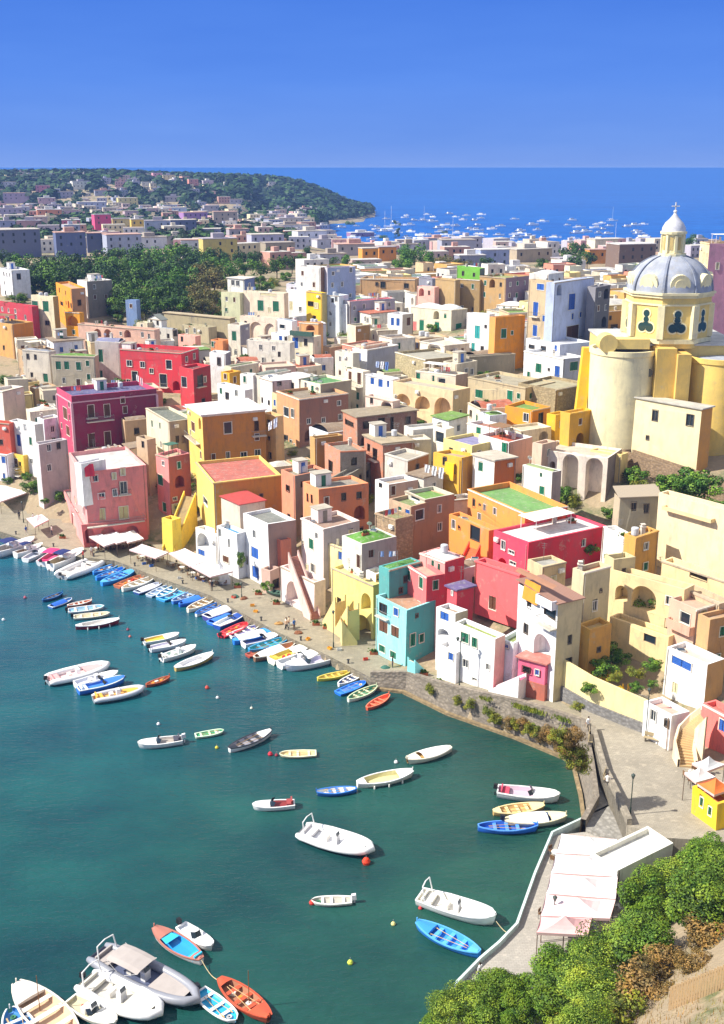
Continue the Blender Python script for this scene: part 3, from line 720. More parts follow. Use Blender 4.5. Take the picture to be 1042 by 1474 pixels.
r=H('salmon house with green doors standing behind the yellow stairs',(224,650),(242,658),(273,651),'e8908c','flat','cdbb98','w235,667,4,8 G229,690,8,16 G237,730,6,14 c252,732,9,14 w252,718,6,5',c2='b65f4c')
H('cream and grey house with dark twin windows behind the salmon house',(209,588),(243,607),(279,603),'ddd0b4','flat','6f7468','g219,610 w232,640 D255,633,5,11 D264,633,5,11 b228,628,8,12',c2='a89a86')  # grey front: a cream house's shaded facade, shade put into the colour
H('brown flat roofed house with tiny roof terrace between maroon and grey houses',(196,625),(212,633),(222,628),'c8b090','flat','9c8468','d206,640')
panel(pink,1,120,134,668,684,.9,'d8384c','red_awning')
H('long tan garden wall with a stone coping in front of the tree belt',(236,449),(331,459),(337,457),'a89c7c','slab','b8a888','',dz=-4,cat='wall',name='garden_wall',clut=0)
H('blue grey cube room at the edge of the tree belt',(180,431),(196,432),(201,430),'7f9ac8','flat','a8c0d8','',dz=-4,clut=0)
H('low white house with a grey tent roof before the long tan garden wall',(212,458),(232,461),(240,458),'e8e6e0','tile','8a9088','d218,464 d227,465',dz=-4,clut=1)
H('small house with grassy terrace beside the grey tent roof house',(196,462),(212,466),(222,463),'d8ccb0','flat','6c9440','w204,468',dz=-4,clut=1)
H('low house under a round grey vault before the garden wall',(222,470),(248,474),(256,470),'c8c4bc','vault','8c929c','o252,480,6,8',dz=-4,clut=0)
H('salmon pink box house between grey vault and orange shed',(256,480),(281,484),(288,480),'eeb0a0','flat','d8a08c','d262,488',dz=-4,clut=1)
H('small orange shed house beside the salmon pink box',(303,487),(320,491),(330,486),'dc8c54','flat','9a8468','g296,494',dz=-4,clut=1)
H('mossy terrace house with three white dishes by the garden wall',(262,466),(300,471),(312,468),'b8ac8c','flat','8c9468','w280,476',dz=-4,clut=3)
# tall yellow house
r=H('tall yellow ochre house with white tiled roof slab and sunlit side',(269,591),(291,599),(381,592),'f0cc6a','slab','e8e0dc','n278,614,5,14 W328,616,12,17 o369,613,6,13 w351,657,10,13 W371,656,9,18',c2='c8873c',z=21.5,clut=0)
yel=r; rail(r,0,268,288,631); rail(r,1,362,388,626,1.)
H('narrow sunlit ochre house corner with a striped awning over its balcony',(378,594),(396,600),(403,598),'e0b47c','flat','cfc2ac','o387,631,3,5')
H('broad yellow terrace house with red awning under the tall yellow house',(281,686),(307,694),(405,688),'f0d070','flat','b9685a','w296,722,7,11 d376,713,5,5',c2='cf9440',clut=0)
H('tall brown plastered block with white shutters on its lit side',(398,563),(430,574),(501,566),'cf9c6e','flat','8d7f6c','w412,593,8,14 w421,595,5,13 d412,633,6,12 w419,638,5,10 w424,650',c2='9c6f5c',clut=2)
H('ochre lean-to room in front of the brown plastered block',(447,626),(453,630),(494,625),'c9a060','flat','a8875c','',c2='b08446')
# unfinished brick buildings
H('unfinished brick and concrete building with long open loggia at the top',(494,593),(515,600),(600,592),'d9855c','slab','9a8c74','o504,609,15,8 o505,639,6,14 O549,612,9,20 O564,612,4,22',kind='brick',c2='8c5a48',clut=0)
H('small unfinished brick storey with flat concrete slab and antenna',(524,627),(551,640),(595,635),'e07f52','slab','b0a184','O540,654,7,16',kind='brick',c2='b0603c',clut=2)
H('short brick room with grey parapet below the brown block',(467,642),(489,651),(527,648),'e08a60','flat','8c8576','O476,672,6,17',kind='brick',c2='8a8273')
H('salmon room with one small black window beside the terrace of the yellow house',(405,675),(424,684),(470,676),'e29472','flat','8d8470','o414,703,5,9',c2='8c8578')
H('orange brick house with grey band parapet and twin narrow windows',(436,690),(459,706),(531,695),'ee9a68','flat','8f897c','o443,716,3,12 o449,718,3,12 n470,722',c2='c4734a')
H('grey concrete stair block above the orange brick house',(482,652),(490,690),(534,650),'8f8a7c','flat','a09a8a','D498,690,9,14',dz=-2,c2='7d7869')
# whites in the middle
H('tiny white house with one dark window near the lower red wing',(301,506),(324,508),(332,503),'f2f0ee','flat','c9c4b6','d315,520,5,11',c2='8a8690',clut=1)
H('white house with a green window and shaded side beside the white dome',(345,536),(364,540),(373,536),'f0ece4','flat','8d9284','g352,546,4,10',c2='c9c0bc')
H('long white low house with two arched windows and roof terrace',(313,549),(352,561),(362,556),'f4f2f0','flat','c8c0ba','g318,563,4,9 d327,570,5,10 w340,566')
H('white tower house with rounded white roof and little red awning',(371,543),(392,549),(420,546),'f6f4f2','dome','f0eef0','d402,552,6,6',c2='c2b2b4')
H('cream house with wide green painted roof and tan side wall',(425,546),(461,553),(506,547),'e9e0c4','flat','4f8a4c','w440,552 g450,560',c2='a49680',clut=1)
H('low house under a smooth white vaulted roof behind the red awning',(400,540),(430,545),(458,540),'e6e2da','dome','eceff0','',clut=0)
H('low house with grey green barrel roof behind the white houses',(362,538),(374,541),(419,532),'d9d0c0','vault','8d9488','',clut=0)
H('little mustard yellow house squeezed between white roofs',(318,530),(330,537),(346,526),'edb52c','flat','c79c4c','n324,538,4,8',c2='d29820')
H('low cream wall house with bright green roof near the orange planters',(322,524),(332,528),(372,520),'d9cfb4','flat','5f9a3a','',clut=0)
# upper middle
H('long cream palazzo with two blue green shuttered windows and garlands',(350,418),(409,422),(415,419),'ead9be','flat','8fa090','g375,440,9,15 g397,441,9,15 c386,424,24,4',clut=1)
H('plain white house wall joined to the cream palazzo',(411,416),(441,419),(448,415),'eeeff4','flat','7d7aa0','c419,440,5,12 w432,445',clut=1)
H('bright yellow house front with black awning on its balcony',(440,419),(463,422),(470,419),'efc41e','flat','c8b06c','o447,437,8,6 c455,440,6,8 o452,458',c2='c9b878')
H('pale blue white house with small windows behind the red roof',(463,424),(488,426),(502,423),'dfe8f4','flat','cfd2d8','d464,431,5,7 d479,432,4,6 w484,430',clut=2)
r=H('tall white corner house with green door window and planted terrace',(463,434),(499,438),(536,432),'f6f4f0','flat','cfc9c0','w466,452,6,11 G485,476,6,15 d476,470',c2='a7a3a4',clut=1)
H('tan walled terrace with plants attached to the tall white corner house',(500,466),(512,469),(533,466),'e8d8bc','flat','7a8a50','',c2='b08c54',clut=0)
H('long low house with a glowing red roof deck',(494,430),(503,434),(568,428),'d8d0cc','flat','c23040','',c2='a8a6b4',clut=1,par=.1)
H('white shed house with streaked wall and brown side below the trees',(425,382),(461,385),(476,381),'e8e4dc','flat','9a9488','',dirt=1.,c2='8a6a54',D=305)
H('bluish house with a pink coping beside the streaked white shed',(463,384),(471,385),(512,383),'c9c6d0','flat','b87a6c','w505,388',c2='a0b0cc',D=305)  # bluish front is shade painted into the wall colour
H('small white veranda house with glazed front among the trees',(327,400),(351,402),(367,399),'f0ece0','slab','e6dfd0','w335,407,5,8 w342,408,5,8',c2='6c7fa8',D=318,clut=0)
H('low pinkish roofed outbuilding in the trees beneath the veranda house',(318,420),(345,422),(352,419),'cfd0a8','flat','a04a48','',D=305,clut=0)
H('low house with dark violet roof covers beside the palazzo',(412,408),(458,410),(466,406),'e6e6ee','flat','3c3466','',clut=1)
H('long arcaded terrace house with balustrade and two tan arches',(345,454),(398,459),(405,455),'ead6c0','flat','c9b09c','A368,476,18,24 A388,478,16,22 d352,486',clut=1)
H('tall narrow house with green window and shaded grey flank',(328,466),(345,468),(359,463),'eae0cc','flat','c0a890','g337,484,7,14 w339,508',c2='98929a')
H('old weather stained white house with a drainpipe on its broad wall',(355,488),(417,493),(424,489),'dcd6c8','flat','bab0a0','d402,510,4,7 w375,500',dirt=1.,clut=1)
H('small white cube house topped by a grey cistern',(398,459),(420,462),(428,459),'f0eeee','dome','8f98a4','w406,470,8,6',clut=0)
H('little white house with grey roof and blue door beside the stained wall',(390,478),(414,482),(420,480),'ecebe8','flat','c2c6ca','B404,487,5,9 d413,488,4,7')
r=H('cream house with a deep blue door and dark green awning balcony',(418,482),(452,485),(462,481),'e6dcc0','flat','9c9c80','B425,494,9,16 d440,493,5,10 c433,496')
rail(r,0,420,452,482,1.,solid='35584c')
H('small orange house with a dark arch under the yellow house',(431,463),(458,466),(463,463),'dba266','flat','c0a078','a447,472,12,8')
H('tan stone house with two square windows and rusty wall',(519,400),(597,402),(604,399),'c9a070','flat','a59680','d551,410,7,8 d585,412,7,7',dirt=1.,kind='plaster',clut=2)
H('dark walled yard house at the foot of the big trees',(603,398),(622,401),(628,393),'8a8a98','flat','6c6c70','',D=325,clut=0)
H('low pink house with white roof strips beside the tan stone house',(600,411),(626,414),(632,410),'e8b0a0','flat','e6ddd8','',D=305,clut=0)
r=H('white house with two pairs of blue windows and small roof terrace',(558,450),(579,453),(595,449),'f2f2f6','flat','b9a8a0','b565,463,5,11 b573,464,5,11 n588,463,6,12',c2='cfc4b4')
H('wide cream house with pink door and green doors opening on a terrace',(592,441),(650,447),(673,444),'e6dcc0','domes','e6ebf2','p597,471,6,16 G607,469,7,16 G629,472,7,16 G660,476,9,20',c2='c9bfae',clut=0)
H('bright white house with turquoise door on the high terrace',(672,449),(705,453),(712,450),'f6f6f6','flat','dcdcd8','t687,478,8,18 d699,470,3,4 t681,500',D=250)
H('orange tower house with green shutters beside the white terrace house',(704,453),(713,457),(756,453),'e8a050','flat','a8a090','g725,480,8,13 g737,479,4,6',c2='e0901c',clut=0,D=241)
H('white domed house with one small green shutter behind the orange tower',(715,438),(745,441),(761,432),'f2f2f4','dome','f2f2f6','g726,436,3,6')
H('tan windowless block with a mossy flat roof',(627,400),(656,403),(661,400),'b89a68','flat','8a9a58','',clut=0,D=303)
H('brown plastered block under the bright green wall',(657,401),(691,403),(699,399),'a88a58','flat','98905c','',D=303,clut=0)
H('block topped by a bright green painted wall',(657,383),(691,386),(698,382),'6cae34','flat','c8ccc0','',c2='6a7468',clut=2,D=305)
H('ochre and violet grey block with yellow green roof and satellite dishes',(691,397),(728,400),(762,397),'b89460','flat','8f9a5c','',c2='8c7680',clut=3,D=298)
H('tall tan stone house with blue windows on three floors',(761,402),(794,406),(798,404),'c2ac88','flat','cfcfd4','b778,413,11,9 B771,445,8,20 B770,476,7,16 w787,475',dirt=1.,clut=0,D=238)
H('low vaulted roof room with pale dome above the tall tan stone house',(762,393),(790,395),(812,390),'d8d4cc','dome','e2e6f0','',clut=0,D=246)
r=H('tall pale blue palazzo with brown doors and domed roof',(794,402),(798,407),(856,398),'b8c4de','dome','c4cce2','B823,434,10,23 N824,480,18,22',c2='c6d0e8',clut=0,D=236)  # pale blue of the front: bluish shade put into the wall colour
rail(r,1,812,848,494,1.)
H('dark grey block beside the pale blue palazzo',(851,411),(857,413),(879,408),'8c8a90','flat','9c9a9c','',c2='66666c',clut=1,D=242)
H('tan house wall with one dark window next to the church dome',(850,447),(855,449),(903,446),'c9a264','flat','a49474','d884,471,10,8',c2='c79f5c',clut=1)
r=H('white low house with green windows and blue door near the yellow buttress',(754,505),(811,516),(842,512),'f6f4f2','flat','d8d8da','g775,530,9,13 B802,536,8,18 d790,532,3,4 g826,527,12,13',c2='b8bccc',clut=1,D=222)
H('white row house with dark garden wall above the white low house',(757,487),(806,496),(852,492),'e9ecf4','flat','c2c4cc','d765,499,8,5 d782,502,8,6 b800,500',c2='c4cadc',clut=0,D=229)
H('plain grey stone block with a blank wall',(670,511),(675,514),(742,507),'a79c88','flat','d8d2c4','',c2='978c78',clut=0)
H('weathered stone house with green arched window and air conditioner',(674,545),(756,558),(800,552),'bfae8a','flat','a59c84','g690,567,12,12 G734,570,9,16',dirt=1.,kind='plaster',clut=1)
H('long ruined stone house with grassy roof behind the orange cottage',(745,549),(800,560),(848,549),'b5a27c','flat','a8a080','',kind='stone',clut=0)
H('low curved stone terrace wall above the arcades',(569,508),(612,518),(674,513),'c4b48c','flat','a8a494','',c2='bfab82',kind='stone',clut=0)
H('cream house with green door and iron grille above the arcades',(598,534),(656,541),(673,535),'e4d6bc','flat','ece8e0','G584,541,6,16 g624,548,4,14 w636,550,11,11 G603,548',c2='b09888')
H('orange and white arcade house with four big round arches',(566,549),(652,563),(677,557),'e6c89c','flat','b9b09c','a580,577,21,18 a608,580,22,20 a637,586,24,26',c2='c9b48c',clut=0)
H('white house with three blue windows over a pink arch',(526,538),(566,546),(576,541),'f2f2f4','flat','c8bcc0','b536,549,6,11 b548,552,7,12 b559,553,4,10')
H('pale pink vaulted house with a round cellar arch under the blue windows',(526,567),(565,577),(576,572),'ecd2c2','flat','c9b8a8','a556,583,16,14 d535,572',clut=0)
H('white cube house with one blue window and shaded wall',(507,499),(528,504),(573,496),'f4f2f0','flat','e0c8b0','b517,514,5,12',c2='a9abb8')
r=H('cream house with narrow french windows and little balconies',(495,527),(522,535),(530,531),'e6dac4','flat','c4b8a4','n504,541,5,13 N517,545,6,17 g515,570,5,11 n502,566',clut=1)
rail(r,0,511,522,556)
H('low grey cream terraced house with pergola posts',(482,503),(508,509),(514,505),'d9d4c4','flat','b9b4a4','',clut=1)
H('low house with brick red roof terrace and potted plants',(512,494),(523,498),(560,491),'e0bca0','flat','b85a44','',c2='d8b49c',clut=0)
H('low cream villa with vaulted niche beside the stone stairs',(604,488),(640,497),(676,492),'e6dcca','flat','cfc6b4','a625,497,20,8',clut=0)
# centre
H('square cream rooftop tower with a big glazed window',(624,612),(642,617),(650,615),'f0e6d0','flat','b0a498','w633,629,13,16',clut=0)
H('pale yellow house with blue tinted roof terrace',(638,631),(679,641),(722,633),'f2dc8c','flat','8a86b0','',c2='d8c080',clut=0)
r=H('ochre yellow house with laundry lines in front of its wall',(623,652),(664,661),(687,655),'eab43c','flat','b8a084','d640,664',c2='c08a38',clut=0)
H('small bright yellow box room with green roof on the ochre house',(641,665),(653,669),(664,665),'f2c41c','flat','a8a850','d656,673',c2='d8a818',clut=0,dz=-1.,bot=692)
H('white house with green shutter and orange side wall',(681,656),(712,665),(743,658),'f0ece0','slab','c9bfae','g692,672,7,14',c2='c26a2c',clut=0)
H('low white house with green door and brown flat roof in the centre',(672,608),(714,618),(735,612),'f0f0ee','flat','a06450','G689,617,7,13',clut=1)
H('white house with red tiled terrace and tall green door',(689,625),(732,636),(766,628),'f2f0ec','flat','c05c40','G726,642,8,17',c2='d0a088',clut=1)
H('orange cottage with green roof and two dark windows',(727,584),(766,591),(793,585),'e8981e','flat','6f9440','w757,601,8,12 D778,602,7,15',c2='c07c18',clut=0)
H('small yellow walled garden room near the church ramp',(793,594),(800,598),(818,592),'e6b828','flat','b8a050','',clut=0)
r=H('white barrel vaulted house with small green shutters by the big arches',(752,668),(796,681),(806,678),'f2eee4','vault','8a9a64','g779,684,4,7 G780,706,8,12',c2='b8a89c',clut=1)
H('pink walled yard house with curved wall in the centre',(766,634),(780,640),(800,628),'dcc0a8','flat','b99c88','',c2='c8a890',clut=0)
H('tan and grey house with stained brown wall beside the laundry',(553,653),(587,661),(617,654),'cfc9bc','flat','a8a090','',c2='a87848',dirt=1.,clut=0)
H('tiny white house with a blue window between stone roofs',(540,690),(560,698),(602,690),'eceae8','flat','b4a290','d548,699,5,7 n566,702',c2='c8a48c',clut=0)
H('brown stone house upper floor with bright green roof',(583,706),(612,719),(654,711),'cfc8b4','flat','6c9440','w598,714,14,5',c2='a88468',clut=0)
H('brown stone house with arched window and green roof ledge',(560,716),(592,729),(651,713),'c8a888','flat','7f8c58','g576,732,5,6 b587,740,7,14 w604,741,13,16 w641,736,9,17',c2='a58064',dirt=1.,clut=0)
H('low broken stone house with mossy terrace walls',(540,733),(570,748),(595,738),'b89c7c','flat','8c8c5c','',kind='stone',clut=1)
H('grey lilac house with bright green dome roof inside white parapet',(492,769),(520,783),(571,772),'ddd8cc','dome','5c9430','N516,808,6,20',c2='a89c98',clut=1)
H('teal walled house with large green domed roof',(546,805),(560,821),(606,806),'5aa8a4','dome','4f8c38','d577,850,6,9',c2='4a9a9c',clut=1)
H('pale pink white house with green shutter above the pink stairs',(433,748),(465,761),(518,752),'f0dcd4','flat','9c8070','g448,783,7,16 w450,818,6,14 c436,780,2,4',c2='b8b0b4',clut=1,D=160)
r=H('white pink harbour house with a deep round arch',(403,810),(452,838),(459,832),'f0dcd4','flat','d0b0a4','a421,853,18,32 d421,812,6,12',by=889,clut=0)
H('salmon brick strip house behind the harbour arch house',(396,776),(404,779),(412,777),'d8785c','flat','b0a08c','',c2='c07058',clut=0,D=164)
H('white harbour house with an arched blue window and grey side',(350,737),(386,756),(426,747),'f2f4f8','flat','7f827c','w366,769,5,12 b367,796,11,16 B368,824,10,18 d355,806',by=849,c2='9c8078',clut=0)  # grey side is the white wall's shade, painted as a colour
H('low brown side room next to the white harbour house',(384,800),(388,822),(402,815),'c8a898','flat','a89888','o398,840,10,14',by=856,clut=0)
r=H('small white harbour house with blue roof terrace and creeper',(313,752),(341,768),(352,760),'f4f4f6','flat','4a90c8','w330,782,4,14 w317,765,5,12 n325,805,9,10 c346,810',by=834,c2='c8ccd4',clut=1)
H('white stair house with big open arch behind the cafe awning',(281,757),(312,771),(317,768),'f4f0ec','flat','d8d0c8','a292,778,18,22 b290,795,10,10',by=812,clut=0)
# yellow, turquoise row
H('tall cream yellow house with small windows and blue gate',(463,776),(503,793),(522,786),'f0dfa4','flat','c4bca4','d470,792,4,8 d484,836,6,9 b490,800',clut=1,D=157,c2='c8b890')
r=H('yellow harbour house with pointed niche and round cellar arch',(477,812),(537,842),(560,832),'f4dc84','flat','c8b880','a527,866,14,26 a523,904,22,34 o501,893,3,5',by=921,c2='d8b860',clut=1)
H('small white and yellow balcony room between yellow and teal houses',(530,818),(540,826),(555,818),'f4f0e4','flat','e0d0a0','d541,832,6,8',c2='e0c070',clut=0,D=147)
r=H('turquoise harbour house with recessed balcony and green shutters',(541,863),(585,877),(628,868),'9ce6e6','flat','b08c70','D551,876,10,14 b570,881,7,12 n552,903,13,18 n569,910,12,18 g550,934,9,11 g566,943,9,11 d600,886,4,6 G594,921,8,20',by=958,gz=1.8,c2='4fb0b0',clut=0)
rail(r,0,543,560,888,.5)
H('red pink house upper floor with white domed roof and green shutters',(604,798),(641,810),(668,802),'f0a49c','dome','eceae6','g623,812,5,15 g632,817,4,12',c2='c8404c',clut=2)
r=H('red pink house with green shutters above the turquoise house',(581,813),(614,831),(641,827),'ee7474','flat','d8a894','g588,828,6,15 g606,839,6,18 g627,842,9,14',c2='d2424e',clut=1)
H('small crimson outhouse with two white windows',(648,843),(657,850),(681,843),'e0545c','slab','6c5c88','w651,848,3,8 w655,850,3,8',c2='d03c4c',clut=1)
H('upper orange house with green roof and a red orange flank',(674,710),(756,739),(818,731),'f29a48','flat','6fa058','d691,728,4,4 w690,745',c2='f0502c',clut=0,par=.8,rise=None)
H('lower orange house with striped dark window under a green ledge',(647,738),(704,764),(713,761),'f29444','flat','9aa070','w653,755,6,14 o661,760,3,5 D684,765,14,20',clut=1,dz=-1)
H('crimson house with long white roof and twin white windows',(711,767),(760,783),(874,760),'ee4460','flat','efe8e4','w736,795,9,6 w738,811,10,6',c2='cc2a40',clut=2,par=.4)
H('tall rounded pink red house with one dark green window',(683,806),(747,828),(753,823),'f26a6c','flat','e05858','n709,868,11,20',bot=906,clut=0,dz=-1)
tw=H('tall white house with orange awning and round archway at its foot',(747,842),(803,870),(838,862),'f4f6fa','shed','a87c68','d762,871,6,10 D793,853,17,22 b783,880,7,7 b801,887,9,12 a780,930,26,34 d757,905',by=1009,gz=4.4,c2='c9bc98',clut=0,rise=.5)
r=tw; rail(r,0,778,802,870,.8,solid='e6e2ea'); rail(r,0,780,802,900,1.)
panel(tw,0,757,779,838,866,.5,'e89434','orange_curtain'); panel(tw,0,748,803,830,834,.7,'9a7058','loggia_roof')
H('tall cream wall house with patchy side beside the tall white house',(836,823),(840,825),(880,815),'cfc4a0','flat','c07c58','d865,851,4,5 D838,951,9,16 w846,930',c2='cbbf98',D=125,clut=1)
H('small ochre walled room above the garden',(844,905),(849,906),(881,898),'d9a850','flat','c9a868','d862,935,5,8',D=121,c2='cf9c4c',clut=0)
r=H('white harbour house with mossy roof and green windows',(655,897),(712,918),(722,912),'f4f6f8','flat','8c9a4c','g669,918,12,16 g683,925,8,16 w683,978,7,5 w702,960,6,10',by=994,gz=3.5,c2='d8b8a8',clut=0)
H('white house with triple arched loggia beside the mossy roof house',(628,872),(656,885),(674,878),'f2f2f4','flat','a08c78','b640,886,13,13 a638,912,17,12',D=129.5,c2='b8ac90',clut=0)
H('low white front room with a blue shutter on the raised quay',(629,927),(657,940),(668,934),'f6f6f8','flat','d8d4d0','b649,944,8,12',by=983,gz=3.,clut=0)
H('narrow bluish white house with one violet window by the pink kiosk',(718,916),(738,924),(764,910),'e4ecf8','flat','8c9c54','b729,930,6,7',by=988,gz=3.7,clut=0)
r=H('pink kiosk house with open loggia on a brick coloured base',(745,943),(784,955),(792,949),'f06c8c','slab','c87c70','O757,964,12,9 b773,968,7,9',by=1008,gz=4.2,c2='e05878',clut=0,cat='kiosk')
H('base',(744,976),(784,988),(791,984),'b46450','flat','d87c84','',by=1009,gz=4.2,of=r['root'],cat=None,pn='base_wall',par=.05,D=None)
# ======== right edge, terraces under the church ========
H('ochre house wall with rubble roof terrace below the church',(912,771),(916,772),(949,764),'d8a450','flat','b0a080','',D=139,c2='d09c48',clut=2)
H('long white flat roof house with air units beside the crimson house',(868,752),(908,778),(917,774),'eceae6','flat','f0f0ee','',clut=2,D=140)
H('grey green hut with slanted roof on the terrace under the church',(884,712),(892,716),(951,720),'b8a88c','shed','b8a890','d912,728,8,12 d930,732,8,14',D=147,c2='a09880',clut=0)
r=H('broad sunlit cream retaining house wall with a sloping shadow band',(949,708),(1054,737),(1060,733),'ecd8b0','flat','d8c090','',D=136,clut=0)
rail(r,0,958,1030,740,.9,'ledge',solid='ecd29c',hgt=.35)
H('small cream house stepping down between the white roof house and the arch house',(876,800),(884,806),(915,800),'d8c898','flat','b8a888','d898,822,5,8',D=131,clut=1)
H('lower sunlit cream house with small triangular wall',(953,806),(1046,838),(1052,835),'eed4a0','flat','dcc898','o1006,826,26,7',D=126,clut=0)
r=H('cream balcony house with yellow balustrade over a dark planted arch',(880,822),(985,850),(1000,846),'e8d09c','flat','c8b08c','a926,862,34,36 a895,855,18,22',D=124,clut=0)
H('cream garden wall house in the half shade above the garden',(878,887),(962,917),(968,913),'ead09a','flat','d8bc7c','d935,920,18,12',D=122,clut=0)
H('grey terrace house with long railing near the edge of the frame',(978,842),(1035,870),(1042,866),'c8b090','flat','b8a488','',D=121,clut=0)
r=H('pink beige house with glazed door over the blue windows',(963,864),(1002,878),(1038,871),'dcb49c','flat','cfa890','W986,890,15,18 C1012,885,10,20',D=120,c2='d0a080',clut=0)
rail(r,0,964,1002,906,.8,solid='d8a890')
H('white house with wide blue windows and peeling corner',(960,931),(1018,958),(1044,950),'f2f4f6','flat','d8c0b0','b981,955,30,13 c972,990,9,18',D=114,c2='c89c68',clut=1)
H('tan house with green window at the frame edge beside the blue windows',(1018,890),(1022,893),(1060,884),'c8a070','flat','b89878','g1031,985,10,24 g1033,948,8,14',D=118,c2='b88c5c',clut=0)
r=H('low white house with pink terrace roof on the grey square',(927,1010),(966,1032),(992,1024),'f4f4f4','flat','e0a898','d960,1042,7,12 w940,1030',by=1081,gz=4.9,clut=0)
H('salmon pink house with blue window beside the curved stairs',(1010,1010),(1060,1040),(1068,1035),'f07c74','flat','e06c60','b1040,1045,10,20',by=1100,gz=4.9,clut=0)
H('yellow green striped restaurant house at the corner of the square',(998,1133),(1034,1160),(1060,1150),'f0c820','flat','c8744c','g1010,1155,6,16 g1022,1168,6,14',by=1196,gz=4.9,clut=0,cat='restaurant')
# ================= church =================
def church():
    Y0=190.; ctr=WY(962,430,Y0); cx=ctr.x; mpp=(Y0*CP+(CH-ctr.z)*SP)/F
    zp=lambda py,Y: WY(962,py,Y).z
    R=60*mpp
    zb=15.; O=Vector((cx,Y0,zb))
    root=thing('domed_church','pale yellow church with a ribbed grey dome, lantern and cross above the harbour','church',O)
    YEL=mat('plaster','f0d07c',.3); CRM=mat('plaster','f6e3b4',.35); GREY=mat('roof','a5abb8'); 
    zd0=zp(494,Y0-R); zd1=zp(430,Y0-R)
    # drum, octagonal with corner piers
    mb=MB(); oc=[(cos(PI/8+i*PI/4)*R,sin(PI/8+i*PI/4)*R) for i in range(8)]
    mb.prism(oc,zd0-zb-1,zd1-zb); drum=mb.build('drum',YEL,root)
    mb=MB()
    for sx_,z0,z1 in ((1.05,zd1-zb-.02,zd1-zb+.45),(1.09,zd1-zb+.45,zd1-zb+.8),(1.06,zd0-zb-.2,zd0-zb+.5),(1.03,zd1-zb-1.3,zd1-zb-1.0)):
        mb.prism([(x*sx_,y*sx_) for x,y in oc],z0,z1)
    for x,y in oc: mb.box((x*1.0,y*1.0,(zd0+zd1)/2-zb-.3),(1.1,1.1,zd1-zd0-1.8),math.atan2(y,x))
    mb.build('cornice',CRM,drum)
    for i in range(8):
        a=-PI/2+(i)*PI/4; nx,ny=cos(a),sin(a); ap=R*cos(PI/8)
        if ny>.3: continue
        def disc(mb,cx_,cz,r,dep):
            mb.tube((nx*(ap-.3)-ny*cx_,ny*(ap-.3)+nx*cx_,cz),(nx*(ap+dep)-ny*cx_,ny*(ap+dep)+nx*cx_,cz),r,r,14)
        zc=(zd0+zd1)/2-zb-.2
        fr=MB(); 
        for x_,z_,r_ in ((-.7,-1.1,1.),(.7,-1.1,1.),(0,1.2,.82),(0,.1,.72)): disc(fr,x_,zc+z_,r_,.1)
        fw=fr.build('window',CRM,drum)
        gl=MB()
        for q,(x_,z_,r_) in enumerate(((-.7,-1.1,.74),(.7,-1.1,.74),(0,1.2,.58),(0,.2,.5),(0,-.7,.6))): disc(gl,x_,zc+z_,r_,.125+q*.004)
        gl.build('pane',mat('glass','2a4240'),fw)
    # dome
    zD=zd1+.8-zb; hD=zp(365,Y0)-zd1-.8
    prof=[(cos(t)*(R*.985),hD*sin(t)) for t in [i*PI/2/14 for i in range(15)] if cos(t)*R>1.9]
    prof.append((1.6,hD*.985)); mb=MB(); mb.lathe((0,0,zD),prof,48); dm=mb.build('dome',GREY,root,smooth=True)
    mb=MB()
    for i in range(8):
        a=PI/8+i*PI/4; pts=[(cos(a)*(r+.06),sin(a)*(r+.06),zD+z) for r,z in prof]
        rows=[]
        for (x,y,z) in pts:
            t=(-sin(a)*.18,cos(a)*.18); o=(cos(a)*.22,sin(a)*.22)
            rows.append([(x-t[0],y-t[1],z),(x-t[0]+o[0],y-t[1]+o[1],z+.06),(x+t[0]+o[0],y+t[1]+o[1],z+.06),(x+t[0],y+t[1],z)])
        mb.grid(rows)
    mb.build('ribs',mat('roof','8a92a4'),dm)
    for i in range(8):   # round dormers at the foot of the dome
        a=i*PI/4-PI/2
        if sin(a)>.3: continue
        mb=MB(); c=(cos(a)*R*.82,sin(a)*R*.82,zD+1.4)
        mb.tube(c,(c[0]+cos(a)*.95,c[1]+sin(a)*.95,c[2]-.1),1.65,1.65,20); mb.tube(c,(c[0]+cos(a)*1.08,c[1]+sin(a)*1.08,c[2]-.1),.9,.9,16)
        mb.build('dormer',CRM,root)
    # lantern
    zl=zD+hD*.97; zt=zp(333,Y0)-zb
    mb=MB(); mb.lathe((0,0,zl),[(2.3,-.4),(2.3,.25),(1.75,.3),(1.75,zt-zl-.5),(2.15,zt-zl-.4),(2.2,zt-zl),(1.9,zt-zl+.05)],16)
    for i in range(8): a=i*PI/4; mb.box((cos(a)*1.85,sin(a)*1.85,(zl+zt)/2-.1),(.35,.4,zt-zl-.9),a)
    ln=mb.build('lantern',CRM,root)
    for i in range(8):
        a=PI/8+i*PI/4; m2=MB(); m2.box((cos(a)*1.76,sin(a)*1.76,(zl+zt)/2),(.06,.5,(zt-zl)*.55),a); m2.build('opening',mat('plaster','c9b070'),ln)
    hb=zp(306,Y0)-zb-zt
    mb=MB(); mb.lathe((0,0,zt),[(1.95,0),(1.9,hb*.2),(1.5,hb*.45),(.9,hb*.65),(.4,hb*.85),(.16,hb),(0,hb*1.02)],16); mb.build('lantern_cap',mat('roof','dcdce2'),ln,smooth=True)
    zc=zt+hb; hc=zp(291,Y0)-zb-zc
    mb=MB(); mb.box((0,0,zc+hc/2),(.16,.16,hc)); mb.box((0,0,zc+hc*.62),(1.3,.16,.16)); mb.lathe((0,0,zc-.1),[(0,0),(.3,.15),(.3,.4),(0,.55)],8); mb.build('cross',mat('paint','e8e4dc'),ln)
    # apses and body
    Xp=lambda px,Y,z: (px-521)/F*(Y*CP+(CH-z)*SP)
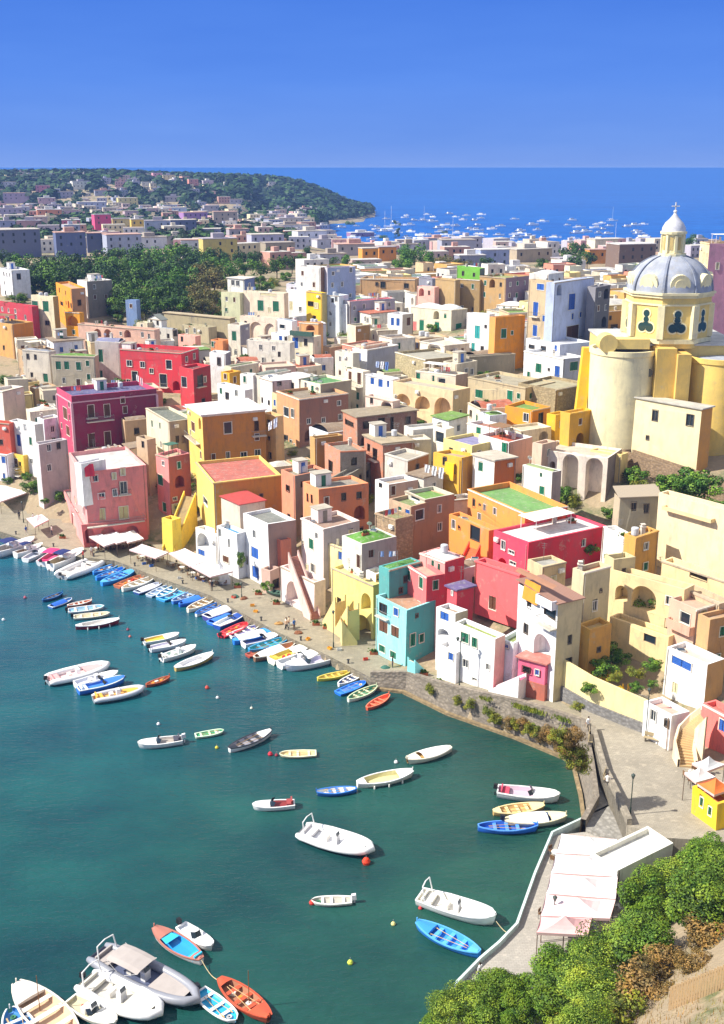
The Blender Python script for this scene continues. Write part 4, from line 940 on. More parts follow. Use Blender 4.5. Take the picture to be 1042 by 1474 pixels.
    def apse(px,pr,Yc,ytop,ybot,colm,name='apse',sc=1):
        z1=WY(px,ytop,Yc-5).z; m=(Yc*CP+(CH-z1)*SP)/F; r=pr*m; x=Xp(px,Yc,z1); z0=12
        mb=MB(); c=(x-O.x,Yc-O.y,0)
        mb.lathe(c,[(r,z0-zb-3),(r,z1-zb-.9)],72)
        p=mb.build(name,colm,root,smooth=True)
        mb=MB(); mb.lathe(c,[(r,z1-zb-.9),(r+.18,z1-zb-.8),(r+.22,z1-zb),(r-.3,z1-zb),(r-.35,z1-zb-.6)],72); mb.build('cornice',colm,p)
        mb=MB(); mb.lathe(c,[(r-.3,z1-zb-.55),(r*.6,z1-zb-.2),(0,z1-zb)],32); mb.build('roof',GREY,p); return x,r,z1
    x1,r1,z1=apse(898,47,186,507,650,CRM)
    apse(1036,44,184,519,590,mat('plaster','eecb6c',.3))
    # crossing block beneath the drum
    zt_=zd0-.6
    xa=Xp(882,183,zt_)-cx; xb=xa+22
    mb=MB(); mb.prism([(xa,-5.5),(xb,-5.5),(xb,12),(xa,12)],10-zb,zt_-zb); bd=mb.build('nave',mat('plaster','e9cc7e',.4),root)
    mb=MB(); mb.prism([(xa-.3,-5.9),(xb,-5.9),(xb,12.3),(xa-.3,12.3)],zt_-zb,zt_-zb+.3); mb.build('roof',mat('roof','c8c8c4'),bd)
    # flat faced transept between the apses with round window
    xt0=Xp(944,181,34)-cx; xt1=Xp(992,181,34)-cx; zz=WY(960,502,181).z
    mb=MB(); mb.prism([(xt0,-9.2),(xt1-2.2,-9.2),(xt1-2.2,-5),(xt0,-5)],10-zb,zz-zb); mb.prism([(xt1-2.2,-10.1),(xt1,-10.1),(xt1,-5),(xt1-2.2,-5)],10-zb,zz-zb-.8)
    tr=mb.build('transept',mat('plaster','dcb860',.4),root)
    zr_=WY(938,538,181).z-zb; mb=MB(); mb.tube((xt0-.9,-5.,zr_),(xt0-.9,-8.3,zr_),.7,.7,14); mb.build('round_window',mat('glass','5c5a50'),root)
    # quarter round buttress shell above the apse
    mb=MB(); xc=Xp(874,183,38)-cx; zq=WY(875,487,181).z-zb
    mb.tube((xc,-8.4,zq-1.),(xc,-5.2,zq-1.),1.5,1.5,18); mb.box((xc+3.4,-6.8,zq-1.1),(6.8,2.6,1.6)); mb.build('scroll_buttress',YEL,root)
    # tall leaning buttress
    b0=WY(846,500,188); b1=WY(834,584,186)
    mb=MB(); w_=.85
    t=[b0+Vector((-w_,-w_,0)),b0+Vector((w_,-w_,0)),b0+Vector((w_,w_,0)),b0+Vector((-w_,w_,0))]
    b=[b1+Vector((-w_,-w_,-3)),b1+Vector((w_,-w_,-3)),b1+Vector((w_,w_,-3)),b1+Vector((-w_,w_,-3))]
    mb.grid([[p-O for p in b],[p-O for p in t]],True,0,True,True); mb.build('buttress',mat('plaster','f0c020',.3),root)
    return root
church()
H('cream parish house with two windows standing before the church',(900,572),(1010,590),(1026,586),'f2e0b0','slab','c8c4b8','d943,598,9,16 d932,630,5,7 d993,605,11,16',D=172,clut=0,c2='d89a48',cat='parish house',dirt=.25)
H('white stone ramp house wall with tall blind arches below the church',(778,648),(874,660),(896,652),'eadccc','flat','c8b8a8','a820,693,23,80 a853,700,24,80 a794,690,9,50',D=171,bot=752,clut=0,c2='8a7a70',dirt=.8,cat='retaining wall',name='arcaded_wall',kind='plaster')
H('ochre block at the foot of the leaning buttress',(815,592),(820,596),(853,588),'e0b040','flat','c8a860','',D=181,clut=0,c2='cc981c')
H('brown rock retaining wall under the parish house',(894,646),(1046,700),(1062,696),'9a8268','flat','8a7a60','',D=158,clut=0,kind='stone',cat='retaining wall',name='retaining_wall')
H('tall ochre wall beneath the church apse',(850,648),(895,656),(905,650),'e8cc88','flat','c0a880','',D=174,clut=0)
H('pink palace with a row of blind windows on its cream side beyond the church',(1008,345),(1022,350),(1075,352),'ead0a0','flat','b8a0a0','c1013,372,4,16 c1018,373,3,16',D=240,c2='c890a4',clut=1)
# ================= far town =================
CACHE['fw']=None
def fwin():
    if CACHE['fw'] is None:
        m=MB(); m.box((0,0,0),(.9,.12,1.4)); me=bpy.data.meshes.new('window'); me.from_pydata(m.v,[],m.f); me.materials.append(mat('glass','2a3038')); CACHE['fw']=me
    return CACHE['fw']
FARN=[]
def FH(x,y,w_,h_,col,lab,a=18,roof='c8c0b4',side=None,nw=None,cat='house',group=None,Y=None):
    """far house: centre column x, top row y, width and height in photo pixels"""
    rr=random.Random(lab+str(x))
    p=hit(x,y+h_,HT,250,2000) if Y is None else Vector((ray(x,y)[0]/ray(x,y)[1]*Y,Y,HT(ray(x,y)[0]/ray(x,y)[1]*Y,Y)))
    if p is None: return
    dep=p.y*CP+(CH-p.z)*SP; m=dep/F; zt=WY(x,y,p.y).z; wd=w_*m; zb=p.z-2
    if zt<zb+3: zt=zb+6
    root=thing('far_house',lab,cat,(p.x,p.y,zb),math.radians(a),group)
    dpt=min(12,max(6,wd*.6)); mb=MB()
    mb.prism([(-wd/2,0),(wd/2,0),(wd/2,dpt),(-wd/2,dpt)],0,zt-zb); mb.build('wall',mat('plaster',col),root)
    mb=MB(); mb.prism([(-wd/2-.2,-.2),(wd/2+.2,-.2),(wd/2+.2,dpt+.2),(-wd/2-.2,dpt+.2)],zt-zb+.01,zt-zb+.35); 
    if rr.random()<.5: mb.prism([(-wd/6,dpt*.3),(wd/6,dpt*.3),(wd/6,dpt*.8),(-wd/6,dpt*.8)],zt-zb+.34,zt-zb+2.4)
    mb.build('roof',mat('roof',roof),root)
    n=max(2,int(wd/4)) if nw is None else nw
    for k in range(max(1,min(2,int((zt-zb-2)/3.2)))):
        for i in range(min(n,5)):
            if rr.random()<.15: continue
            link('window',fwin(),root,(-wd/2+wd*(i+.5)/min(n,5),-.03,zt-zb-2.-k*3.2))
    return root
L=[(118,261,26,12,'f0ece0','white villa standing on the wooded ridge beneath a smaller white villa'),(114,249,14,8,'e8e4dc','small white villa at the very top of the wooded ridge'),
(227,249,13,10,'e0a0b0','pink house on the skyline of the far ridge'),(243,252,17,9,'ead8a0','cream house next to the pink house on the skyline'),
(211,262,14,6,'e8e4d8','low white house in trees under the skyline houses'),(221,264,9,9,'f0e0c0','tiny cream block beside the low white house in trees'),
(279,258,14,11,'d89080','salmon house at the edge of the far ridge'),(62,267,20,10,'c8788c','rose house alone in trees on the far slope'),
(24,278,36,15,'b8a0b8','long mauve house row on the far slope'),(68,285,24,9,'d0a8b0','pale pink house row under the rose house'),
(185,285,28,14,'d8cc88','pale yellow house with white cap on the far slope'),(133,291,40,14,'b0b8d4','blue grey flat house in the far town'),
(72,302,34,14,'dc9068','orange terrace row in the far town'),(103,317,26,13,'d8708c','rose row house in the far town'),(98,303,30,10,'b8a0b0','mauve house behind the rose row house'),
(149,309,24,24,'d8487c','hot pink tall house in the far town'),(176,315,26,17,'ecd488','cream yellow house beside the hot pink house'),(199,316,18,23,'e8c458','tall deep yellow house with white edges in the far town'),
(228,318,38,18,'a0acc8','blue grey long house east of the deep yellow house'),(265,317,38,20,'5c6488','dark slate blue house in the far town'),
(282,306,36,16,'a87cb8','violet house rising over the slate blue house'),(325,305,34,24,'b8a898','beige house at the end of the far town row'),(252,299,36,11,'c8d4ec','pale blue white house above the slate blue house'),
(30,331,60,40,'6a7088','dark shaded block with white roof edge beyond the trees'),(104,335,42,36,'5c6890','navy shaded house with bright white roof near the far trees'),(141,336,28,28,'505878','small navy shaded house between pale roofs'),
(180,338,50,28,'a8aec4','grey lilac house behind the garden trees'),(218,342,46,16,'d8d8e0','low whitish house behind the garden trees'),(276,346,28,26,'c8ccd8','white grey house with small windows by the tall green tree'),
(318,344,50,34,'c8b868','olive yellow gabled house among the garden trees'),(354,252,14,8,'d8a8b8','pink villa on the promontory crest'),(372,250,14,10,'c8b8c8','lilac villa on the promontory crest'),
(392,262,10,6,'d8d0d0','small pale villa below the promontory crest'),(509,291,7,6,'d8d8e8','tiny white house on the tip of the promontory'),
(386,338,48,28,'b0b0cc','lavender white house with flat canopy roof beyond the garden trees'),(420,314,38,14,'d8ccb8','cream house with blue car port near the bay'),(420,324,52,12,'e0e4f0','low white house row near the bay'),
(450,333,44,22,'dde2ee','white house with pitched shadow near the bay'),(404,350,44,26,'a89c88','tan house behind the garden trees near the bay'),(513,352,54,16,'b0a8a8','long grey warehouse near the bay'),
(533,358,24,24,'e89c38','orange house with green roof edge near the bay'),(558,356,26,20,'d8903c','ochre house attached to the orange house near the bay'),(522,335,36,15,'a87898','plum coloured house at the edge of the bay'),
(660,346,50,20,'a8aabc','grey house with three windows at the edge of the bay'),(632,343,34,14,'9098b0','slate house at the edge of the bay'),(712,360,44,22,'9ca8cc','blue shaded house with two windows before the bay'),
(769,359,62,18,'b8a890','long tan grey house before the bay'),(784,349,22,12,'c8b078','small tan tower room above the long tan grey house'),(872,345,38,22,'e8dcc0','cream house with orange panels before the bay'),
(860,360,26,20,'e09848','orange panelled house wing before the bay'),(916,352,60,34,'7a6458','long dark brown house beside the church dome'),(590,352,30,14,'b8b8c8','small lilac grey house at the bay between trees'),
(470,345,30,14,'c8c8d8','small pale house left of the plum coloured house'),(345,330,30,16,'a8a0a8','grey mauve house above the garden trees'),(15,300,36,14,'b0a8c0','lilac row house under the long mauve row'),
(42,318,34,14,'c09898','dusty pink row house in the far town'),(12,318,22,16,'9098b8','slate blue row house at the frame edge of the far town'),(300,330,36,14,'9094b4','slate violet row house in the far town'),
(255,340,30,14,'b8b0b0','pale grey house under the slate violet row'),(70,325,30,10,'b8b0c0','pale mauve roof house below the orange terrace row'),(215,300,30,9,'b8a8a8','greyish rose house behind the deep yellow house'),
(160,299,22,9,'c8b8a8','sand coloured house behind the hot pink house'),(190,304,20,10,'c0a8b0','dull pink house behind the cream yellow house'),(305,296,22,9,'b8b0b8','pale grey house above the beige house'),
(95,276,22,9,'b0a8b8','grey mauve villa on the far slope'),(150,274,26,8,'a8a8b4','slate villa on the far slope'),(250,283,24,8,'c0b4b4','dusty villa among the far pines'),(340,287,18,7,'b8b0bc','small grey villa under the wooded crest'),
(15,262,26,8,'d8d4e0','long white villa at the frame edge of the ridge'),(160,252,18,6,'c8c8d4','pale villa hidden on the ridge'),(300,260,16,6,'c8b8c0','low pale villa on the ridge by the salmon house'),(330,262,14,6,'d0c8cc','tiny pale villa on the crest'),
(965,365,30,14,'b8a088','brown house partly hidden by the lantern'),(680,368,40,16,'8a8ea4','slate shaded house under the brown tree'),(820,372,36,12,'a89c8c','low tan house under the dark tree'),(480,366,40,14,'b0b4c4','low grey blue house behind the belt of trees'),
(745,384,34,14,'b4aa96','low stone house behind the vaulted roof room'),(560,388,34,12,'b8b2a4','low grey house under the green trees'),(640,386,36,12,'a0988c','low brown house under the brown tree')]
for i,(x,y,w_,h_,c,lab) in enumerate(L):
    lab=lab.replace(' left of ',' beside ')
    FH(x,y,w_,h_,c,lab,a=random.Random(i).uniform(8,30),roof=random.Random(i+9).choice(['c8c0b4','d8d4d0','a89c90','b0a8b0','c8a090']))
# ================= boats in the bay =================
def farboat_me(k):
    if ('fb',k) in CACHE: return CACHE[('fb',k)]
    m=MB(); L_=(9,7,12)[k]; w_=L_*.3
    m.grid([[(x,-w_*.4*s,-.3),(x,-w_/2*s,.9+.3*t),(x,w_/2*s,.9+.3*t),(x,w_*.4*s,-.3)] for x,s,t in ((-L_/2,.9,0),(-L_/6,1,0),(L_/5,.85,.5),(L_/2,.04,1.5))],False,0)
    m.box((-L_*.08,0,1.4),(L_*.38,w_*.7,1.1)); hull=bpy.data.meshes.new('hull'); hull.from_pydata(m.v,[],m.f); hull.materials.append(mat('gel','f0f0f2'))
    m=MB(); m.box((-L_*.06,0,1.75),(L_*.4,w_*.72,.35)); g=bpy.data.meshes.new('windshield'); g.from_pydata(m.v,[],m.f); g.materials.append(mat('glass','2a3038'))
    s=None
    if k==2:
        m=MB(); m.tube((0,0,1.4),(0,0,15),.12); m.tube((0,0,2.6),(-5,0,2.6),.14); s=bpy.data.meshes.new('mast'); s.from_pydata(m.v,[],m.f); s.materials.append(mat('paint','e0e0e0'))
    CACHE[('fb',k)]=(hull,g,s); return CACHE[('fb',k)]
rb=random.Random(5); n=0
spots=[]
while n<105:
    x=rb.gauss(0,1); 
    if rb.random()<.6: px=rb.uniform(478,700); py=308+rb.random()**.8*40
    else: px=rb.uniform(690,935); py=316+rb.random()**.7*36
    if px<540 and py<312: continue
    if any(abs(px-a)<7 and abs(py-b)<3 for a,b in spots): continue
    p=W(px,py,0)
    if any(HT(p.x+dx,p.y+dy)>-1 for dx in(-14,14) for dy in (-30,60)): continue
    spots.append((px,py)); n+=1
    k=2 if rb.random()<.06 else rb.choice((0,1,0)); h,g,s=farboat_me(k)
    if k==2: r=thing('sailing_yacht','white sailing yacht with bare mast moored far out in the bay','yacht',p,rb.uniform(-.5,.5),'yachts moored in the far bay')
    else: r=thing('motor_boat','small white motor boat moored far out in the bay','boat',p,rb.uniform(-.6,.6)+(PI if rb.random()<.3 else 0),'white boats moored in the far bay')
    link('hull',h,r); link('cabin_window',g,r)
    if s: link('mast',s,r)
    r.scale=(rb.uniform(1.1,1.7),)*3
# ================= trees =================
def crown_mesh(seed,n,size,lobes=13,flat=.75,leaf=.5,cols=('21401a','2f5a1e','4a7a26'),kind='leaf'):
    r=random.Random(seed); m=MB(); L=[]
    for i in range(lobes):
        a=r.uniform(0,2*PI); q=r.random()**.5*.72; z=r.uniform(-.55,.8)*flat
        L.append((cos(a)*q,sin(a)*q,z,r.uniform(.28,.5),r.choice((0,1,1,2))))
    for i in range(n):
        cx,cy,cz,rad,sh=r.choice(L)
        u=Vector((r.gauss(0,1),r.gauss(0,1),r.gauss(0,1))).normalized(); k=rad*(.72+.34*r.random())
        p=(Vector((cx,cy,cz))+Vector((u.x,u.y,u.z*.8))*k)*size
        nn=(u+Vector((r.uniform(-.8,.8),r.uniform(-.8,.8),r.uniform(-.3,1.)))).normalized(); t=nn.orthogonal().normalized(); b=nn.cross(t); a=r.uniform(0,PI)
        t2=t*cos(a)+b*sin(a); b2=nn.cross(t2); s=leaf*r.uniform(.6,1.3)
        m.poly([p-t2*s*.5,p+b2*s*.32,p+t2*s*.6,p-b2*s*.32],sh if r.random()<.75 else r.choice((0,1,2)))
    me=bpy.data.meshes.new('crown'); me.from_pydata([tuple(v) for v in m.v],[],m.f)
    for c in cols: me.materials.append(mat(kind,c))
    me.polygons.foreach_set('material_index',m.m); me.update(); return me
def trunk_mesh(seed,h,size,r0=.3):
    r=random.Random(seed); m=MB(); m.tube((0,0,-1.5),(r.uniform(-.3,.3),0,h*.6),r0,r0*.7)
    for i in range(6):
        a=i*PI/3+r.uniform(-.4,.4); q=r.uniform(.3,.6)*size; m.tube((0,0,h*.5),(cos(a)*q,sin(a)*q,h+r.uniform(-.3,.5)*size),r0*.5,r0*.15,5)
    me=bpy.data.meshes.new('trunk'); me.from_pydata([tuple(v) for v in m.v],[],m.f); me.materials.append(mat('bark','5a4634')); return me
G1=('22411a','34591f','4c7425'); G2=('1b371e','284c23','3a622a'); G3=('3c4824','535a30','6a6638'); G4=('285018','3c6c22','587f2c')
TM={'mid':[(crown_mesh(i,1500,5.,12,.8,.75,(G1,G2,G4,G1,G2)[i]),trunk_mesh(i,5.,5.)) for i in range(5)],
    'brown':[(crown_mesh(20,1500,5.,12,.8,.7,G3),trunk_mesh(20,5,5))],
    'cyp':[(crown_mesh(30,900,3.,14,2.4,.6,G2),trunk_mesh(30,5,2))]}
def tree(px,py,rpx,kind,lab,group=None,cat='tree',Y=None,v=None,name='broadleaf_tree',sz=1.):
    """crown centre at photo pixel, crown radius in pixels"""
    p=hit(px,py,HT,60,2200,dz=4.5)
    if Y: p=WY(px,py,Y)
    if p is None: return
    dep=p.y*CP+(CH-p.z)*SP; R=rpx*dep/F; s=R/5.
    me,tr=TM[kind][(v if v is not None else rnd.randrange(99))%len(TM[kind])]
    g=HT(p.x,p.y)
    cz=max(p.z,g+R*.6)
    root=thing(name,lab,cat,(p.x,p.y,g),rnd.uniform(0,6),group)
    c=link('crown',me,root,(0,0,cz-g)); c.scale=(s,s,s)
    t=link('trunk',tr,root,(0,0,0)); t.scale=(s,s,max(.3,(cz-g)/5.))
    return root
GB='garden trees in the belt behind the village'
rt=random.Random(3)
for row,(y,xs,xe,r) in enumerate(((372,150,330,16),(382,38,335,17),(394,40,330,18),(406,45,325,18),(418,158,322,18),(430,164,315,17),(441,172,312,15))):
    x=xs
    while x<xe:
        if not(row<3 and x<60 and rt.random()<.3):
            br=(268<x<312 and y>392)
            tree(x+rt.uniform(-4,4),y+rt.uniform(-4,4),r*rt.uniform(.9,1.35),'brown' if br else 'mid','brownish green tree in the belt behind the village' if br else 'dense green tree in the belt behind the village',GB+(' with brown leaves' if br else ''))
        x+=r*rt.uniform(1.,1.5)
for x,y,r in ((352,385,15),(375,388,15),(398,384,15),(420,378,13),(345,372,13),(368,372,13),(392,368,13),(330,360,12),(440,374,11),(500,376,11),(515,384,10),(480,378,10),(20,378,16),(5,372,14)):
    tree(x,y,r,'mid','dark green tree near the pale houses above the palazzo','trees above the palazzo')
for x,y,r in ((578,372,17),(596,366,18),(612,374,16),(590,384,14),(570,384,12)): tree(x,y,r,'mid','bright green tree in the clump near the orange bay house','bright trees near the orange bay house',v=2)
for x,y,r in ((635,378,15),(655,380,15),(672,383,12)): tree(x,y,r,'brown','brown leaved tree in the clump behind the green walled block','brown trees behind the green walled block')
for x,y,r in ((818,366,14),(834,362,16),(846,372,12),(826,378,12)): tree(x,y,r,'mid','dark tree in the clump before the bay near the dome','dark trees before the bay',v=1)
for x,y,r in ((992,352,13),(1004,346,11)): tree(x,y,r,'mid','dark tree between the lantern and the pink palace','dark trees by the pink palace',v=1)
for x,y,r in ((462,313,12),(448,316,10),(378,310,9),(392,318,9),(404,298,9),(700,378,10),(780,380,10),(25,305,10),(110,290,9),(50,345,12),(160,378,10),(440,362,9),(505,325,8),(550,345,8),(640,338,7)):
    tree(x,y,r,'mid','small dark tree between far houses','small trees among the far houses')
p=hit(571,352,HT,300,1200); 
if p:
    r=thing('cypress_tree','tall dark cypress standing alone before the bay','tree',p); s=(34*(p.y*CP)/F)/14.
    c=link('crown',TM['cyp'][0][0],r,(0,0,8.*s)); c.scale=(s*.8,s*.8,s); t=link('trunk',TM['cyp'][0][1],r); t.scale=(.6,.6,1)
# far town mass
m=MB(); r=random.Random(17); FPAL=['e6e2de','d8ccb8','c8b0a8','b8b4c4','e8d8b0','c89888','a8acc0','d8a8a8']; hs=[(o.location.x,o.location.y) for o in COL.objects if o.name.startswith('far_house')]; TS=[]
k=0
while k<560:
    y=r.uniform(430,1640); u=(r.uniform(-.42,-.15) if y>1380 else r.uniform(-.42,-.02)) if y>900 else r.uniform(-.42,.36)
    if y<520 and u<-.12: continue
    x=u*y; h=HT(x,y)
    if h<3 or any(abs(x-a)<13 and -30<y-b<16 for a,b in hs) or any((x-a)**2+(y-b)**2<220 for a,b in TS): continue
    TS.append((x,y)); k+=1; w_,d_,hh=r.uniform(7,14),r.uniform(7,10),r.uniform(3.5,7.5); a=math.radians(r.uniform(0,40)); ci=r.randrange(8)
    e=Vector((cos(a),sin(a))); f_=Vector((-sin(a),cos(a))); b=Vector((x,y)); pts=[b,b+e*w_,b+e*w_+f_*d_,b+f_*d_]
    m.prism([tuple(q) for q in pts],h-2,h+hh,ci,8+r.randrange(2))
    if r.random()<.4: q=b+e*w_*.5+f_*d_*.6; m.box((q.x,q.y,h+hh+.9),(2.6,2.4,2.),a,ci)
    for i in range(int(w_/3)):
        for z_ in ((h+hh-1.8,) if hh<5.5 else (h+hh-1.8,h+hh-4.6)): q=b+e*(1.6+i*3)-f_*.02; m.box((q.x,q.y,z_),(.9,.1,1.3),a,10)
tag(m.build('far_town',[mat('plaster',c) for c in FPAL]+[mat('roof','c8c4bc'),mat('roof','a89888'),mat('glass','2a3038')]),'dense mass of tiny pale houses of the far town between the trees','houses',kind='stuff')
# far wood on the hill: one mass
m=MB(); r=random.Random(11); cnt=0
hs=[(o.location.x,o.location.y) for o in COL.objects if o.name.startswith('far_house')]
while cnt<5200:
    y=r.uniform(620,1840); u=r.uniform(-.40,.02); x=u*y; h=HT(x,y)
    if h<2.5: continue
    if y<1180 and (r.random()<.45 or u>-.06): continue
    if any(abs(x-a-4)<11 and -12<y-b-3<14 for a,b in TS): continue
    if any((x-a)**2+(y-b-10)**2<(70 if y<1000 else 160) or (abs(x-a)<12 and -45<y-b<0) for a,b in hs): continue
    cnt+=1; R=r.uniform(4,9) if y>1200 else r.uniform(3,5.5); sh=r.choice((0,0,1,2))
    for k in range(16):
        v=Vector((r.gauss(0,1),r.gauss(0,1),abs(r.gauss(0,1))*.9)).normalized(); p=Vector((x,y,h+R*.35))+Vector((v.x*R,v.y*R,v.z*R*.9))*r.uniform(.75,1.)
        nn=(v+Vector((r.uniform(-.5,.5),r.uniform(-.5,.5),.4))).normalized(); t=nn.orthogonal().normalized()*R*.45; b=nn.cross(t)
        m.poly([p-t,p-b,p+t,p+b],sh)
o=m.build('far_wood',[mat('leaf','16331c'),mat('leaf','20421f'),mat('leaf','2c5022')]); tag(o,'dark wood covering the far hill and promontory','wood',kind='stuff')
# ================= harbour boats =================
def lerp3(a,b,t): return tuple(x+(y-x)*t for x,y in zip(a,b))
def boat(lab,bow,stern,kind,hull='f0f0f0',inner='d8d4c8',rim=None,ex='',beam=None,c2='2a6fc8',z=.45,cat='boat',group=None):
    """bow and stern as photo pixels; ex letters: s seats, f foredeck, o outboard, c console, w windscreen, b bimini, t tarp, p posts with fenders, m mast, a arch, k cushions"""
    a=W(bow[0],bow[1],z); b=W(stern[0],stern[1],z); v=a-b; L=v.length; ctr=(a+b)/2; ang=math.atan2(v.y,v.x)
    names={'gozzo':'wooden_boat','dinghy':'dinghy','motor':'motor_boat','rib':'inflatable_boat','cruiser':'cabin_cruiser'}
    root=thing(names[kind],lab,cat,(ctr.x,ctr.y,0),ang,group)
    r=random.Random(lab); B=beam or L*{'gozzo':.33,'dinghy':.36,'motor':.34,'rib':.37,'cruiser':.33}[kind]
    hs={'gozzo':.55,'dinghy':.42,'motor':.7,'rib':.55,'cruiser':1.05}[kind]*min(1.25,max(.75,L/6)); rim=rim or hull
    def hb(t):
        if kind=='gozzo': return B/2*max(.0,math.sin(PI*min(1,max(0,(t*.93+.035))))**.62)
        f=1 if t<.45 else math.sqrt(max(0,1-((t-.45)/.55)**2.4))
        return B/2*(.78+.22*min(1,t/.35))*f
    sh=lambda t: hs*(1+.45*max(0,t-.5)**1.5*2.2+(.25*max(0,.35-t) if kind=='gozzo' else 0))
    ts=[i/12 for i in range(13)]; X=lambda t:(t-.5)*L
    mb=MB(); rows=[]
    for t in ts:
        h=max(hb(t),.03); s=sh(t)
        rows.append([(X(t),-h,s),(X(t)-(.0 if t<.9 else .02*L),-h*.9,s*.4),(X(t)-(.05*L if t>.8 else 0),-h*.6,-.12),(X(t)-(.05*L if t>.8 else 0),0,-.3),(X(t)-(.05*L if t>.8 else 0),h*.6,-.12),(X(t)-(.0 if t<.9 else .02*L),h*.9,s*.4),(X(t),h,s)])
    mb.grid(rows,flip=True); mb.poly(rows[0]); 
    if kind!='rib': mb.build('hull',mat('gel',hull),root,smooth=True)
    else: mb.build('hull',mat('gel','9a9fa6'),root,smooth=True)
    # inside shell and floor
    w_=.1 if kind!='cruiser' else .16; fl=.12 if kind in('gozzo','dinghy') else .3
    mb=MB(); rows=[]
    for t in ts:
        h=max(hb(t)-w_,.012); s=sh(t)
        rows.append([(X(t)*.97,-h,s-.01),(X(t)*.96,-h*.8,fl+.05),(X(t)*.96,-h*.5,fl),(X(t)*.96,h*.5,fl),(X(t)*.96,h*.8,fl+.05),(X(t)*.97,h,s-.01)])
    mb.grid(rows); mb.poly(rows[0][::-1]); mb.build('interior',mat('gel',inner),root)
    if kind=='rib':
        pts=[]
        rt=B*.13; 
        for t in [i/14 for i in range(15)]: pts.append(Vector((X(t),-(max(hb(t)-rt*.3,0)),sh(t)*.85)))
        pts+= [Vector((p.x,-p.y,p.z)) for p in reversed(pts[:-1])]
        rows=[]
        for i,p in enumerate(pts):
            d=(pts[min(i+1,len(pts)-1)]-pts[max(i-1,0)]).normalized(); n=d.cross(Vector((0,0,1))).normalized()
            k=rt*(.6 if i in(0,len(pts)-1) else 1)
            rows.append([p+n*(cos(q*PI/5)*k)+Vector((0,0,1))*(sin(q*PI/5)*k) for q in range(10)])
        mb=MB(); mb.grid(rows,True,0,True,True); mb.build('tube',mat('gel',hull),root,smooth=True)
    else:
        mb=MB(); rows=[[],[]]
        prof=[]
        for t in ts:
            h=max(hb(t),.03); s=sh(t); prof.append((X(t),h,s))
        for sg in (-1,1):
            R_=[]
            for x,h,s in prof: 
                hi=max(h-w_-.02,.0); R_.append([(x,sg*(h+.03),s-.07),(x,sg*(h+.03),s+.03),(x,sg*hi,s+.03),(x,sg*hi,s-.04)])
            mb.grid(R_,flip=sg>0)
        mb.box((X(0)+.05,0,sh(0)),(.14,hb(0)*2,.1)); mb.build('gunwale',mat('paint',rim),root)
    def dk(t0,t1,col,name,dz=.02,kk=.92):
        m=MB(); n=6; R_=[]
        for i in range(n+1):
            t=t0+(t1-t0)*i/n; h=max(hb(t)*kk-.02,.01); s=sh(t)+dz; R_.append([(X(t),-h,s),(X(t),-h*.5,s+.06),(X(t),0,s+.09),(X(t),h*.5,s+.06),(X(t),h,s)])
        m.grid(R_,flip=False); m.poly([(p[0],p[1],p[2]) for p in R_[0]]+[(R_[0][-1][0],R_[0][-1][1],R_[0][-1][2]-.2),(R_[0][0][0],R_[0][0][1],R_[0][0][2]-.2)]); return m.build(name,mat('gel',col),root)
    def seats(ts_,col):
        for t in ts_:
            m=MB(); m.box((X(t),0,sh(t)*.78),(L*.045+.08,max(.2,2*(hb(t)-w_)),.05)); m.build('seat',mat('paint',col),root)
    if kind=='gozzo':
        if 'f' in ex: dk(.74,.985,rim if 'F' not in ex else c2,'foredeck'); dk(.015,.14,rim,'stern_deck')
        if 's' in ex: seats((.28,.48,.66),rim)
        m=MB(); m.box((X(1)-.02,0,sh(1)+.16),(.1,.08,.4)); m.build('stem_post',mat('paint',rim),root)
    elif kind=='dinghy':
        if 's' in ex: seats((.2,.5,.72),rim)
        if 'f' in ex: dk(.8,.985,rim,'foredeck')
    elif kind in('motor','cruiser'):
        dk(.58 if kind=='motor' else .5,.985,hull,'foredeck',.02,.97)
        if kind=='cruiser':
            m=MB(); rows=[]
            for x0,y0,zz in ((X(.4),B*.36,sh(.4)),(X(.42),B*.33,sh(.4)+.45),(X(.66),B*.24,sh(.6)+.35),(X(.8),B*.12,sh(.7)+.1)): rows.append([(x0,-y0,zz),(x0,0,zz+.1),(x0,y0,zz)])
            m.grid(rows); m.grid([[(r_[0]) for r_ in rows],[(p[0][0],p[0][1],p[0][2]-.7) for p in rows]]); m.grid([[(r_[2]) for r_ in rows],[(p[2][0],p[2][1],p[2][2]-.7) for p in rows]]); m.build('cabin_roof',mat('gel',hull),root)
    if 'w' in ex:
        m=MB(); t=.56; y_=hb(t)*.72; m.grid([[(X(t)-.25,-y_,sh(t)+.0),(X(t)+.15,-y_*.55,sh(t)),(X(t)+.22,0,sh(t)),(X(t)+.15,y_*.55,sh(t)),(X(t)-.25,y_,sh(t))],[(X(t)-.5,-y_*.9,sh(t)+.5),(X(t)-.15,-y_*.5,sh(t)+.55),(X(t)-.1,0,sh(t)+.55),(X(t)-.15,y_*.5,sh(t)+.55),(X(t)-.5,y_*.9,sh(t)+.5)]])
        m.build('windshield',mat('glass','2c3840'),root)
    if 'c' in ex:
        m=MB(); m.box((X(.5),0,fl+.45),(.5,.7,.9)); cs=m.build('console',mat('gel','e8e8ea'),root)
        m=MB(); m.box((X(.5)+.2,0,fl+1.05),(.04,.6,.35),0,0,('Y',-.3)); m.build('windshield',mat('glass','2c3840'),cs)
        m=MB(); m.box((X(.36),0,fl+.25),(.5,.8,.5)); m.build('seat',mat('cloth','e4e0d8'),root)
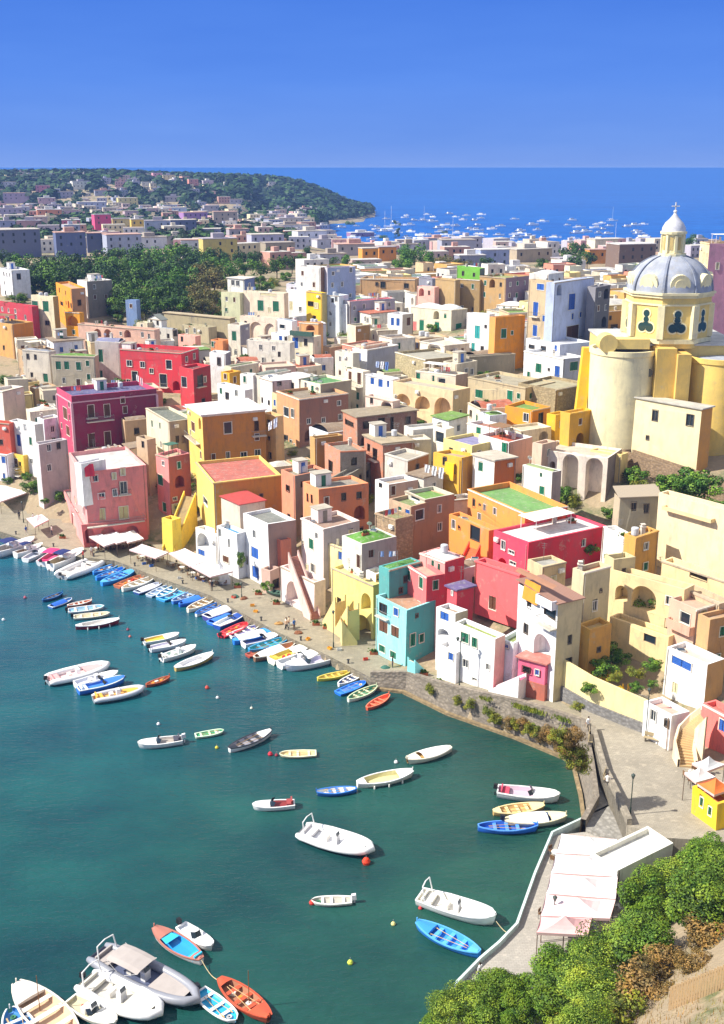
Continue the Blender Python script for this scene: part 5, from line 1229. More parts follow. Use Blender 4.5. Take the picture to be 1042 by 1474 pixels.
    if 'k' in ex:
        m=MB(); m.box((X(.14),0,fl+.28),(L*.1,hb(.15)*1.5,.3)); m.box((X(.07),0,fl+.5),(.16,hb(.1)*1.5,.45)); m.build('stern_seat',mat('cloth',c2),root)
        m=MB(); h=hb(.72)*.8; m.poly([(X(.6),-hb(.6)*.75,sh(.7)+.0),(X(.9),-hb(.9)*.6,sh(.8)),(X(.9),hb(.9)*.6,sh(.8)),(X(.6),hb(.6)*.75,sh(.7))]); m.build('sun_cushion',mat('cloth',c2),root)
    if 'o' in ex:
        m=MB(); m.box((X(0)-.22,0,sh(0)+.28),(.42,.34,.5),0,0,('Y',.15)); m.box((X(0)-.26,0,-.05),(.16,.12,.8)); m.build('outboard_motor',mat('paint','1c1e22' if r.random()<.75 else 'd8d8da'),root)
    if 't' in ex:
        m=MB(); R_=[]
        for i in range(9):
            t=.08+.6*i/8; h=max(hb(t)-.02,.05); s=sh(t)+.06; q=r.uniform(-.04,.04); R_.append([(X(t),-h,s),(X(t),-h*.5,s+.16+q),(X(t),0,s+.26+q),(X(t),h*.5,s+.16-q),(X(t),h,s)])
        m.grid(R_); m.build('canvas_cover',mat('cloth',c2),root,smooth=True)
    if 'b' in ex:
        m=MB(); x0,x1=X(.2),X(.52); y_=B*.4; zz=sh(.3)+(1.35 if kind=='cruiser' else 1.15); R_=[]
        for x,dz in ((x0,-.12),((x0*2+x1)/3,0),((x0+2*x1)/3,0),(x1,-.1)): R_.append([(x,-y_,zz+dz-.12),(x,-y_*.6,zz+dz),(x,y_*.6,zz+dz),(x,y_,zz+dz-.12)])
        m.grid(R_); bi=m.build('bimini_canvas',mat('cloth',c2),root)
        m=MB()
        for x in (x0,x1):
            for s in (-1,1): m.tube((X(.35),s*y_,sh(.35)),(x,s*y_,zz-.14),.02)
        m.build('frame',mat('paint','c8c8c8'),bi)
    if 'a' in ex:
        m=MB(); x=X(.12); y_=hb(.12)*.85; zz=sh(0)+1.5
        m.path([(x,-y_,sh(0)),(x-.25,-y_*.85,zz),(x-.3,0,zz+.12),(x-.25,y_*.85,zz),(x,y_,sh(0))],.06); m.build('roll_bar',mat('gel','f0f0ee'),root)
    if kind in('gozzo','dinghy') and 's' in ex and r.random()<.7:
        for s in (-1,1):
            m=MB(); m.tube((X(.18),s*.12,sh(.3)*.85),(X(.72),s*hb(.7)*.5,sh(.6)*.9),.03); m.box((X(.75),s*hb(.72)*.52,sh(.6)*.9),(.5,.12,.03)); m.build('oar',mat('paint','c8a878'),root)
    if kind in('gozzo','dinghy') and r.random()<.6:
        m=MB(); m.lathe((X(.82),0,fl),[(.22,0),(.26,.06),(.22,.14),(.08,.1)],10); m.build('rope_coil',mat('cloth',r.choice(('d8c8a0','3c7a5c','b8b8b8'))),root)
    if 'p' in ex:
        for s in (-1,):
            for t in (.25,.5,.75): m=MB(); m.lathe((X(t),s*(hb(t)+.1),-.15),[(0,0),(.09,.04),(.1,.3),(.08,.5),(0,.56)],8); m.build('fender',mat('gel','f0eee6'),root)
    if 'm' in ex:
        m=MB(); m.tube((X(.6),0,.2),(X(.6),0,3.6),.045,.03); m.build('mast',mat('paint','8a5a30'),root)
    if 'g' in ex:
        for i in range(3): 
            m=MB(); m.box((X(.3+.15*i)+r.uniform(-.1,.1),r.uniform(-.2,.2),fl+.2),(.5,.35,.3),r.uniform(0,1)); m.build('crate',mat('paint',r.choice(('c8402c','e0e0d8','3a5a8a','d89030'))),root)
    root.rotation_euler[0]=r.uniform(-.03,.03)
    return root
Bt=boat
# open water, from the far end of the harbour
Bt('white wooden boat with dark red hull band and white deck, outermost of the upper cluster',(172,893),(109,902),'gozzo','8c2434','e8e4dc','f2f2f0','fp',beam=1.9)
Bt('cream wooden boat with white outboard in the upper cluster',(158,882),(106,887),'dinghy','e8dfc8','d8cfb0','f0ead8','so')
Bt('white boat with light blue inside in the upper cluster',(150,872),(98,878),'dinghy','f0f0f2','8cc0e0','f2f2f2','so')
Bt('orange red open boat in the upper cluster',(132,864),(97,871),'gozzo','c85a3c','d88860','e8e0d8','s')
Bt('blue boat with a bright blue cover in the upper cluster',(103,860),(72,872),'dinghy','3a70b8','5a88c0','c8d4e0','ts',c2='2a68d0')
Bt('dark blue rowing boat at the far tip of the upper cluster',(90,853),(61,863),'gozzo','23507c','2c5c8c','2a68a8','s')
Bt('white boat with yellow seats, first of the middle cluster',(258,914),(207,924),'motor','f2f2f2','e8c850','f2f2f2','so')
Bt('white motor boat with violet stripe in the middle cluster',(268,924),(216,934),'motor','ecebf4','d8d4e4','f4f4f8','wo')
Bt('white motor boat with helmsman console in the middle cluster',(282,932),(232,948),'motor','f2f4f2','bcd8d0','f4f4f4','cok',c2='e8e8e0')
Bt('long white boat with tan stripe, nearest of the middle cluster',(306,942),(252,962),'gozzo','c8a860','f4f4f0','f6f6f4','fF',c2='f4f4f0')
Bt('white inflatable with pink cushions at the top of the left raft',(155,959),(68,980),'rib','f4f2f0','e8c8c8','f0f0f0','kco',c2='e8a8a8')
Bt('white motor boat squeezed between the inflatable and blue boat',(170,970),(108,986),'motor','f0f0f4','d8dce8','f4f4f4','wc')
Bt('blue motor boat with white rim in the left raft',(180,978),(112,994),'motor','3a78d8','4a88e0','e8eef6','wk',c2='c8d8f0')
Bt('grey inflatable with tan wooden deck and yellow cushions',(206,992),(134,1006),'rib','c8ccd4','e0a860','c8ccd4','ckf',c2='e8b048')
Bt('small brown red wooden boat alone beside the raft',(244,974),(210,985),'gozzo','a04c34','c87850','b05a3c','sg')
Bt('white motor boat alone with dark seats and outboard',(198,1072),(262,1064),'motor','f4f2ec','b0a8a0','f4f4f0','wok',c2='4a4a58')
Bt('small pale green rowing boat with green inside',(322,1050),(281,1057),'dinghy','c8dcc0','4ca878','d8ecd0','s')
Bt('white wooden boat with black rim and grey bench',(390,1053),(330,1078),'gozzo','e8e8e8','a8a8b4','2c3038','sfF',c2='f0f0f0')
Bt('small cream rowing boat by a red mooring buoy',(402,1084),(455,1082),'dinghy','eee0b8','e0cc98','f2e8c8','s')
Bt('blue and white rowing boat between cream and white boats',(455,1140),(513,1134),'gozzo','2c6cc4','e8ecf4','3a80d8','s')
Bt('long white boat with fenders and a yellowish bow floor',(594,1112),(514,1128),'gozzo','e8e4dc','d8d098','f4f4f4','pfF',c2='f6f6f6')
Bt('white covered boat with wooden deck and fenders near the sea wall',(585,1095),(649,1076),'gozzo','e4e0d4','c8a468','f2e8d4','ptf',c2='f4f2f4')
Bt('white speedboat with red brown seats and dark windscreen',(363,1160),(424,1156),'motor','f4f4f4','8c3838','f4f4f4','wk',c2='a04848')
Bt('large white inflatable with roll bar moored to an orange buoy',(535,1226),(434,1196),'rib','f6f6f6','e8e8ea','f4f4f4','cak',c2='eceaea')
Bt('small cream tender with a red buoy',(448,1295),(506,1293),'dinghy','eeeae0','b8b4a8','f2eee6','so')
Bt('large white motor boat with roll bar near the terrace',(714,1326),(604,1292),'motor','f6f4ec','e0dcd0','f6f4ee','cak',c2='f0ece0')
Bt('bright blue wooden boat with white box amidships',(600,1330),(690,1372),'gozzo','2c80dc','3c94ec','5cb0f4','sfF',c2='3c94ec')
Bt('white motor boat with red violet cushions by the sea wall corner',(806,1149),(716,1139),'motor','f2f2f4','c8b0c0','f6f6f6','okw',c2='c84860')
Bt('tan wooden boat lying between two boats by the sea wall',(783,1160),(710,1168),'gozzo','c8a468','d8b478','f0d8a0','sf')
Bt('dark hulled boat with white cover and cream rim by the sea wall',(815,1176),(726,1182),'gozzo','b8b09c','5878b0','e8dcb8','tfo',c2='e8ecf4')
Bt('plain blue boat, nearest of the raft by the sea wall corner',(774,1190),(688,1190),'gozzo','2c6cd4','2860c4','5898f0','s')
Bt('dark blue boat end tied under the sea wall',(862,1192),(806,1196),'gozzo','1c3c8c','2448a0','3c68c8','s')
# raft at the bottom
Bt('blue bottomed white wooden boat with turquoise cushions',(222,1338),(290,1382),'gozzo','e8e4e8','2c98dc','b87868','kfp',c2='3cc0e8')
Bt('white motor boat behind the turquoise cushioned boat',(306,1364),(260,1332),'motor','f6f6f8','e0e4ea','f6f6f8','ow')
r_=Bt('large grey inflatable cruiser with white hardtop and dark cockpit',(284,1444),(140,1372),'rib','8f929c','58607c','9a9aa4','cbak',c2='b0a8a4',beam=3.)
Bt('white inflatable with grey console tied to the grey cruiser',(230,1462),(122,1412),'rib','f4f4f2','c8c4b8','f4f4f4','cako',c2='d8d4c8')
Bt('cream white motor boat crowded with gear at the bottom edge',(168,1476),(100,1440),'motor','eeeade','c8c0a0','f0ece0','cwg')
Bt('white boat with bright turquoise floor and small outboard',(340,1468),(286,1424),'dinghy','f4f4f6','30a8d8','f6f6f8','so')
Bt('red brown wooden boat with mast and blue and white crates',(388,1468),(316,1410),'gozzo','b04830','a8765c','c85838','sgmf')
Bt('big cream wooden boat with wooden mast cut by the bottom edge',(24,1420),(110,1500),'gozzo','efe6d8','d8b898','e8e0d4','sfm',beam=3.2)
Bt('blue trimmed white boat in the bottom corner',(14,1452),(40,1500),'gozzo','e8f0f8','3c80c0','f0f4f8','s',beam=2.4)
# quay row, from the cafes to the sea wall: bow towards the quay
CR=[('large white cabin cruiser with dark blue canopy at the frame edge',(50,782),(-10,800),'cruiser','ecebee','c8c0b8','f0f0f0','bw','22306c'),
('white cabin cruiser with brown cockpit and navy canopy beside the first cruiser',(62,788),(22,800),'cruiser','f2f0ee','a89078','f0f0f0','bw','1c2c64'),
('small white speedboat between the cruisers and the pink canopied boat',(66,791),(36,806),'motor','f4f4f4','b8c0cc','f4f4f4','w','3c68a8'),
('white boat with hot pink canopy',(98,790),(60,812),'motor','f4f0f4','d85888','f4f4f4','obk','e83878'),
('white cruiser with navy tent and tan deck',(120,798),(72,818),'cruiser','f0ecea','c8b898','f4f0ec','bo','24306c'),
('long white inflatable with black outboard beside the cruisers',(152,804),(88,830),'rib','f4f4f4','e8e0dc','f4f4f4','ock','d8d4d0'),
('bright blue boat with white fittings nearest the cafe corner',(172,812),(134,824),'gozzo','2c80d8','2470c8','58a8f0','sg',None),
('blue boat stacked with nets second by the cafe corner',(180,818),(138,832),'gozzo','3088e0','3c90e8','4ca0f0','sg',None),
('sky blue boat with long deck beside the blue net boat',(194,822),(146,840),'gozzo','3c98f0','48a4f4','5cb4fc','sfF','58b0f8'),
('brown orange boat between sky blue and white boats',(207,828),(168,843),'dinghy','b86848','d08860','c87850','sg',None),
('white cream long boat by the brown orange boat',(223,832),(176,848),'gozzo','f0ece0','e0d4bc','f6f2ea','s',None),
('navy and white boat with white canvas heap',(232,838),(196,852),'dinghy','2c4890','d8dce8','c8d4ec','ts','e8e8ee'),
('pale blue rowing boat next to the canvas heap boat',(244,842),(214,856),'dinghy','a0b8d0','8ca8c8','d8e4f0','s',None),
('turquoise blue boat with white rim under the big awning',(256,843),(226,860),'gozzo','48a8d8','58b8e4','e8f0f4','s',None),
('cyan boat with broad white bow',(270,846),(232,862),'dinghy','3ca0e0','44b0ec','68c8f4','sf',None),
('blue boat with grey oars laid inside',(288,850),(248,866),'gozzo','4080d0','6c98d0','a8c8ec','sg',None),
('royal blue boat with rolled cover',(298,856),(258,870),'gozzo','2060d0','2c70dc','4890f0','t','3478dc'),
('cream boat with tan floor in the quay row',(311,860),(270,878),'gozzo','f0e8d8','d0b890','f4ece0','s',None),
('white and blue boat with striped floor',(320,868),(282,884),'gozzo','e8ecf4','5c90cc','3c80d8','s',None),
('navy boat with white cover and violet side',(343,872),(296,890),'motor','4c4c94','8088b4','f0f0f4','t','eceaf0'),
('bright blue boat with canopy frame of blue',(342,880),(302,896),'dinghy','2c68d4','3c78dc','5c98f0','tg','3c7ce4'),
('deep blue boat with white stripe deck',(353,884),(312,902),'motor','2450a8','e8ecf4','f0f4f8','w','2450a8'),
('scarlet red boat with white outboard in the quay row',(356,896),(318,914),'dinghy','e0243c','e85858','f04858','sog',None),
('white boat with violet seats beside the scarlet boat',(372,900),(330,914),'dinghy','f0f0f6','7c7cb4','f4f4f8','s',None),
('long blue boat with white rectangular cover on the bow',(398,906),(336,924),'gozzo','2c7cdc','2c6cc8','48a0f0','stf','f4f4f4'),
('white narrow boat with navy seats',(404,914),(350,928),'motor','f2f2f6','404c80','f6f6f8','w','404c80'),
('teal blue boat with turquoise inside',(416,920),(358,936),'gozzo','2c88b8','3cb0b8','4ca8dc','s',None),
('rust red boat lying low in the quay row',(396,930),(356,942),'dinghy','a84838','a86048','b85848','s',None),
('brown boat with white bow cover and tan floor',(424,928),(366,948),'gozzo','8c6850','c89468','e0d8c8','st','f0ece6'),
('white boat with yellow stern and red cooler cabin',(446,932),(390,952),'motor','f4f0dc','e8d050','f4f4f0','gk','d8b850'),
('white boat with pale cuddy behind the violet speedboat',(462,940),(402,958),'motor','eef0f0','c8ccd0','f4f4f4','wc','c8c8d0'),
('sleek violet white speedboat at the end of the quay row',(410,962),(478,948),'motor','e8e4f4','c8c4dc','f6f4fa','w','b0acd0'),
('yellow rowing boat with blue seats beyond the quay row',(504,967),(457,976),'gozzo','d8c848','c8b040','ecd868','s',None),
('white rowing boat with blue inside beyond the quay row',(522,968),(487,984),'gozzo','f4f4f8','48689c','f8f8fa','s',None),
('bright blue transom boat beside the white and blue rowing boat',(526,980),(486,996),'dinghy','2470d8','3c84e0','3c8cf0','s',None),
('green and white rowing boat near the start of the sea wall',(542,988),(501,1006),'gozzo','e8ecdc','5c9c7c','d0dcb8','s',None),
('orange red rowing boat alone at the start of the sea wall',(560,1000),(528,1018),'gozzo','d85a3c','e87050','e88060','s',None)]
for lab,bw,st,k,h,i_,rm,ex,c2 in CR: Bt(lab,bw,st,k,h,i_,rm,ex,c2=c2 or '3c80d8')
def rope3(p,q,lab,grp):
    m=MB(); pts=[p.lerp(q,i/6)-p-Vector((0,0,.25*sin(PI*i/6))) for i in range(7)]; m.path(pts,.03,4)
    tag(m.build('mooring_line',mat('cloth','c8c0a8'),None,p),lab,'rope',grp)
for q in CR[6:32]:
    p_=W(q[1][0],q[1][1],.7); b_=min((Vector((a.x+(c.x-a.x)*k/6,a.y+(c.y-a.y)*k/6,1.3)) for a,c in zip(EDGE,EDGE[1:]) for k in range(6)),key=lambda v:(v-p_).length)
    if .6<(b_-p_).length<9: rope3(p_,b_,'thin pale mooring line from a bow to the quay edge','mooring lines of the quay row')
# buoys
def buoy(x,y,col,lab,s=.28,g=None,pole=False):
    p=W(x,y,0); m=MB(); m.lathe((0,0,-.1),[(0,0),(s*.8,.06),(s,s*.9),(s*.6,s*1.6),(0,s*1.9)],12); r=thing('mooring_buoy',lab,'buoy',p,0,g)
    m.build('float',mat('paint',col),r); m=MB(); m.tube((0,0,s*1.6),(0,0,s*1.6+(.9 if pole else .2)),.03); m.build('ring',mat('paint','8a8a8a'),r)
buoy(527,1243,'e8401c','orange cone buoy at the bow of the large white inflatable',.42)
buoy(449,1301,'d83c30','red buoy beside the small cream tender'); buoy(389,1087,'c8283c','red buoy with pole beside the small cream rowing boat',.3,None,True); buoy(398,1088,'8c2c3c','dark red float next to the buoy with pole',.22)
buoy(605,1308,'c83c3c','small red buoy at the stern of the large white motor boat',.2); buoy(298,991,'c84c3c','red float between the quay and the small brown boat')
buoy(313,1005,'e8e8e8','white float near the red float',.22); buoy(312,1077,'d8c840','yellow float by the pale green rowing boat',.22); buoy(184,907,'8c3c54','maroon float by the dark red banded boat',.24)
buoy(187,917,'c87068','salmon float below the maroon float',.22); buoy(566,1331,'e8dc8c','pale yellow float left alone in open water'.replace(' left',''),.22); buoy(504,1387,'c8d850','lime yellow float in open water near the frame bottom',.26)
buoy(570,1098,'f0f0f0','white float beside the covered boat with fenders',.24); buoy(228,1043,'e8e8f0','white float above the lone white motor boat',.22)
buoy(36,861,'b85868','rose float in the open water at the frame edge',.26); buoy(5,893,'e0e8f0','white float cluster at the frame edge',.26); buoy(362,1020,'d8d8c8','cream float in the middle of the harbour',.2)
# mooring ropes
def rope(a,b,lab,za=.6,zb=.6):
    p,q=W(a[0],a[1],za),W(b[0],b[1],zb); m=MB(); pts=[p.lerp(q,i/8)-p-Vector((0,0,.5*sin(PI*i/8))) for i in range(9)]; m.path(pts,.035,5)
    r=m.build('mooring_rope',mat('cloth','c8b890'),None,p); tag(r,lab,'rope')
rope((290,1382),(318,1412),'rope from the turquoise cushioned boat to the red brown boat')
rope((714,1326),(745,1345),'thin rope from the large white motor boat towards the terrace wall')
# ================= restaurant terrace at the bottom =================
zt=2.4
Tp=[W(793,1203,zt),W(768,1262,zt),W(742,1335,zt),W(716,1362,zt),W(690,1384,zt),W(655,1420,zt),W(640,1500,zt)]
mb=MB(); far_=[Vector((p.x+16,p.y+3,zt)) for p in Tp]; mb.grid([[tuple(p) for p in Tp],[tuple(p) for p in far_]],flip=True)
tag(mb.build('terrace_floor',paving('b8b2a8','terrace')),'pale terrace floor of the waterside restaurant','terrace',kind='structure')
mb=MB(); A=[tuple(p) for p in Tp]; A=[(26,100,zt)]+A; 
mb.grid([[(p[0],p[1],-2) for p in A],[(p[0],p[1],zt+.5) for p in A],[(p[0],p[1],zt+.5) for p in offs(A,.22)],[(p[0],p[1],zt-.3) for p in offs(A,.22)]])
tag(mb.build('terrace_wall',mat('plaster','cfe4e0',.5)),'pale turquoise waterside wall of the restaurant terrace','wall')
# ramp and slipway under the sea wall corner
S=[W(838,1108,4.),W(862,1100,4.),W(905,1186,2.6),W(848,1200,2.4)]
mb=MB(); mb.prism([(24.6,111.5),(26,111.5)]+[(p.x+.1,p.y) for p in PW[1:]]+[(22.,95.3),(24.1,99.5),(24.8,105.6)],-1,2.9); tag(mb.build('ramp',mat('stone','a8a49c')),'grey sloping stone bastion beside the sea wall','ramp',kind='structure')
def wallseg(pts,z0,z1,th,mt,lab,name='wall',cat='wall'):
    m=MB(); q=offs(pts,th); n=len(pts)
    lo=[(p[0],p[1],z0) for p in pts]; 
    m.grid([lo,[(p[0],p[1],z1 if not isinstance(z1,list) else z1[i]) for i,p in enumerate(pts)],[(p[0],p[1],z1 if not isinstance(z1,list) else z1[i]) for i,p in enumerate(q)],[(p[0],p[1],z0) for p in q]])
    m.poly([m.v[0],m.v[n],m.v[2*n],m.v[3*n]]); m.poly([m.v[n-1],m.v[4*n-1],m.v[3*n-1],m.v[2*n-1]])
    return tag(m.build(name,mt),lab,cat)
pl=PW
wallseg([tuple(p) for p in pl],1.,5.6,.5,mat('stone','a89e8c'),'low stone parapet dividing the square from the sea wall walk')
# square canopies
def canopy(quad,z,lab,col,group=None,cat='umbrella',name='square_umbrella',peak=.9,legs=True,zg=1.3,vcol='d8b8b4'):
    P4=[W(x,y,z) for x,y in quad]; c=sum(P4,Vector())/4; g=zg
    root=thing(name,lab,cat,(c.x,c.y,g),0,group); m=MB(); top=Vector((0,0,z-g+peak))
    for i in range(4):
        a,b=P4[i]-Vector((c.x,c.y,g)),P4[(i+1)%4]-Vector((c.x,c.y,g)); n=5
        rows=[]
        for k in range(n+1):
            t=k/n; row=[]
            for j in range(n+1):
                p=a.lerp(b,j/n).lerp(top,t); p=p+Vector((0,0,-peak*.25*sin(PI*t)-.12*sin(PI*j/n)*(1-t))); row.append(p)
            rows.append(row)
        m.grid(rows)
    m.build('canopy',mat('cloth',col),root)
    m=MB()
    for i in range(4):
        a,b=P4[i]-Vector((c.x,c.y,g)),P4[(i+1)%4]-Vector((c.x,c.y,g)); m.poly([a,b,b-Vector((0,0,.25)),a-Vector((0,0,.25))])
    m.build('valance',mat('cloth',vcol),root)
    m=MB(); m.tube((0,0,0),(0,0,z-g+peak-.1),.05)
    m.build('pole',mat('paint','6a5648'),root)
    if legs:
        for p in P4: m=MB(); q=p-Vector((c.x,c.y,g)); q=q*.96; m.tube((q.x,q.y,0),(q.x,q.y,z-g-.05),.04); m.build('leg',mat('paint','6a5648'),root)
    return root
U=[((806,1199),(887,1206),(889,1240),(797,1236)),((797,1237),(889,1241),(888,1276),(789,1266)),((789,1267),(888,1277),(884,1292),(781,1300)),((781,1301),(884,1293),(886,1312),(776,1320))]
U=[((808,1200),(888,1208),(889,1232),(800,1228)),((800,1229),(889,1233),(889,1262),(793,1256)),((793,1257),(889,1263),(886,1294),(786,1286)),((786,1287),(886,1295),(878,1322),(778,1318)),((779,1319),(852,1320),(846,1346),(772,1342))]
for i,q in enumerate(U):
    canopy(q,5.,['first white square awning of the waterside restaurant, next to the white roof','second pale square awning of the waterside restaurant','third pale pink square awning of the waterside restaurant','fourth pink square awning of the waterside restaurant, beside the white shed roof','last and pinkest square awning of the waterside restaurant'][i],['f4f0f2','f2e8e8','f0e0e0','eed4d4','eab8b8'][i],None,'awning',zg=zt)
H('white flat roofed kitchen house with mitred parapet beside the awnings',(850,1214),(888,1252),(970,1200),'f2ece0','flat','dcdcd6','',D=84.5,clut=0,bot=2.4,par=.5)
H('small cream shed roof between awnings and tree',(850,1314),(862,1330),(908,1318),'f0e8d8','flat','f0e4c8','',D=80,clut=0,bot=2.4)
H('low blue white boat landing with a grey roof by the water',(657,1418),(668,1450),(770,1400),'d8e8ec','flat','c8ccc8','',D=72.5,clut=0,bot=1.,cat='boat house',name='boat_house')
def table(p,z,lab,grp,col='f0ece4',rz=0):
    r=thing('cafe_table',lab,'table',(p[0],p[1],z),rz,grp)
    if 'tbl' not in CACHE:
        m=MB(); m.lathe((0,0,.72),[(0,0),(.45,0),(.47,.03),(0,.05)],14); a=bpy.data.meshes.new('tabletop'); a.from_pydata(m.v,[],m.f); a.materials.append(mat('paint',col))
        m=MB(); m.tube((0,0,.03),(0,0,.72),.04); m.lathe((0,0,0),[(.3,0),(.28,.04),(0,.06)],10); b=bpy.data.meshes.new('pedestal'); b.from_pydata(m.v,[],m.f); b.materials.append(mat('paint','4a4a4c')); CACHE['tbl']=(a,b)
        m=MB(); m.box((0,0,.45),(.44,.44,.05)); s=bpy.data.meshes.new('seat'); s.from_pydata(m.v,[],m.f); s.materials.append(mat('paint','7a5a3c'))
        m=MB(); m.box((0,.2,.75),(.44,.05,.35)); bk=bpy.data.meshes.new('backrest'); bk.from_pydata(m.v,[],m.f); bk.materials.append(mat('paint','7a5a3c'))
        m=MB(); m.tube((0,0,0),(0,0,.44),.022); lg=bpy.data.meshes.new('leg'); lg.from_pydata(m.v,[],m.f); lg.materials.append(mat('paint','3a3a3c')); CACHE['chr']=(s,bk,lg)
    link('tabletop',CACHE['tbl'][0],r); link('pedestal',CACHE['tbl'][1],r)
def chair(p,z,rz,lab,grp):
    r=thing('cafe_chair',lab,'chair',(p[0],p[1],z),rz,grp); s,b,l=CACHE['chr']; link('seat',s,r); link('backrest',b,r)
    for x in(-.19,.19):
        for y in(-.19,.19): link('leg',l,r,(x,y,0))
def setout(px,py,z,where):
    p=W(px,py,z); table(p,z,'round cafe table '+where,'tables '+where)
    for k in range(3):
        a=k*2.1+px; chair((p.x+cos(a)*.75,p.y+sin(a)*.75),z,a-PI/2,'brown cafe chair '+where,'chairs '+where)
# cafe canopies on the quay
canopy(((128,772),(146,768),(168,780),(150,786)),3.6,'white umbrella at the corner of the pink house','f4f2f0',None,'umbrella')
canopy(((146,770),(168,765),(190,776),(168,782)),3.7,'white middle umbrella before the pink house arches','f4f2f0',None,'umbrella')
canopy(((168,768),(192,763),(207,775),(184,781)),3.6,'white umbrella nearest the alley beside the pink house','f4f0ee',None,'umbrella')
canopy(((186,791),(204,783),(242,795),(224,803)),3.8,'white square canopy standing alone on the quay by the yellow stairs','f4f0ec',None,'awning',peak=.3)
canopy(((243,796),(266,789),(300,806),(274,815)),3.8,'big white awning half nearest the yellow stairs','f6f4f4',None,'awning',peak=.25)
canopy(((275,815),(300,806),(335,822),(303,830)),3.8,'big white awning half nearest the small white harbour house','f6f4f6',None,'awning',peak=.25)
canopy(((38,746),(60,740),(70,748),(50,758)),3.6,'white umbrella standing alone on the small square','f2f4f6',None,'umbrella')
canopy(((-20,700),(10,694),(38,709),(0,722)),3.8,'large white awning at the frame edge on the small square','f4f4f8',None,'awning',peak=.3)
for x,y in ((140,794),(152,792),(164,790),(178,789),(192,787),(200,784)): setout(x,y,1.32,'under the umbrellas of the pink house')
for x,y in ((205,806),(216,809),(228,808)): setout(x,y,1.32,'under the lone square canopy')
for x,y in ((248,816),(262,822),(278,830),(292,836),(306,842),(318,842),(270,818)): setout(x,y,1.32,'under the big white awning')
for x,y in ((800,1222),(815,1250),(800,1285),(790,1312),(840,1240),(835,1290),(800,1310)): setout(x,y+14,zt+.02,'on the waterside restaurant terrace')
H('red tiled pergola house over the terrace behind the white harbour house',(318,721),(345,728),(381,722),'d8c8b4','shed','c8443c','',clut=0,dz=-2,rise=.3,cat='pergola',name='pergola')
# lamps
def lamp(x,y,z,h,lab,two=False):
    p=W(x,y,z); r=thing('street_lamp',lab,'street lamp',p); m=MB(); m.tube((0,0,0),(0,0,.8),.11,.08); m.tube((0,0,.8),(0,0,h),.05); m.build('pole',mat('paint','2c3c34'),r)
    for s in ((-.35,.35) if two else (0,)):
        m=MB(); m.lathe((s,0,h),[(.08,0),(.2,.35),(.22,.4),(.06,.55),(0,.62)],8); 
        if two: m.tube((0,0,h-.1),(s,0,h),.03)
        m.build('lantern',mat('paint','3c4a44'),r)
lamp(348,862,1.32,2.2,'short dark lamp post on the quay beside the white harbour house'); lamp(480,932,1.32,5.,'tall green lamp post on the quay before the yellow house')
lamp(661,992,3.1,6.5,'tall twin lantern lamp post before the mossy roofed white house',True); lamp(907,1172,4.95,3.9,'dark lamp post on the grey square'); lamp(34,752,1.32,3.6,'lamp post on the small square at the frame edge')
lamp(796,1340,zt,3.,'small black lamp post on the restaurant terrace wall'); lamp(929,1062,4.95,5.5,'white lamp post beside the pink terrace house')
# stairs
def st(lab,bx,by,bz,tx,ty,tz,wd,col,**k):
    p=W(bx,by,bz); q=W(tx,ty,tz); return stair(lab,p,q,bz,tz,wd,col,**k)
st('broad yellow stairs climbing beside the salmon house',250,797,1.3,281,716,9.5,2.2,'f0cc48',steps='b8a070',side=.9)
H('yellow gate tower at the foot of the yellow stairs',(232,742),(247,749),(256,744),'f2d450','flat','e8c850','',by=797,clut=0,bot=1.)
st('terracotta stairs rising past the pink white arch house',460,890,1.3,428,800,9.3,1.4,'ecc8bc',steps='c08474',under=1.3)
st('first yellow stairs with blue gate by the cream yellow house',466,902,1.3,484,868,6.,1.5,'ecd08c',steps='c8a468')
st('second yellow stairs before the pointed niche',484,912,1.3,502,880,6.,1.5,'f0d88c',steps='b88a50')
st('brown stepped flight to the yellow harbour house door',512,922,1.3,490,892,4.6,1.4,'f0dc90',steps='a86c48',side=.5)
st('white outside stairs of the small white harbour house',330,836,1.3,314,812,4.3,1.3,'f4f2f2',steps='c8c4c0')
st('pink topped ramp stairs of the pink kiosk house',704,998,3.6,748,980,6.6,1.4,'f4f0f2',steps='e86890',side=.5)
st('orange stairs squeezed between orange and red pink houses',668,838,9.,690,792,13.,1.8,'f0542c',steps='e87040')
st('flared turquoise foot stairs at the turquoise house corner',606,968,1.9,588,950,4.4,1.,'8adfe0',steps='c8c0a8',side=.4)
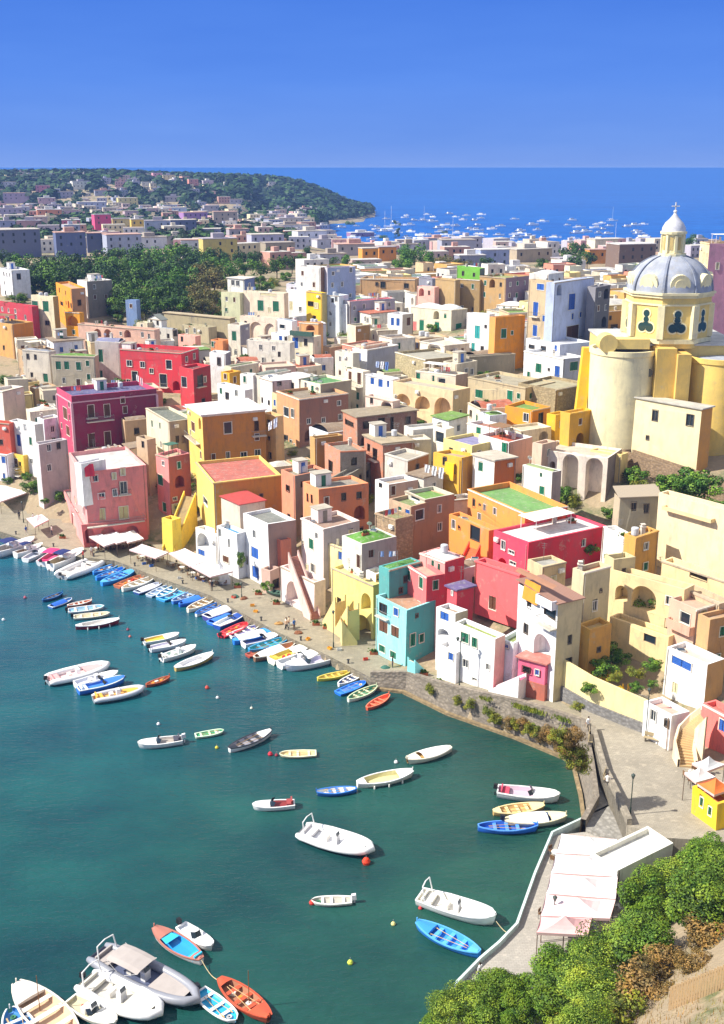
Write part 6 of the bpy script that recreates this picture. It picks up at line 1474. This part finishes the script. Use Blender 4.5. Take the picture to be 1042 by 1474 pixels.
# curved stairs
def curved():
    c=W(1002,1106,4.9); pts=[W(978,1104,4.9),W(972,1078,6.),W(978,1055,7.4),W(992,1038,8.8),W(1008,1028,9.8)]
    O=pts[0]; r=thing('curved_stair','curved stone stairs with pale parapets sweeping up from the square','stairs',O)
    ins=[W(1000,1106,4.9),W(996,1082,6.),W(1000,1062,7.4),W(1008,1050,8.8),W(1018,1042,9.8)]
    m=MB(); N_=24
    def at(L_,t): 
        i=min(3,int(t*4)); f=t*4-i; return L_[i].lerp(L_[i+1],f)
    for i in range(N_):
        t0,t1=i/N_,(i+1)/N_; z=4.9+4.9*t1; a,b,c_,d=at(pts,t0),at(pts,t1),at(ins,t1),at(ins,t0)
        V=lambda p,zz:(p.x-O.x,p.y-O.y,zz-O.z)
        m.poly([V(a,z),V(b,z),V(c_,z),V(d,z)]); m.poly([V(a,z-.25),V(a,z),V(d,z),V(d,z-.25)]); 
    m.build('steps',mat('plaster','c8a878'),r)
    for L_,nm in ((pts,1),(ins,-1)):
        m=MB(); A=[at(L_,i/16) for i in range(17)]; A=[Vector((p.x,p.y,4.9+4.9*i/16)) for i,p in enumerate(A)]; o=offs([tuple(p) for p in A],.25*nm)
        V=lambda p,zz:(p[0]-O.x,p[1]-O.y,zz-O.z)
        m.grid([[V(p,4.5) for p in A],[V(p,p.z+.9) for p in A],[V(q,q[2]+.9) for q in o],[V(q,4.5) for q in o]]); m.build('side_wall',mat('plaster','ecd8b8'),r)
curved()
# garden wall along the square
gw=[W(803,1002,4.6),W(848,1026,4.8),W(890,1042,4.9),W(926,1056,4.9)]
wallseg([tuple(p) for p in gw],3.5,6.1,.5,mat('stone','8c8a88'),'grey stone base wall along the back of the square')
gw2=[tuple(p+Vector((.1,.25,0))) for p in gw]
wallseg(gw2,6.0,[9.4,9.2,9.,8.8],.35,mat('plaster','f0dca0',.4),'pale yellow garden wall above the stone base')
# garden frames and plants handled with bushes; playground slide
def slide():
    p=W(905,975,8.); g=HT(p.x,p.y); r=thing('garden_slide','yellow garden slide frame among shrubs','slide',(p.x,p.y,g+.1))
    m=MB(); m.box((0,0,1.),(.6,3.,.1),.7,0,('X',.55)); m.build('chute',mat('paint','f0c820'),r)
    m=MB()
    for s in (-.3,.3): m.tube((s,1.2,0),(s,1.2,2.),.05); m.tube((s+.5,1.6,0),(s,1.2,2.),.05)
    m.build('ladder',mat('paint','e8b020'),r)
slide()
# benches, planters, railings and gear on the square
def bench(x,y,z,lab,rz):
    p=W(x,y,z); r=thing('park_bench',lab,'bench',p,rz); m=MB(); m.box((0,0,.45),(1.8,.5,.07)); m.build('seat',mat('paint','a89878'),r); m=MB(); m.box((0,.25,.8),(1.8,.06,.4)); m.build('backrest',mat('paint','a89878'),r)
    for s in(-.7,.7): m=MB(); m.box((s,0,.21),(.1,.45,.42)); m.build('leg',mat('paint','6a6258'),r)
bench(873,1122,4.95,'stone bench by the parapet of the square',1.2); bench(938,1068,4.95,'pale bench beside the low white house on the square',-.5); bench(850,1068,4.95,'bench near the sea wall corner',1.3)
# row boat pulled ashore
p=W(396,868,1.3)
Bt('dark green boat pulled ashore before the harbour arch house',(412,858),(384,850),'gozzo','24443c','2c4c44','4c6c5c','s',z=1.75); COL.objects[-1]
for o in [o for o in COL.objects if o.get('label')=='dark green boat pulled ashore before the harbour arch house']: o.location.z=1.55
# restaurant clutter at right corner
canopy(((985,1112),(1010,1106),(1030,1118),(1002,1126)),8.,'white umbrella over the corner restaurant','f0f0f2',None,'umbrella',zg=4.9)
canopy(((1004,1128),(1030,1120),(1056,1134),(1028,1144)),8.3,'orange umbrella over the corner restaurant','e07838',None,'umbrella',zg=4.9)
canopy(((996,1098),(1020,1092),(1044,1100),(1018,1110)),7.8,'pale grey umbrella over the corner restaurant','d8dce0',None,'umbrella',zg=4.9)
for x,y in ((996,1120),(1004,1130),(1012,1116)): setout(x,y,4.92,'at the corner restaurant')
# wooden hoarding in the bottom corner
hp=hit(1000,1440,HT,28,90)
def fence():
    a=hit(962,1452,HT,25,90,.3); L_=5.; e=Vector((.9,-.43,0)).normalized()
    r=thing('wooden_fence','weathered wooden board fence on the brown slope','fence',a,math.atan2(e.y,e.x)); m=MB(); n=int(L_/.16)
    for i in range(n): wx=a.x+e.x*i*.16; wy=a.y+e.y*i*.16; m.box((i*.16+.07,0,HT(wx,wy)-a.z+.75),(.14,.03,2.4+.06*((i*7)%3)))
    m.build('boards',mat('bark','c8aa80'),r); m=MB()
    k_=(HT(a.x+e.x*L_,a.y+e.y*L_)-a.z)
    for z in (.3,1.5): m.tube((0,.05,z),(L_,.05,z+k_),.05)
    m.build('rails',mat('bark','a88458'),r)
fence()
# ================= foreground trees on the slope =================
FG=[(crown_mesh(50+i,17000,3.6,26+6*i,(.75,.6,.9)[i],(.26,.21,.3)[i],(('2c4c12','4a6e1c','6a8a30'),('304e16','567824','7c983a'),('28441a','44661e','62822c'))[i]),trunk_mesh(50+i,4.,3.6,.22)) for i in range(3)]
def ftree(px,py,rpx,lab,v,up=3.):
    p=hit(px,py,HT,25,110,dz=up)
    dep=p.y*CP+(CH-p.z)*SP; R=rpx*dep/F; s=R/3.6; g=HT(p.x,p.y)
    root=thing('leafy_tree',lab,'tree',(p.x,p.y,g),v*1.3); c=link('crown',FG[v%3][0],root,(0,0,p.z-g)); c.scale=(s*(.9+.1*(v%4)),s*(1.15-.08*(v%4)),s*(.75+.07*(v%5))); t=link('trunk',FG[v%3][1],root); t.scale=(s,s,(p.z-g)/4.)
FT=[(1020,1237,46,'bright leafy tree highest on the slope next to the yellow restaurant'),(968,1270,44,'leafy tree beside the white kitchen roof'),(1010,1300,50,'leafy tree above the brown earth at the frame edge'),
(930,1300,44,'leafy tree behind the small cream shed'),(870,1372,46,'broad leafy tree below the small cream shed'),(925,1350,46,'leafy tree bordering the brown bush'),(812,1395,46,'leafy tree standing over the terrace end beside the pinkest awning'),
(858,1425,46,'leafy tree in the middle of the lower thicket'),(800,1440,40,'low leafy tree between thicket and terrace'),(740,1425,34,'round leafy tree at the end of the terrace'),(672,1436,32,'leafy tree partly hiding the landing'),(690,1450,36,'young leafy tree in front of the boat landing'),(738,1465,32,'leafy tree at the foot of the slope by the landing'),(650,1452,34,'leafy tree over the boat landing roof'),(715,1425,30,'small leafy tree at the landing steps'),(636,1476,34,'leafy tree nearest the harbour water'),(842,1470,40,'leafy tree cut by the bottom edge'),(1046,1265,42,'leafy tree half outside the frame above the fence')]
for i,(x,y,r_,lab) in enumerate(FT): ftree(x,y,r_,lab,i)
BR=crown_mesh(70,4000,3.,14,.7,.28,('4a4426','665a34','7c6a44'))
OL=crown_mesh(71,3000,3.,14,.7,.35,('44501c','6a7a2c','8c8a3c'))
GB_=crown_mesh(72,2200,3.,12,.7,.4,('24401a','386020','5c8430'))
def bush(px,py,rpx,me,lab,dz=.6,grp=None,base=None,Y=None,sq=.8,name='bush'):
    p=hit(px,py,HT,25,400,dz=dz) if Y is None else WY(px,py,Y)
    if p is None: return
    dep=p.y*CP+(CH-p.z)*SP; s=rpx*dep/F/3.; root=thing(name,lab,'bush',(p.x,p.y,p.z),rnd.uniform(0,6),grp); c=link('foliage',me,root); c.scale=(s,s,s*sq)
    m=CACHE.get('stem')
    if not m: q=MB(); q.tube((0,0,-2.2),(0,0,0),.1); q.tube((.0,0,-2.),(.6,.3,.3),.06); m=bpy.data.meshes.new('stem'); m.from_pydata(q.v,[],q.f); m.materials.append(mat('bark','5a4634')); CACHE['stem']=m
    st_=link('stem',m,root); st_.scale=(s,s,s*.6)
bush(925,1425,52,BR,'brown dry bush between the trees and the fence',1.); bush(960,1390,40,BR,'dry brown shrub above the fence',.6); bush(1020,1350,44,BR,'dry shrub on the bare brown slope',.4); bush(900,1468,48,OL,'olive yellow shrub at the bottom of the slope',.6); bush(820,1478,40,OL,'olive shrub cut by the frame bottom',.6); bush(1000,1390,30,BR,'small dry shrub behind the fence',.3)
bush(1015,704,30,GB_,'dark bush at the edge of the rocks below the parish house',2.,Y=150); bush(992,700,36,GB_,'big green bush on the rocks below the parish house',2.,Y=152); bush(965,702,26,GB_,'rounder green bush beside the big bush on the rocks',2.,Y=151)
for x,y,r_,mm,lab in ((930,868,22,GB_,'dark tree filling the planted arch of the balcony house'),(868,962,22,GB_,'green shrub in the walled garden'),(895,950,16,GB_,'rounded shrub in the middle of the walled garden'),(915,990,12,GB_,'low shrub by the inner side of the garden wall'),(940,960,16,GB_,'shrub by the wall of the white house with blue windows'),(860,940,22,GB_,'dark tree behind the small ochre walled room'),(905,830,16,GB_,'shrub over the yellow balustrade terrace'),(1000,826,10,OL,'low shrub on the sunlit cream terrace'),(850,992,14,GB_,'shrub hanging over the pale yellow garden wall'),(915,968,14,OL,'yellow green shrub by the garden slide'),(885,975,13,OL,'olive shrub in the walled garden'),(880,940,20,GB_,'dark tree in the shaded garden corner'),(940,985,9,GB_,'small shrub at the end of the garden'),(835,1016,12,OL,'grass tuft at the foot of the garden wall'),(385,845,11,GB_,'potted green shrub beside the boat pulled ashore'),(335,742,12,GB_,'green plants on the blue roof terrace'),(850,790,14,GB_,'green shrub under the hut roof beside the crimson house'),(878,806,12,GB_,'dark shrub at the terrace of the cream wall house'),(705,802,10,BR,'cactus pots on the rounded pink red house'),(64,722,7,GB_,'potted plants before the tall white house')):
    bush(x,y,r_,mm,lab,3.5 if y<1000 else .6)
m=MB(); rg=random.Random(4)
for i in range(9000):
    x=rg.uniform(8,24); y=rg.uniform(30,72); 
    if (x-10)*.737-(y-64)*.675<2: continue
    z=HT(x,y); a=rg.uniform(0,6); h=rg.uniform(.15,.5); dx,dy=rg.uniform(-.15,.15),rg.uniform(-.15,.15)
    m.poly([(x+cos(a)*.03,y+sin(a)*.03,z-.1),(x-cos(a)*.03,y-sin(a)*.03,z-.1),(x+dx,y+dy,z+h)],i%3)
tag(m.build('dry_grass',[mat('leaf','8a7040'),mat('leaf','6a5a34'),mat('leaf','7a7a3c')]),'dry brown grass on the bare slope','grass',kind='stuff')
# shrubs on the sea wall
rs=random.Random(8); j=0
for i in range(30):
    t=i/29; 
    pts=[(590,984),(640,1000),(690,1018),(735,1036),(780,1052),(812,1062),(828,1072),(832,1100)]
    k=t*(len(pts)-1); q=int(min(k,len(pts)-2)); f=k-q; x=pts[q][0]+(pts[q+1][0]-pts[q][0])*f+rs.uniform(-5,5); y=pts[q][1]+(pts[q+1][1]-pts[q][1])*f+rs.uniform(-4,12)*(.4+t)
    if t<.3 and rs.random()<.6: continue
    e=None
    # find wall depth along the ray
    d=ray(x,y); Y=95
    while Y<140:
        X_=d[0]/d[1]*Y
        if inland(X_,Y)>-.55 and Y>95: break
        Y+=.2
    z=CH+d[2]/d[1]*Y
    p=Vector((d[0]/d[1]*Y,Y,z)); dep=Y*CP+(CH-z)*SP; s=(8+9*t)*rs.uniform(.8,1.3)*dep/F/3.; br=rs.random()<.35
    root=thing('wall_shrub',('brown' if br else 'green')+' shrub growing out of the sea wall','shrub',p,rs.uniform(0,6),('brown' if br else 'green')+' shrubs on the sea wall'); c=link('foliage',BR if br else OL,root); c.scale=(s,s,s*1.1)
m=MB()
for i in range(2400):
    t=rs.random(); x=670+t*166
    if sin(x*.11)+sin(x*.05+1)<rs.uniform(-.6,.9): continue
    p=W(x,interp(x,[(596,990),(740,1024),(836,1052)])-rs.uniform(5,11),interp(x,[(596,2.5),(650,3.2),(748,4.2),(840,4.9)])); a=rs.uniform(0,6); m.poly([p+Vector((cos(a)*.08,sin(a)*.08,0)),p-Vector((cos(a)*.08,sin(a)*.08,0)),p+Vector((rs.uniform(-.1,.1),rs.uniform(-.1,.1),rs.uniform(.15,.4)))])
tag(m.build('grass',mat('leaf','6a7c34')),'green grass strip along the raised quay path','grass',kind='stuff')
# ================= people =================
def person_mesh(pose,cloth,trous,skin='c89070',hair='2a1c14'):
    m=MB(); st={'stand':(.0,.0),'walk':(.28,-.25),'sit':(0,0)}[pose]
    hip=.92 if pose!='sit' else .5
    def limb(ps,rs_,mi):
        rows=[]
        for i,(p,r_) in enumerate(zip(ps,rs_)):
            p=Vector(p); d=(Vector(ps[min(i+1,len(ps)-1)])-Vector(ps[max(i-1,0)])).normalized(); u=d.cross(Vector((0,1,.01))).normalized() if abs(d.y)<.9 else Vector((1,0,0)); v=d.cross(u)
            rows.append([p+u*(cos(k*PI/4)*r_)+v*(sin(k*PI/4)*r_) for k in range(8)])
        m.grid(rows,True,mi,True,True)
    for s,sw in ((-1,st[0]),(1,st[1])):
        if pose=='sit': limb([(s*.1,0,hip),(s*.11,-.42,hip),(s*.11,-.45,.08),(s*.11,-.6,.04)],[.09,.07,.05,.04],1)
        else: limb([(s*.09,0,hip+.02),(s*.1,sw*.5,.5),(s*.1,sw,.09),(s*.1,sw-.17,.04)],[.095,.065,.045,.04],1)
    T=[(0,hip-.04,.17,.11),(0,hip+.12,.15,.105),(0,hip+.3,.17,.11),(0,hip+.48,.2,.11),(0,hip+.56,.13,.09),(0,hip+.6,.06,.06),(0,hip+.66,.055,.055)]
    m.grid([[(cos(k*PI/6)*a,sin(k*PI/6)*b,z) for k in range(12)] for _,z,a,b in T],True,0,True,True)
    for s in(-1,1):
        a=(s*.21,0,hip+.5); e=(s*.27,.03*s,hip+.22); h=(s*.26,-.14,hip-.02); limb([a,e],[.05,.042],0); limb([e,h],[.038,.026],2)
        for k in range(4): q=(h[0]-s*.015+.006,h[1]-.03+.02*k,h[2]-.02); limb([q,(q[0],q[1]-.01,q[2]-.075+.008*abs(k-1))],[.009,.007],2)
        limb([(h[0]-s*.02,h[1]-.03,h[2]),(h[0]-s*.05,h[1]-.06,h[2]-.04)],[.01,.008],2); limb([h,(h[0],h[1],h[2]-.06)],[.026,.03],2)
    zc=hip+.77; m.grid([[(cos(k*PI/6)*r_,sin(k*PI/6)*r_*1.15,zc+z) for k in range(12)] for z,r_ in ((-.13,.035),(-.09,.06),(-.03,.078),(.04,.082),(.09,.062),(.115,.02))],True,2,True,True)
    m.box((0,-.1,zc-.02),(.025,.03,.04),0,2)
    for s in(-1,1): m.box((s*.03,-.088,zc+.01),(.02,.012,.012),0,3); m.box((s*.082,0,zc-.01),(.02,.03,.05),0,2)
    m.box((0,-.088,zc-.06),(.04,.01,.01),0,3)
    me=bpy.data.meshes.new('body'); me.from_pydata([tuple(v) for v in m.v],[],m.f)
    for q in (mat('cloth',cloth),mat('cloth',trous),mat('flat',skin),mat('flat',hair)): me.materials.append(q)
    me.polygons.foreach_set('material_index',m.m)
    h=MB(); h.grid([[(cos(k*PI/6)*r_,sin(k*PI/6)*r_*1.15+.012,zc+z) for k in range(12)] for z,r_ in ((-.03,.084),(.04,.092),(.09,.074),(.128,.02))],True,0,False,True)
    hm=bpy.data.meshes.new('hair'); hm.from_pydata(h.v,[],h.f); hm.materials.append(mat('flat',hair)); return me,hm
PE=[(48,752,1.3,'walk','f0f0f0','3a4a6a','person in a white top walking on the small square'),(115,741,1.3,'stand','d84c5c','d8c8b0','person in red beside the pink house door'),(120,806,1.3,'stand','c83c3c','2c2c34','person in red top by the pink arcade post'),
(142,795,1.3,'stand','d86048','444444','person in orange top standing at the quay before the umbrellas'),(38,770,1.3,'walk','3858a0','d8d0c0','person in blue top walking by the moored cruisers'),(220,812,1.3,'stand','3c4c68','2c2c34','person in dark clothes under the lone square canopy'),
(305,850,1.3,'stand','303848','48403c','person in black standing at the quay edge by the awning'),(846,1052,4.9,'walk','f4f4f4','b8a890','person in white walking near the sea wall corner'),(874,1130,4.9,'sit','f0e8e0','7a4a3a','person in white sitting on the stone bench'),
(690,1412,2.4,'stand','f4f0ec','3c5c8c','person in white top on the terrace end'),(28,748,1.3,'stand','2c3440','2c2c34','person in dark top at the lamp post of the small square'),(132,800,1.3,'walk','e8e0d8','8c5c4c','person in cream top walking at the quay corner')]
for i,(x,y,z,po,c1,c2,lab) in enumerate(PE):
    p=W(x,y,z); r=thing('person',lab,'person',p,rnd.uniform(0,6)); a,b=person_mesh(po,c1,c2,('c89070','b87c5c','d8a484')[i%3]); link('body',a,r); link('hair',b,r)
rp=random.Random(12)
for i in range(20):
    x,y=rp.choice(((205,800),(218,804),(232,806),(255,812),(272,822),(290,832),(310,838),(145,788),(165,788),(185,784),(60,765),(25,735),(80,770),(420,905),(560,962)))
    p=W(x+rp.uniform(-9,9),y+rp.uniform(-2,4),1.32); r=thing('person','person in light summer clothes among the cafe tables and quay walkers','person',p,rp.uniform(0,6),'people strolling and sitting along the quay')
    a,b=person_mesh(rp.choice(('stand','walk','stand')),rp.choice(('f0eee8','d85048','3c68a8','e8c8a8','2c3440','e8e0c8')),rp.choice(('3c4858','d8ccb0','6a5a4a','2c2c34')),rp.choice(('c89070','b87c5c','d8a484'))); link('body',a,r); link('hair',b,r)
bush(347,806,7,GB_,'creeper climbing the small white harbour house',Y=166.5,sq=2.2)
# gear on the quay
rg=random.Random(31)
def gear(x,y,z,kind):
    p=W(x,y,z)
    if kind=='crate':
        r=thing('fish_crate','stackable plastic fish crate left on the quay paving','crate',p,rg.uniform(0,3),'fish crates on the quay'); m=MB()
        for q in ((0,.2,.6,.04),(0,-.2,.6,.04)): m.box((q[0],q[1],.15),(q[2],q[3],.3))
        for s in(-.3,.3): m.box((s,0,.15),(.04,.36,.29))
        m.box((0,0,.03),(.56,.36,.04)); m.build('box',mat('paint',rg.choice(('3c68b0','d8d8d0','c84830','e0a030'))),r)
    elif kind=='net':
        r=thing('fishing_net','heap of fishing net piled on the quay paving','net',p,rg.uniform(0,3),'fishing nets on the quay'); m=MB(); rows=[]
        for i,(a,h) in enumerate(((.7,0),(.62,.15),(.45,.26),(.25,.32),(.04,.35))): rows.append([(cos(k*PI/7)*a*rg.uniform(.85,1.1),sin(k*PI/7)*a*.7*rg.uniform(.85,1.1),h*rg.uniform(.8,1.2)) for k in range(14)])
        m.grid(rows,True,0,False,True); m.build('net',mat('cloth',rg.choice(('3c6a5c','8a5a3c','4a5a78','b08850'))),r)
    elif kind=='bollard':
        r=thing('bollard','short dark iron bollard at the quay edge','bollard',p,0,'bollards along the quay edge'); m=MB(); m.lathe((0,0,0),[(.18,0),(.12,.1),(.11,.4),(.2,.48),(.2,.56),(0,.62)],10); m.build('post',mat('paint','3a3a3c'),r)
    elif kind=='pot':
        r=thing('flower_pot','terracotta pot with a green plant by a quay house','pot',p,0,'potted plants along the quay houses'); link('pot',CACHE['pot'],r); link('foliage',CACHE['plant'],r)
for a,b in zip(EP[1:11],EP[2:12]):
    for k in (.4,): gear(lerp(a[0],b[0],k)+3,lerp(a[1],b[1],k)-2.5,lerp(a[2],b[2],k)+.02,'bollard')
for _ in range(20):
    i=rg.randrange(4,11); a,b=EP[i],EP[i+1]; k=rg.random(); gear(lerp(a[0],b[0],k)+rg.uniform(5,14),lerp(a[1],b[1],k)-rg.uniform(5,16),1.32,rg.choice(('crate','crate','net')))
for x,y in ((60,735),(75,730),(30,728),(215,790),(342,846),(372,856),(398,870),(455,900),(470,905),(505,925),(538,942),(610,972),(632,985),(90,775)): gear(x,y,1.32 if x<600 else 2.4,'pot')
# laundry lines
def laundry(x0,y0,x1,y1,Y,lab,cols):
    a=WY(x0,y0,Y); b=WY(x1,y1,Y-.6); r=thing('clothes_line',lab,'laundry',a); m=MB(); m.tube((0,0,0),b-a,.015); m.build('line',mat('paint','c8c8c8'),r); n=len(cols)
    for i,c in enumerate(cols):
        p=(b-a)*((i+.15)/n); q=(b-a)*((i+.85)/n); m=MB(); h=1.3+.5*((i*7)%3)/2
        m.grid([[p.lerp(q,j/5)+Vector((0,.1*sin(j*2+k),-h*k/4)) for j in range(6)] for k in range(5)]); m.build('cloth',mat('cloth',c),r)
laundry(610,668,640,674,168,'white sheets drying before the ochre yellow house',('f4f4f8','f0f4fa','e8ecf8')); laundry(540,520,560,521,230,'blue and white towels drying on the white cube house terrace',('b8c8e8','f0f0f4','6c8cc8'))
laundry(385,610,400,600,182,'striped awning cloth drying over the yellow balcony',('e8e8f0','c8ccdc')); laundry(195,538,206,546,226,'white cloth hanging from the bright red house window',('f0e8e8','e8c8cc'))
p_=WY(600,462,262)
# ================= infill houses, garden walls and shrubs between the listed houses =================
PAL=[('white','efeeea'),('cream','e6dac0'),('pale grey','cfccc4'),('sand coloured','d8c096'),('pinkish','e2bfae'),('ochre','d6a85c'),('off white','e8e2d6'),('tan','bfa07a'),('pale yellow','ead690'),('salmon','dc9078'),('bluish white','dfe4ee'),('greyish cream','cfc4ac')]
RF=[('grey','a8a69e'),('beige','c4b8a0'),('green','6f9440'),('pale','d6d2c8'),('terracotta','b8664a'),('brown','94806a')]
import re as _re
used=set(o.get('label') for o in COL.objects)
def nick(lab):
    s=_re.split(r' (?:with|behind|beside|below|under|and|above|in|on|before|standing|at|next|over|between|near|rising|among|joined|attached|beneath|nearest|tucked|squeezed|alone|of|by|the) ',lab)[0]
    return ' '.join(s.split()[:7])
PAL+=[PAL[0],PAL[1],PAL[2],PAL[6],PAL[10],PAL[0],PAL[11],PAL[6],PAL[1]]
rf=random.Random(21); made=0; NEW=[]
names=[(cor,lab) for cor,lab in FOOT]
def inside(q,cor,mg=.4):
    e1=(cor[1]-cor[0]).normalized(); e2=(cor[3]-cor[0]).normalized(); v=Vector((q[0],q[1]))-cor[0]; s=v.dot(e1); t=v.dot(e2)
    return -mg<s<(cor[1]-cor[0]).length+mg and -mg<t<(cor[3]-cor[0]).length+mg
def free(cor,near):
    pts=list(cor)+[(cor[0]+cor[1])/2,(cor[1]+cor[2])/2,(cor[2]+cor[3])/2,(cor[3]+cor[0])/2,(cor[0]+cor[2])/2]
    for c,_ in near:
        if any(inside(p,c) for p in pts): return False
        if any(inside(p,cor,.2) for p in c) or inside((c[0]+c[2])/2,cor,0): return False
    return True
cand=[]
y=125.
while y<430:
    x=-150.
    while x<170:
        cand.append((x+rf.uniform(-2,2),y+rf.uniform(-2,2))); x+=5. if y<270 else 7.
    y+=5. if y<270 else 8.
STF=MB(); SPAL=[mat('plaster',c) for _,c in PAL]+[mat('roof',c) for _,c in RF]+[mat('glass','2a3038')]
for x,y in cand:
    g=HT(x,y); px,py=proj((x,y,g+5))
    if not(-25<px<1070 and 372<py<1010): continue
    if inland(x,y)<24 if x<14 else inland(x,y)<16: continue
    if x>22 and y<138: continue
    if 33<x<90 and 160<y<225: continue
    if 28<x<60 and 138<y<175: continue
    if y>293 and x<-38*(y/293) : continue
    if y>330 and x<-10: continue
    big=y>270
    near=[(c,l) for c,l in FOOT if (c[0].x-x)**2+(c[0].y-y)**2<(45 if big else 36)**2]
    ok=None
    for s in ((11,9,7,5) if big else (8,6.5,5.2,4)):
        a=math.radians(rf.uniform(15,42)); e1=Vector((cos(a),sin(a))); e2=Vector((-sin(a),cos(a))); L1,L2=s*rf.uniform(.9,1.25),s*rf.uniform(.7,1.)
        b=Vector((x,y))-(e1*L1+e2*L2)/2; cor=[b,b+e1*L1,b+e1*L1+e2*L2,b+e2*L2]
        if free(cor,near): ok=cor; break
    if not ok: continue
    tp=[proj((q.x,q.y,g+7)) for q in ok]; x0_,x1_=min(q[0] for q in tp)-1,max(q[0] for q in tp)+1; y0_=min(q[1] for q in tp); y1_=proj((ok[0].x,ok[0].y,g))[1]
    hid=[wy for wx,wy,wY in WPX if x0_<wx<x1_ and y0_-4<wy<y1_ and wY>y-1]
    if hid:
        if max(hid)>y1_-9: continue
    topmax=None
    if hid:
        lim=max(hid)+6; zz_=g+7
        while zz_>g+2.2 and proj((ok[2].x,ok[2].y,zz_))[1]<lim: zz_-=.3
        if zz_<=g+2.4: continue
        topmax=zz_
    cn,chx=rf.choice(PAL); rn,rhx=rf.choice(RF)
    if made>=138:
        zt=topmax or g+rf.uniform(4.5,8); cor=ok; pi_=[c for _,c in PAL].index(chx); ri=len(PAL)+[c for _,c in RF].index(rhx); FOOT.append((cor,None))
        STF.prism([tuple(c) for c in cor],g-1,zt-.3,pi_,ri)
        for i in range(4):
            p0,p1=cor[i],cor[(i+1)%4]; ins=(cor[0]+cor[2])/2; d_=(p1-p0).normalized(); nn_=Vector((-d_.y,d_.x)); q=(p0+p1)/2+nn_*.13
            STF.box((q.x,q.y,zt-.05),((p1-p0).length,.26,.5),math.atan2(d_.y,d_.x),pi_)
        for p0,p1 in ((cor[3],cor[0]),(cor[0],cor[1])):
            L_=(p1-p0).length; d_=(p1-p0)/L_; no=Vector((d_.y,-d_.x))
            for k in range(max(1,int(L_/2.6))):
                if rf.random()<.3: continue
                q=p0+d_*L_*(k+.5)/max(1,int(L_/2.6))+no*.02; STF.box((q.x,q.y,zt-2.2),(.9,.12,1.4),math.atan2(d_.y,d_.x),len(SPAL)-1)
        continue
    nn=min(((c[0]-b).length,l) for c,l in near if l)[1] if any(l for c,l in near) else None
    if not nn: continue
    nk=nick(nn); lab=None
    for pre in ('beside','behind','close to','downhill of'):
        for sz in ('low','small','little','plain','modest'):
            q=f'{sz} {cn} house with {rn} roof {pre} the {nk}'
            if q not in used: lab=q; break
        if lab: break
    if not lab: continue
    used.add(lab); zt=topmax or g+(rf.uniform(4.5,7.5) if not big else rf.uniform(4.5,8.))
    pj=lambda p,z: proj((p.x,p.y,z))
    B=pj(b,zt); A=pj(cor[3],zt); C=pj(cor[1],zt)
    if C[0]-B[0]<3: continue
    toks=[]
    def wn(o,e,L):
        for i in range(max(1,int(L/2.6))):
            if rf.random()<.4: continue
            p=o+e*L*(i+.5)/max(1,int(L/2.6)); q=pj(p,zt-rf.choice((1.9,2.1,2.3))); toks.append('%s%.2f,%.2f'%(rf.choice('gggbbdwwnoc'),q[0],q[1]))
    if B[0]-A[0]>6: wn(cor[3],(cor[0]-cor[3]).normalized(),L2)
    wn(cor[0],e1,L1)
    H(lab,A,B,C,chx,rf.choice(['flat','flat','flat','dome','slab','vault']),rhx,' '.join(toks),z=zt,clut=rf.choice([0,0,1,1,2]),dirt=rf.choice((.3,.6,1.)),par=.4)
    made+=1
print('infill',made)
tag(STF.build('far_houses',SPAL),'mass of small pale flat roofed houses filling the far part of the village','houses',kind='stuff')
for x,y in cand:
    if rf.random()<.5: continue
    x+=rf.uniform(-3,3); y+=rf.uniform(-3,3)
    g=HT(x,y); px,py=proj((x,y,g)); 
    if not(0<px<1042 and 390<py<1000) or inland(x,y)<14 or (x>22 and y<118): continue
    if any(inside((x,y),c,.3) for c,_ in FOOT if (c[0].x-x)**2+(c[0].y-y)**2<1200): continue
    me=rf.choice((GB_,GB_,OL)); s=rf.uniform(.35,.75)*(1.3 if y>260 else 1)
    root=thing('garden_bush','leafy green bush growing in a gap between village houses' if me is GB_ else 'olive green bush growing in a gap between village houses','bush',(x,y,g+1.2*s),rf.uniform(0,6),'leafy green bushes between the village houses' if me is GB_ else 'olive green bushes between the village houses')
    c=link('foliage',me,root); c.scale=(s,s,s*.9); t=link('stem',CACHE['stem'],root); t.scale=(s,s,s)
# ================= haze =================
if HAZE:
    m=bpy.data.materials.new('haze'); m.use_nodes=True; nt=m.node_tree; nt.nodes.clear(); o=nt.nodes.new('ShaderNodeOutputMaterial'); v=nt.nodes.new('ShaderNodeVolumePrincipled')
    v.inputs['Color'].default_value=(.3,.5,1,1); v.inputs['Density'].default_value=HAZE; v.inputs['Anisotropy'].default_value=0; nt.links.new(v.outputs[0],o.inputs['Volume'])
    mb=MB(); mb.prism([(-1500,-60),(1500,-60),(1500,2300),(-1500,2300)],-8,66.2); tag(mb.build('haze',m),'faint blue haze over the bay and the far town','haze',kind='stuff')
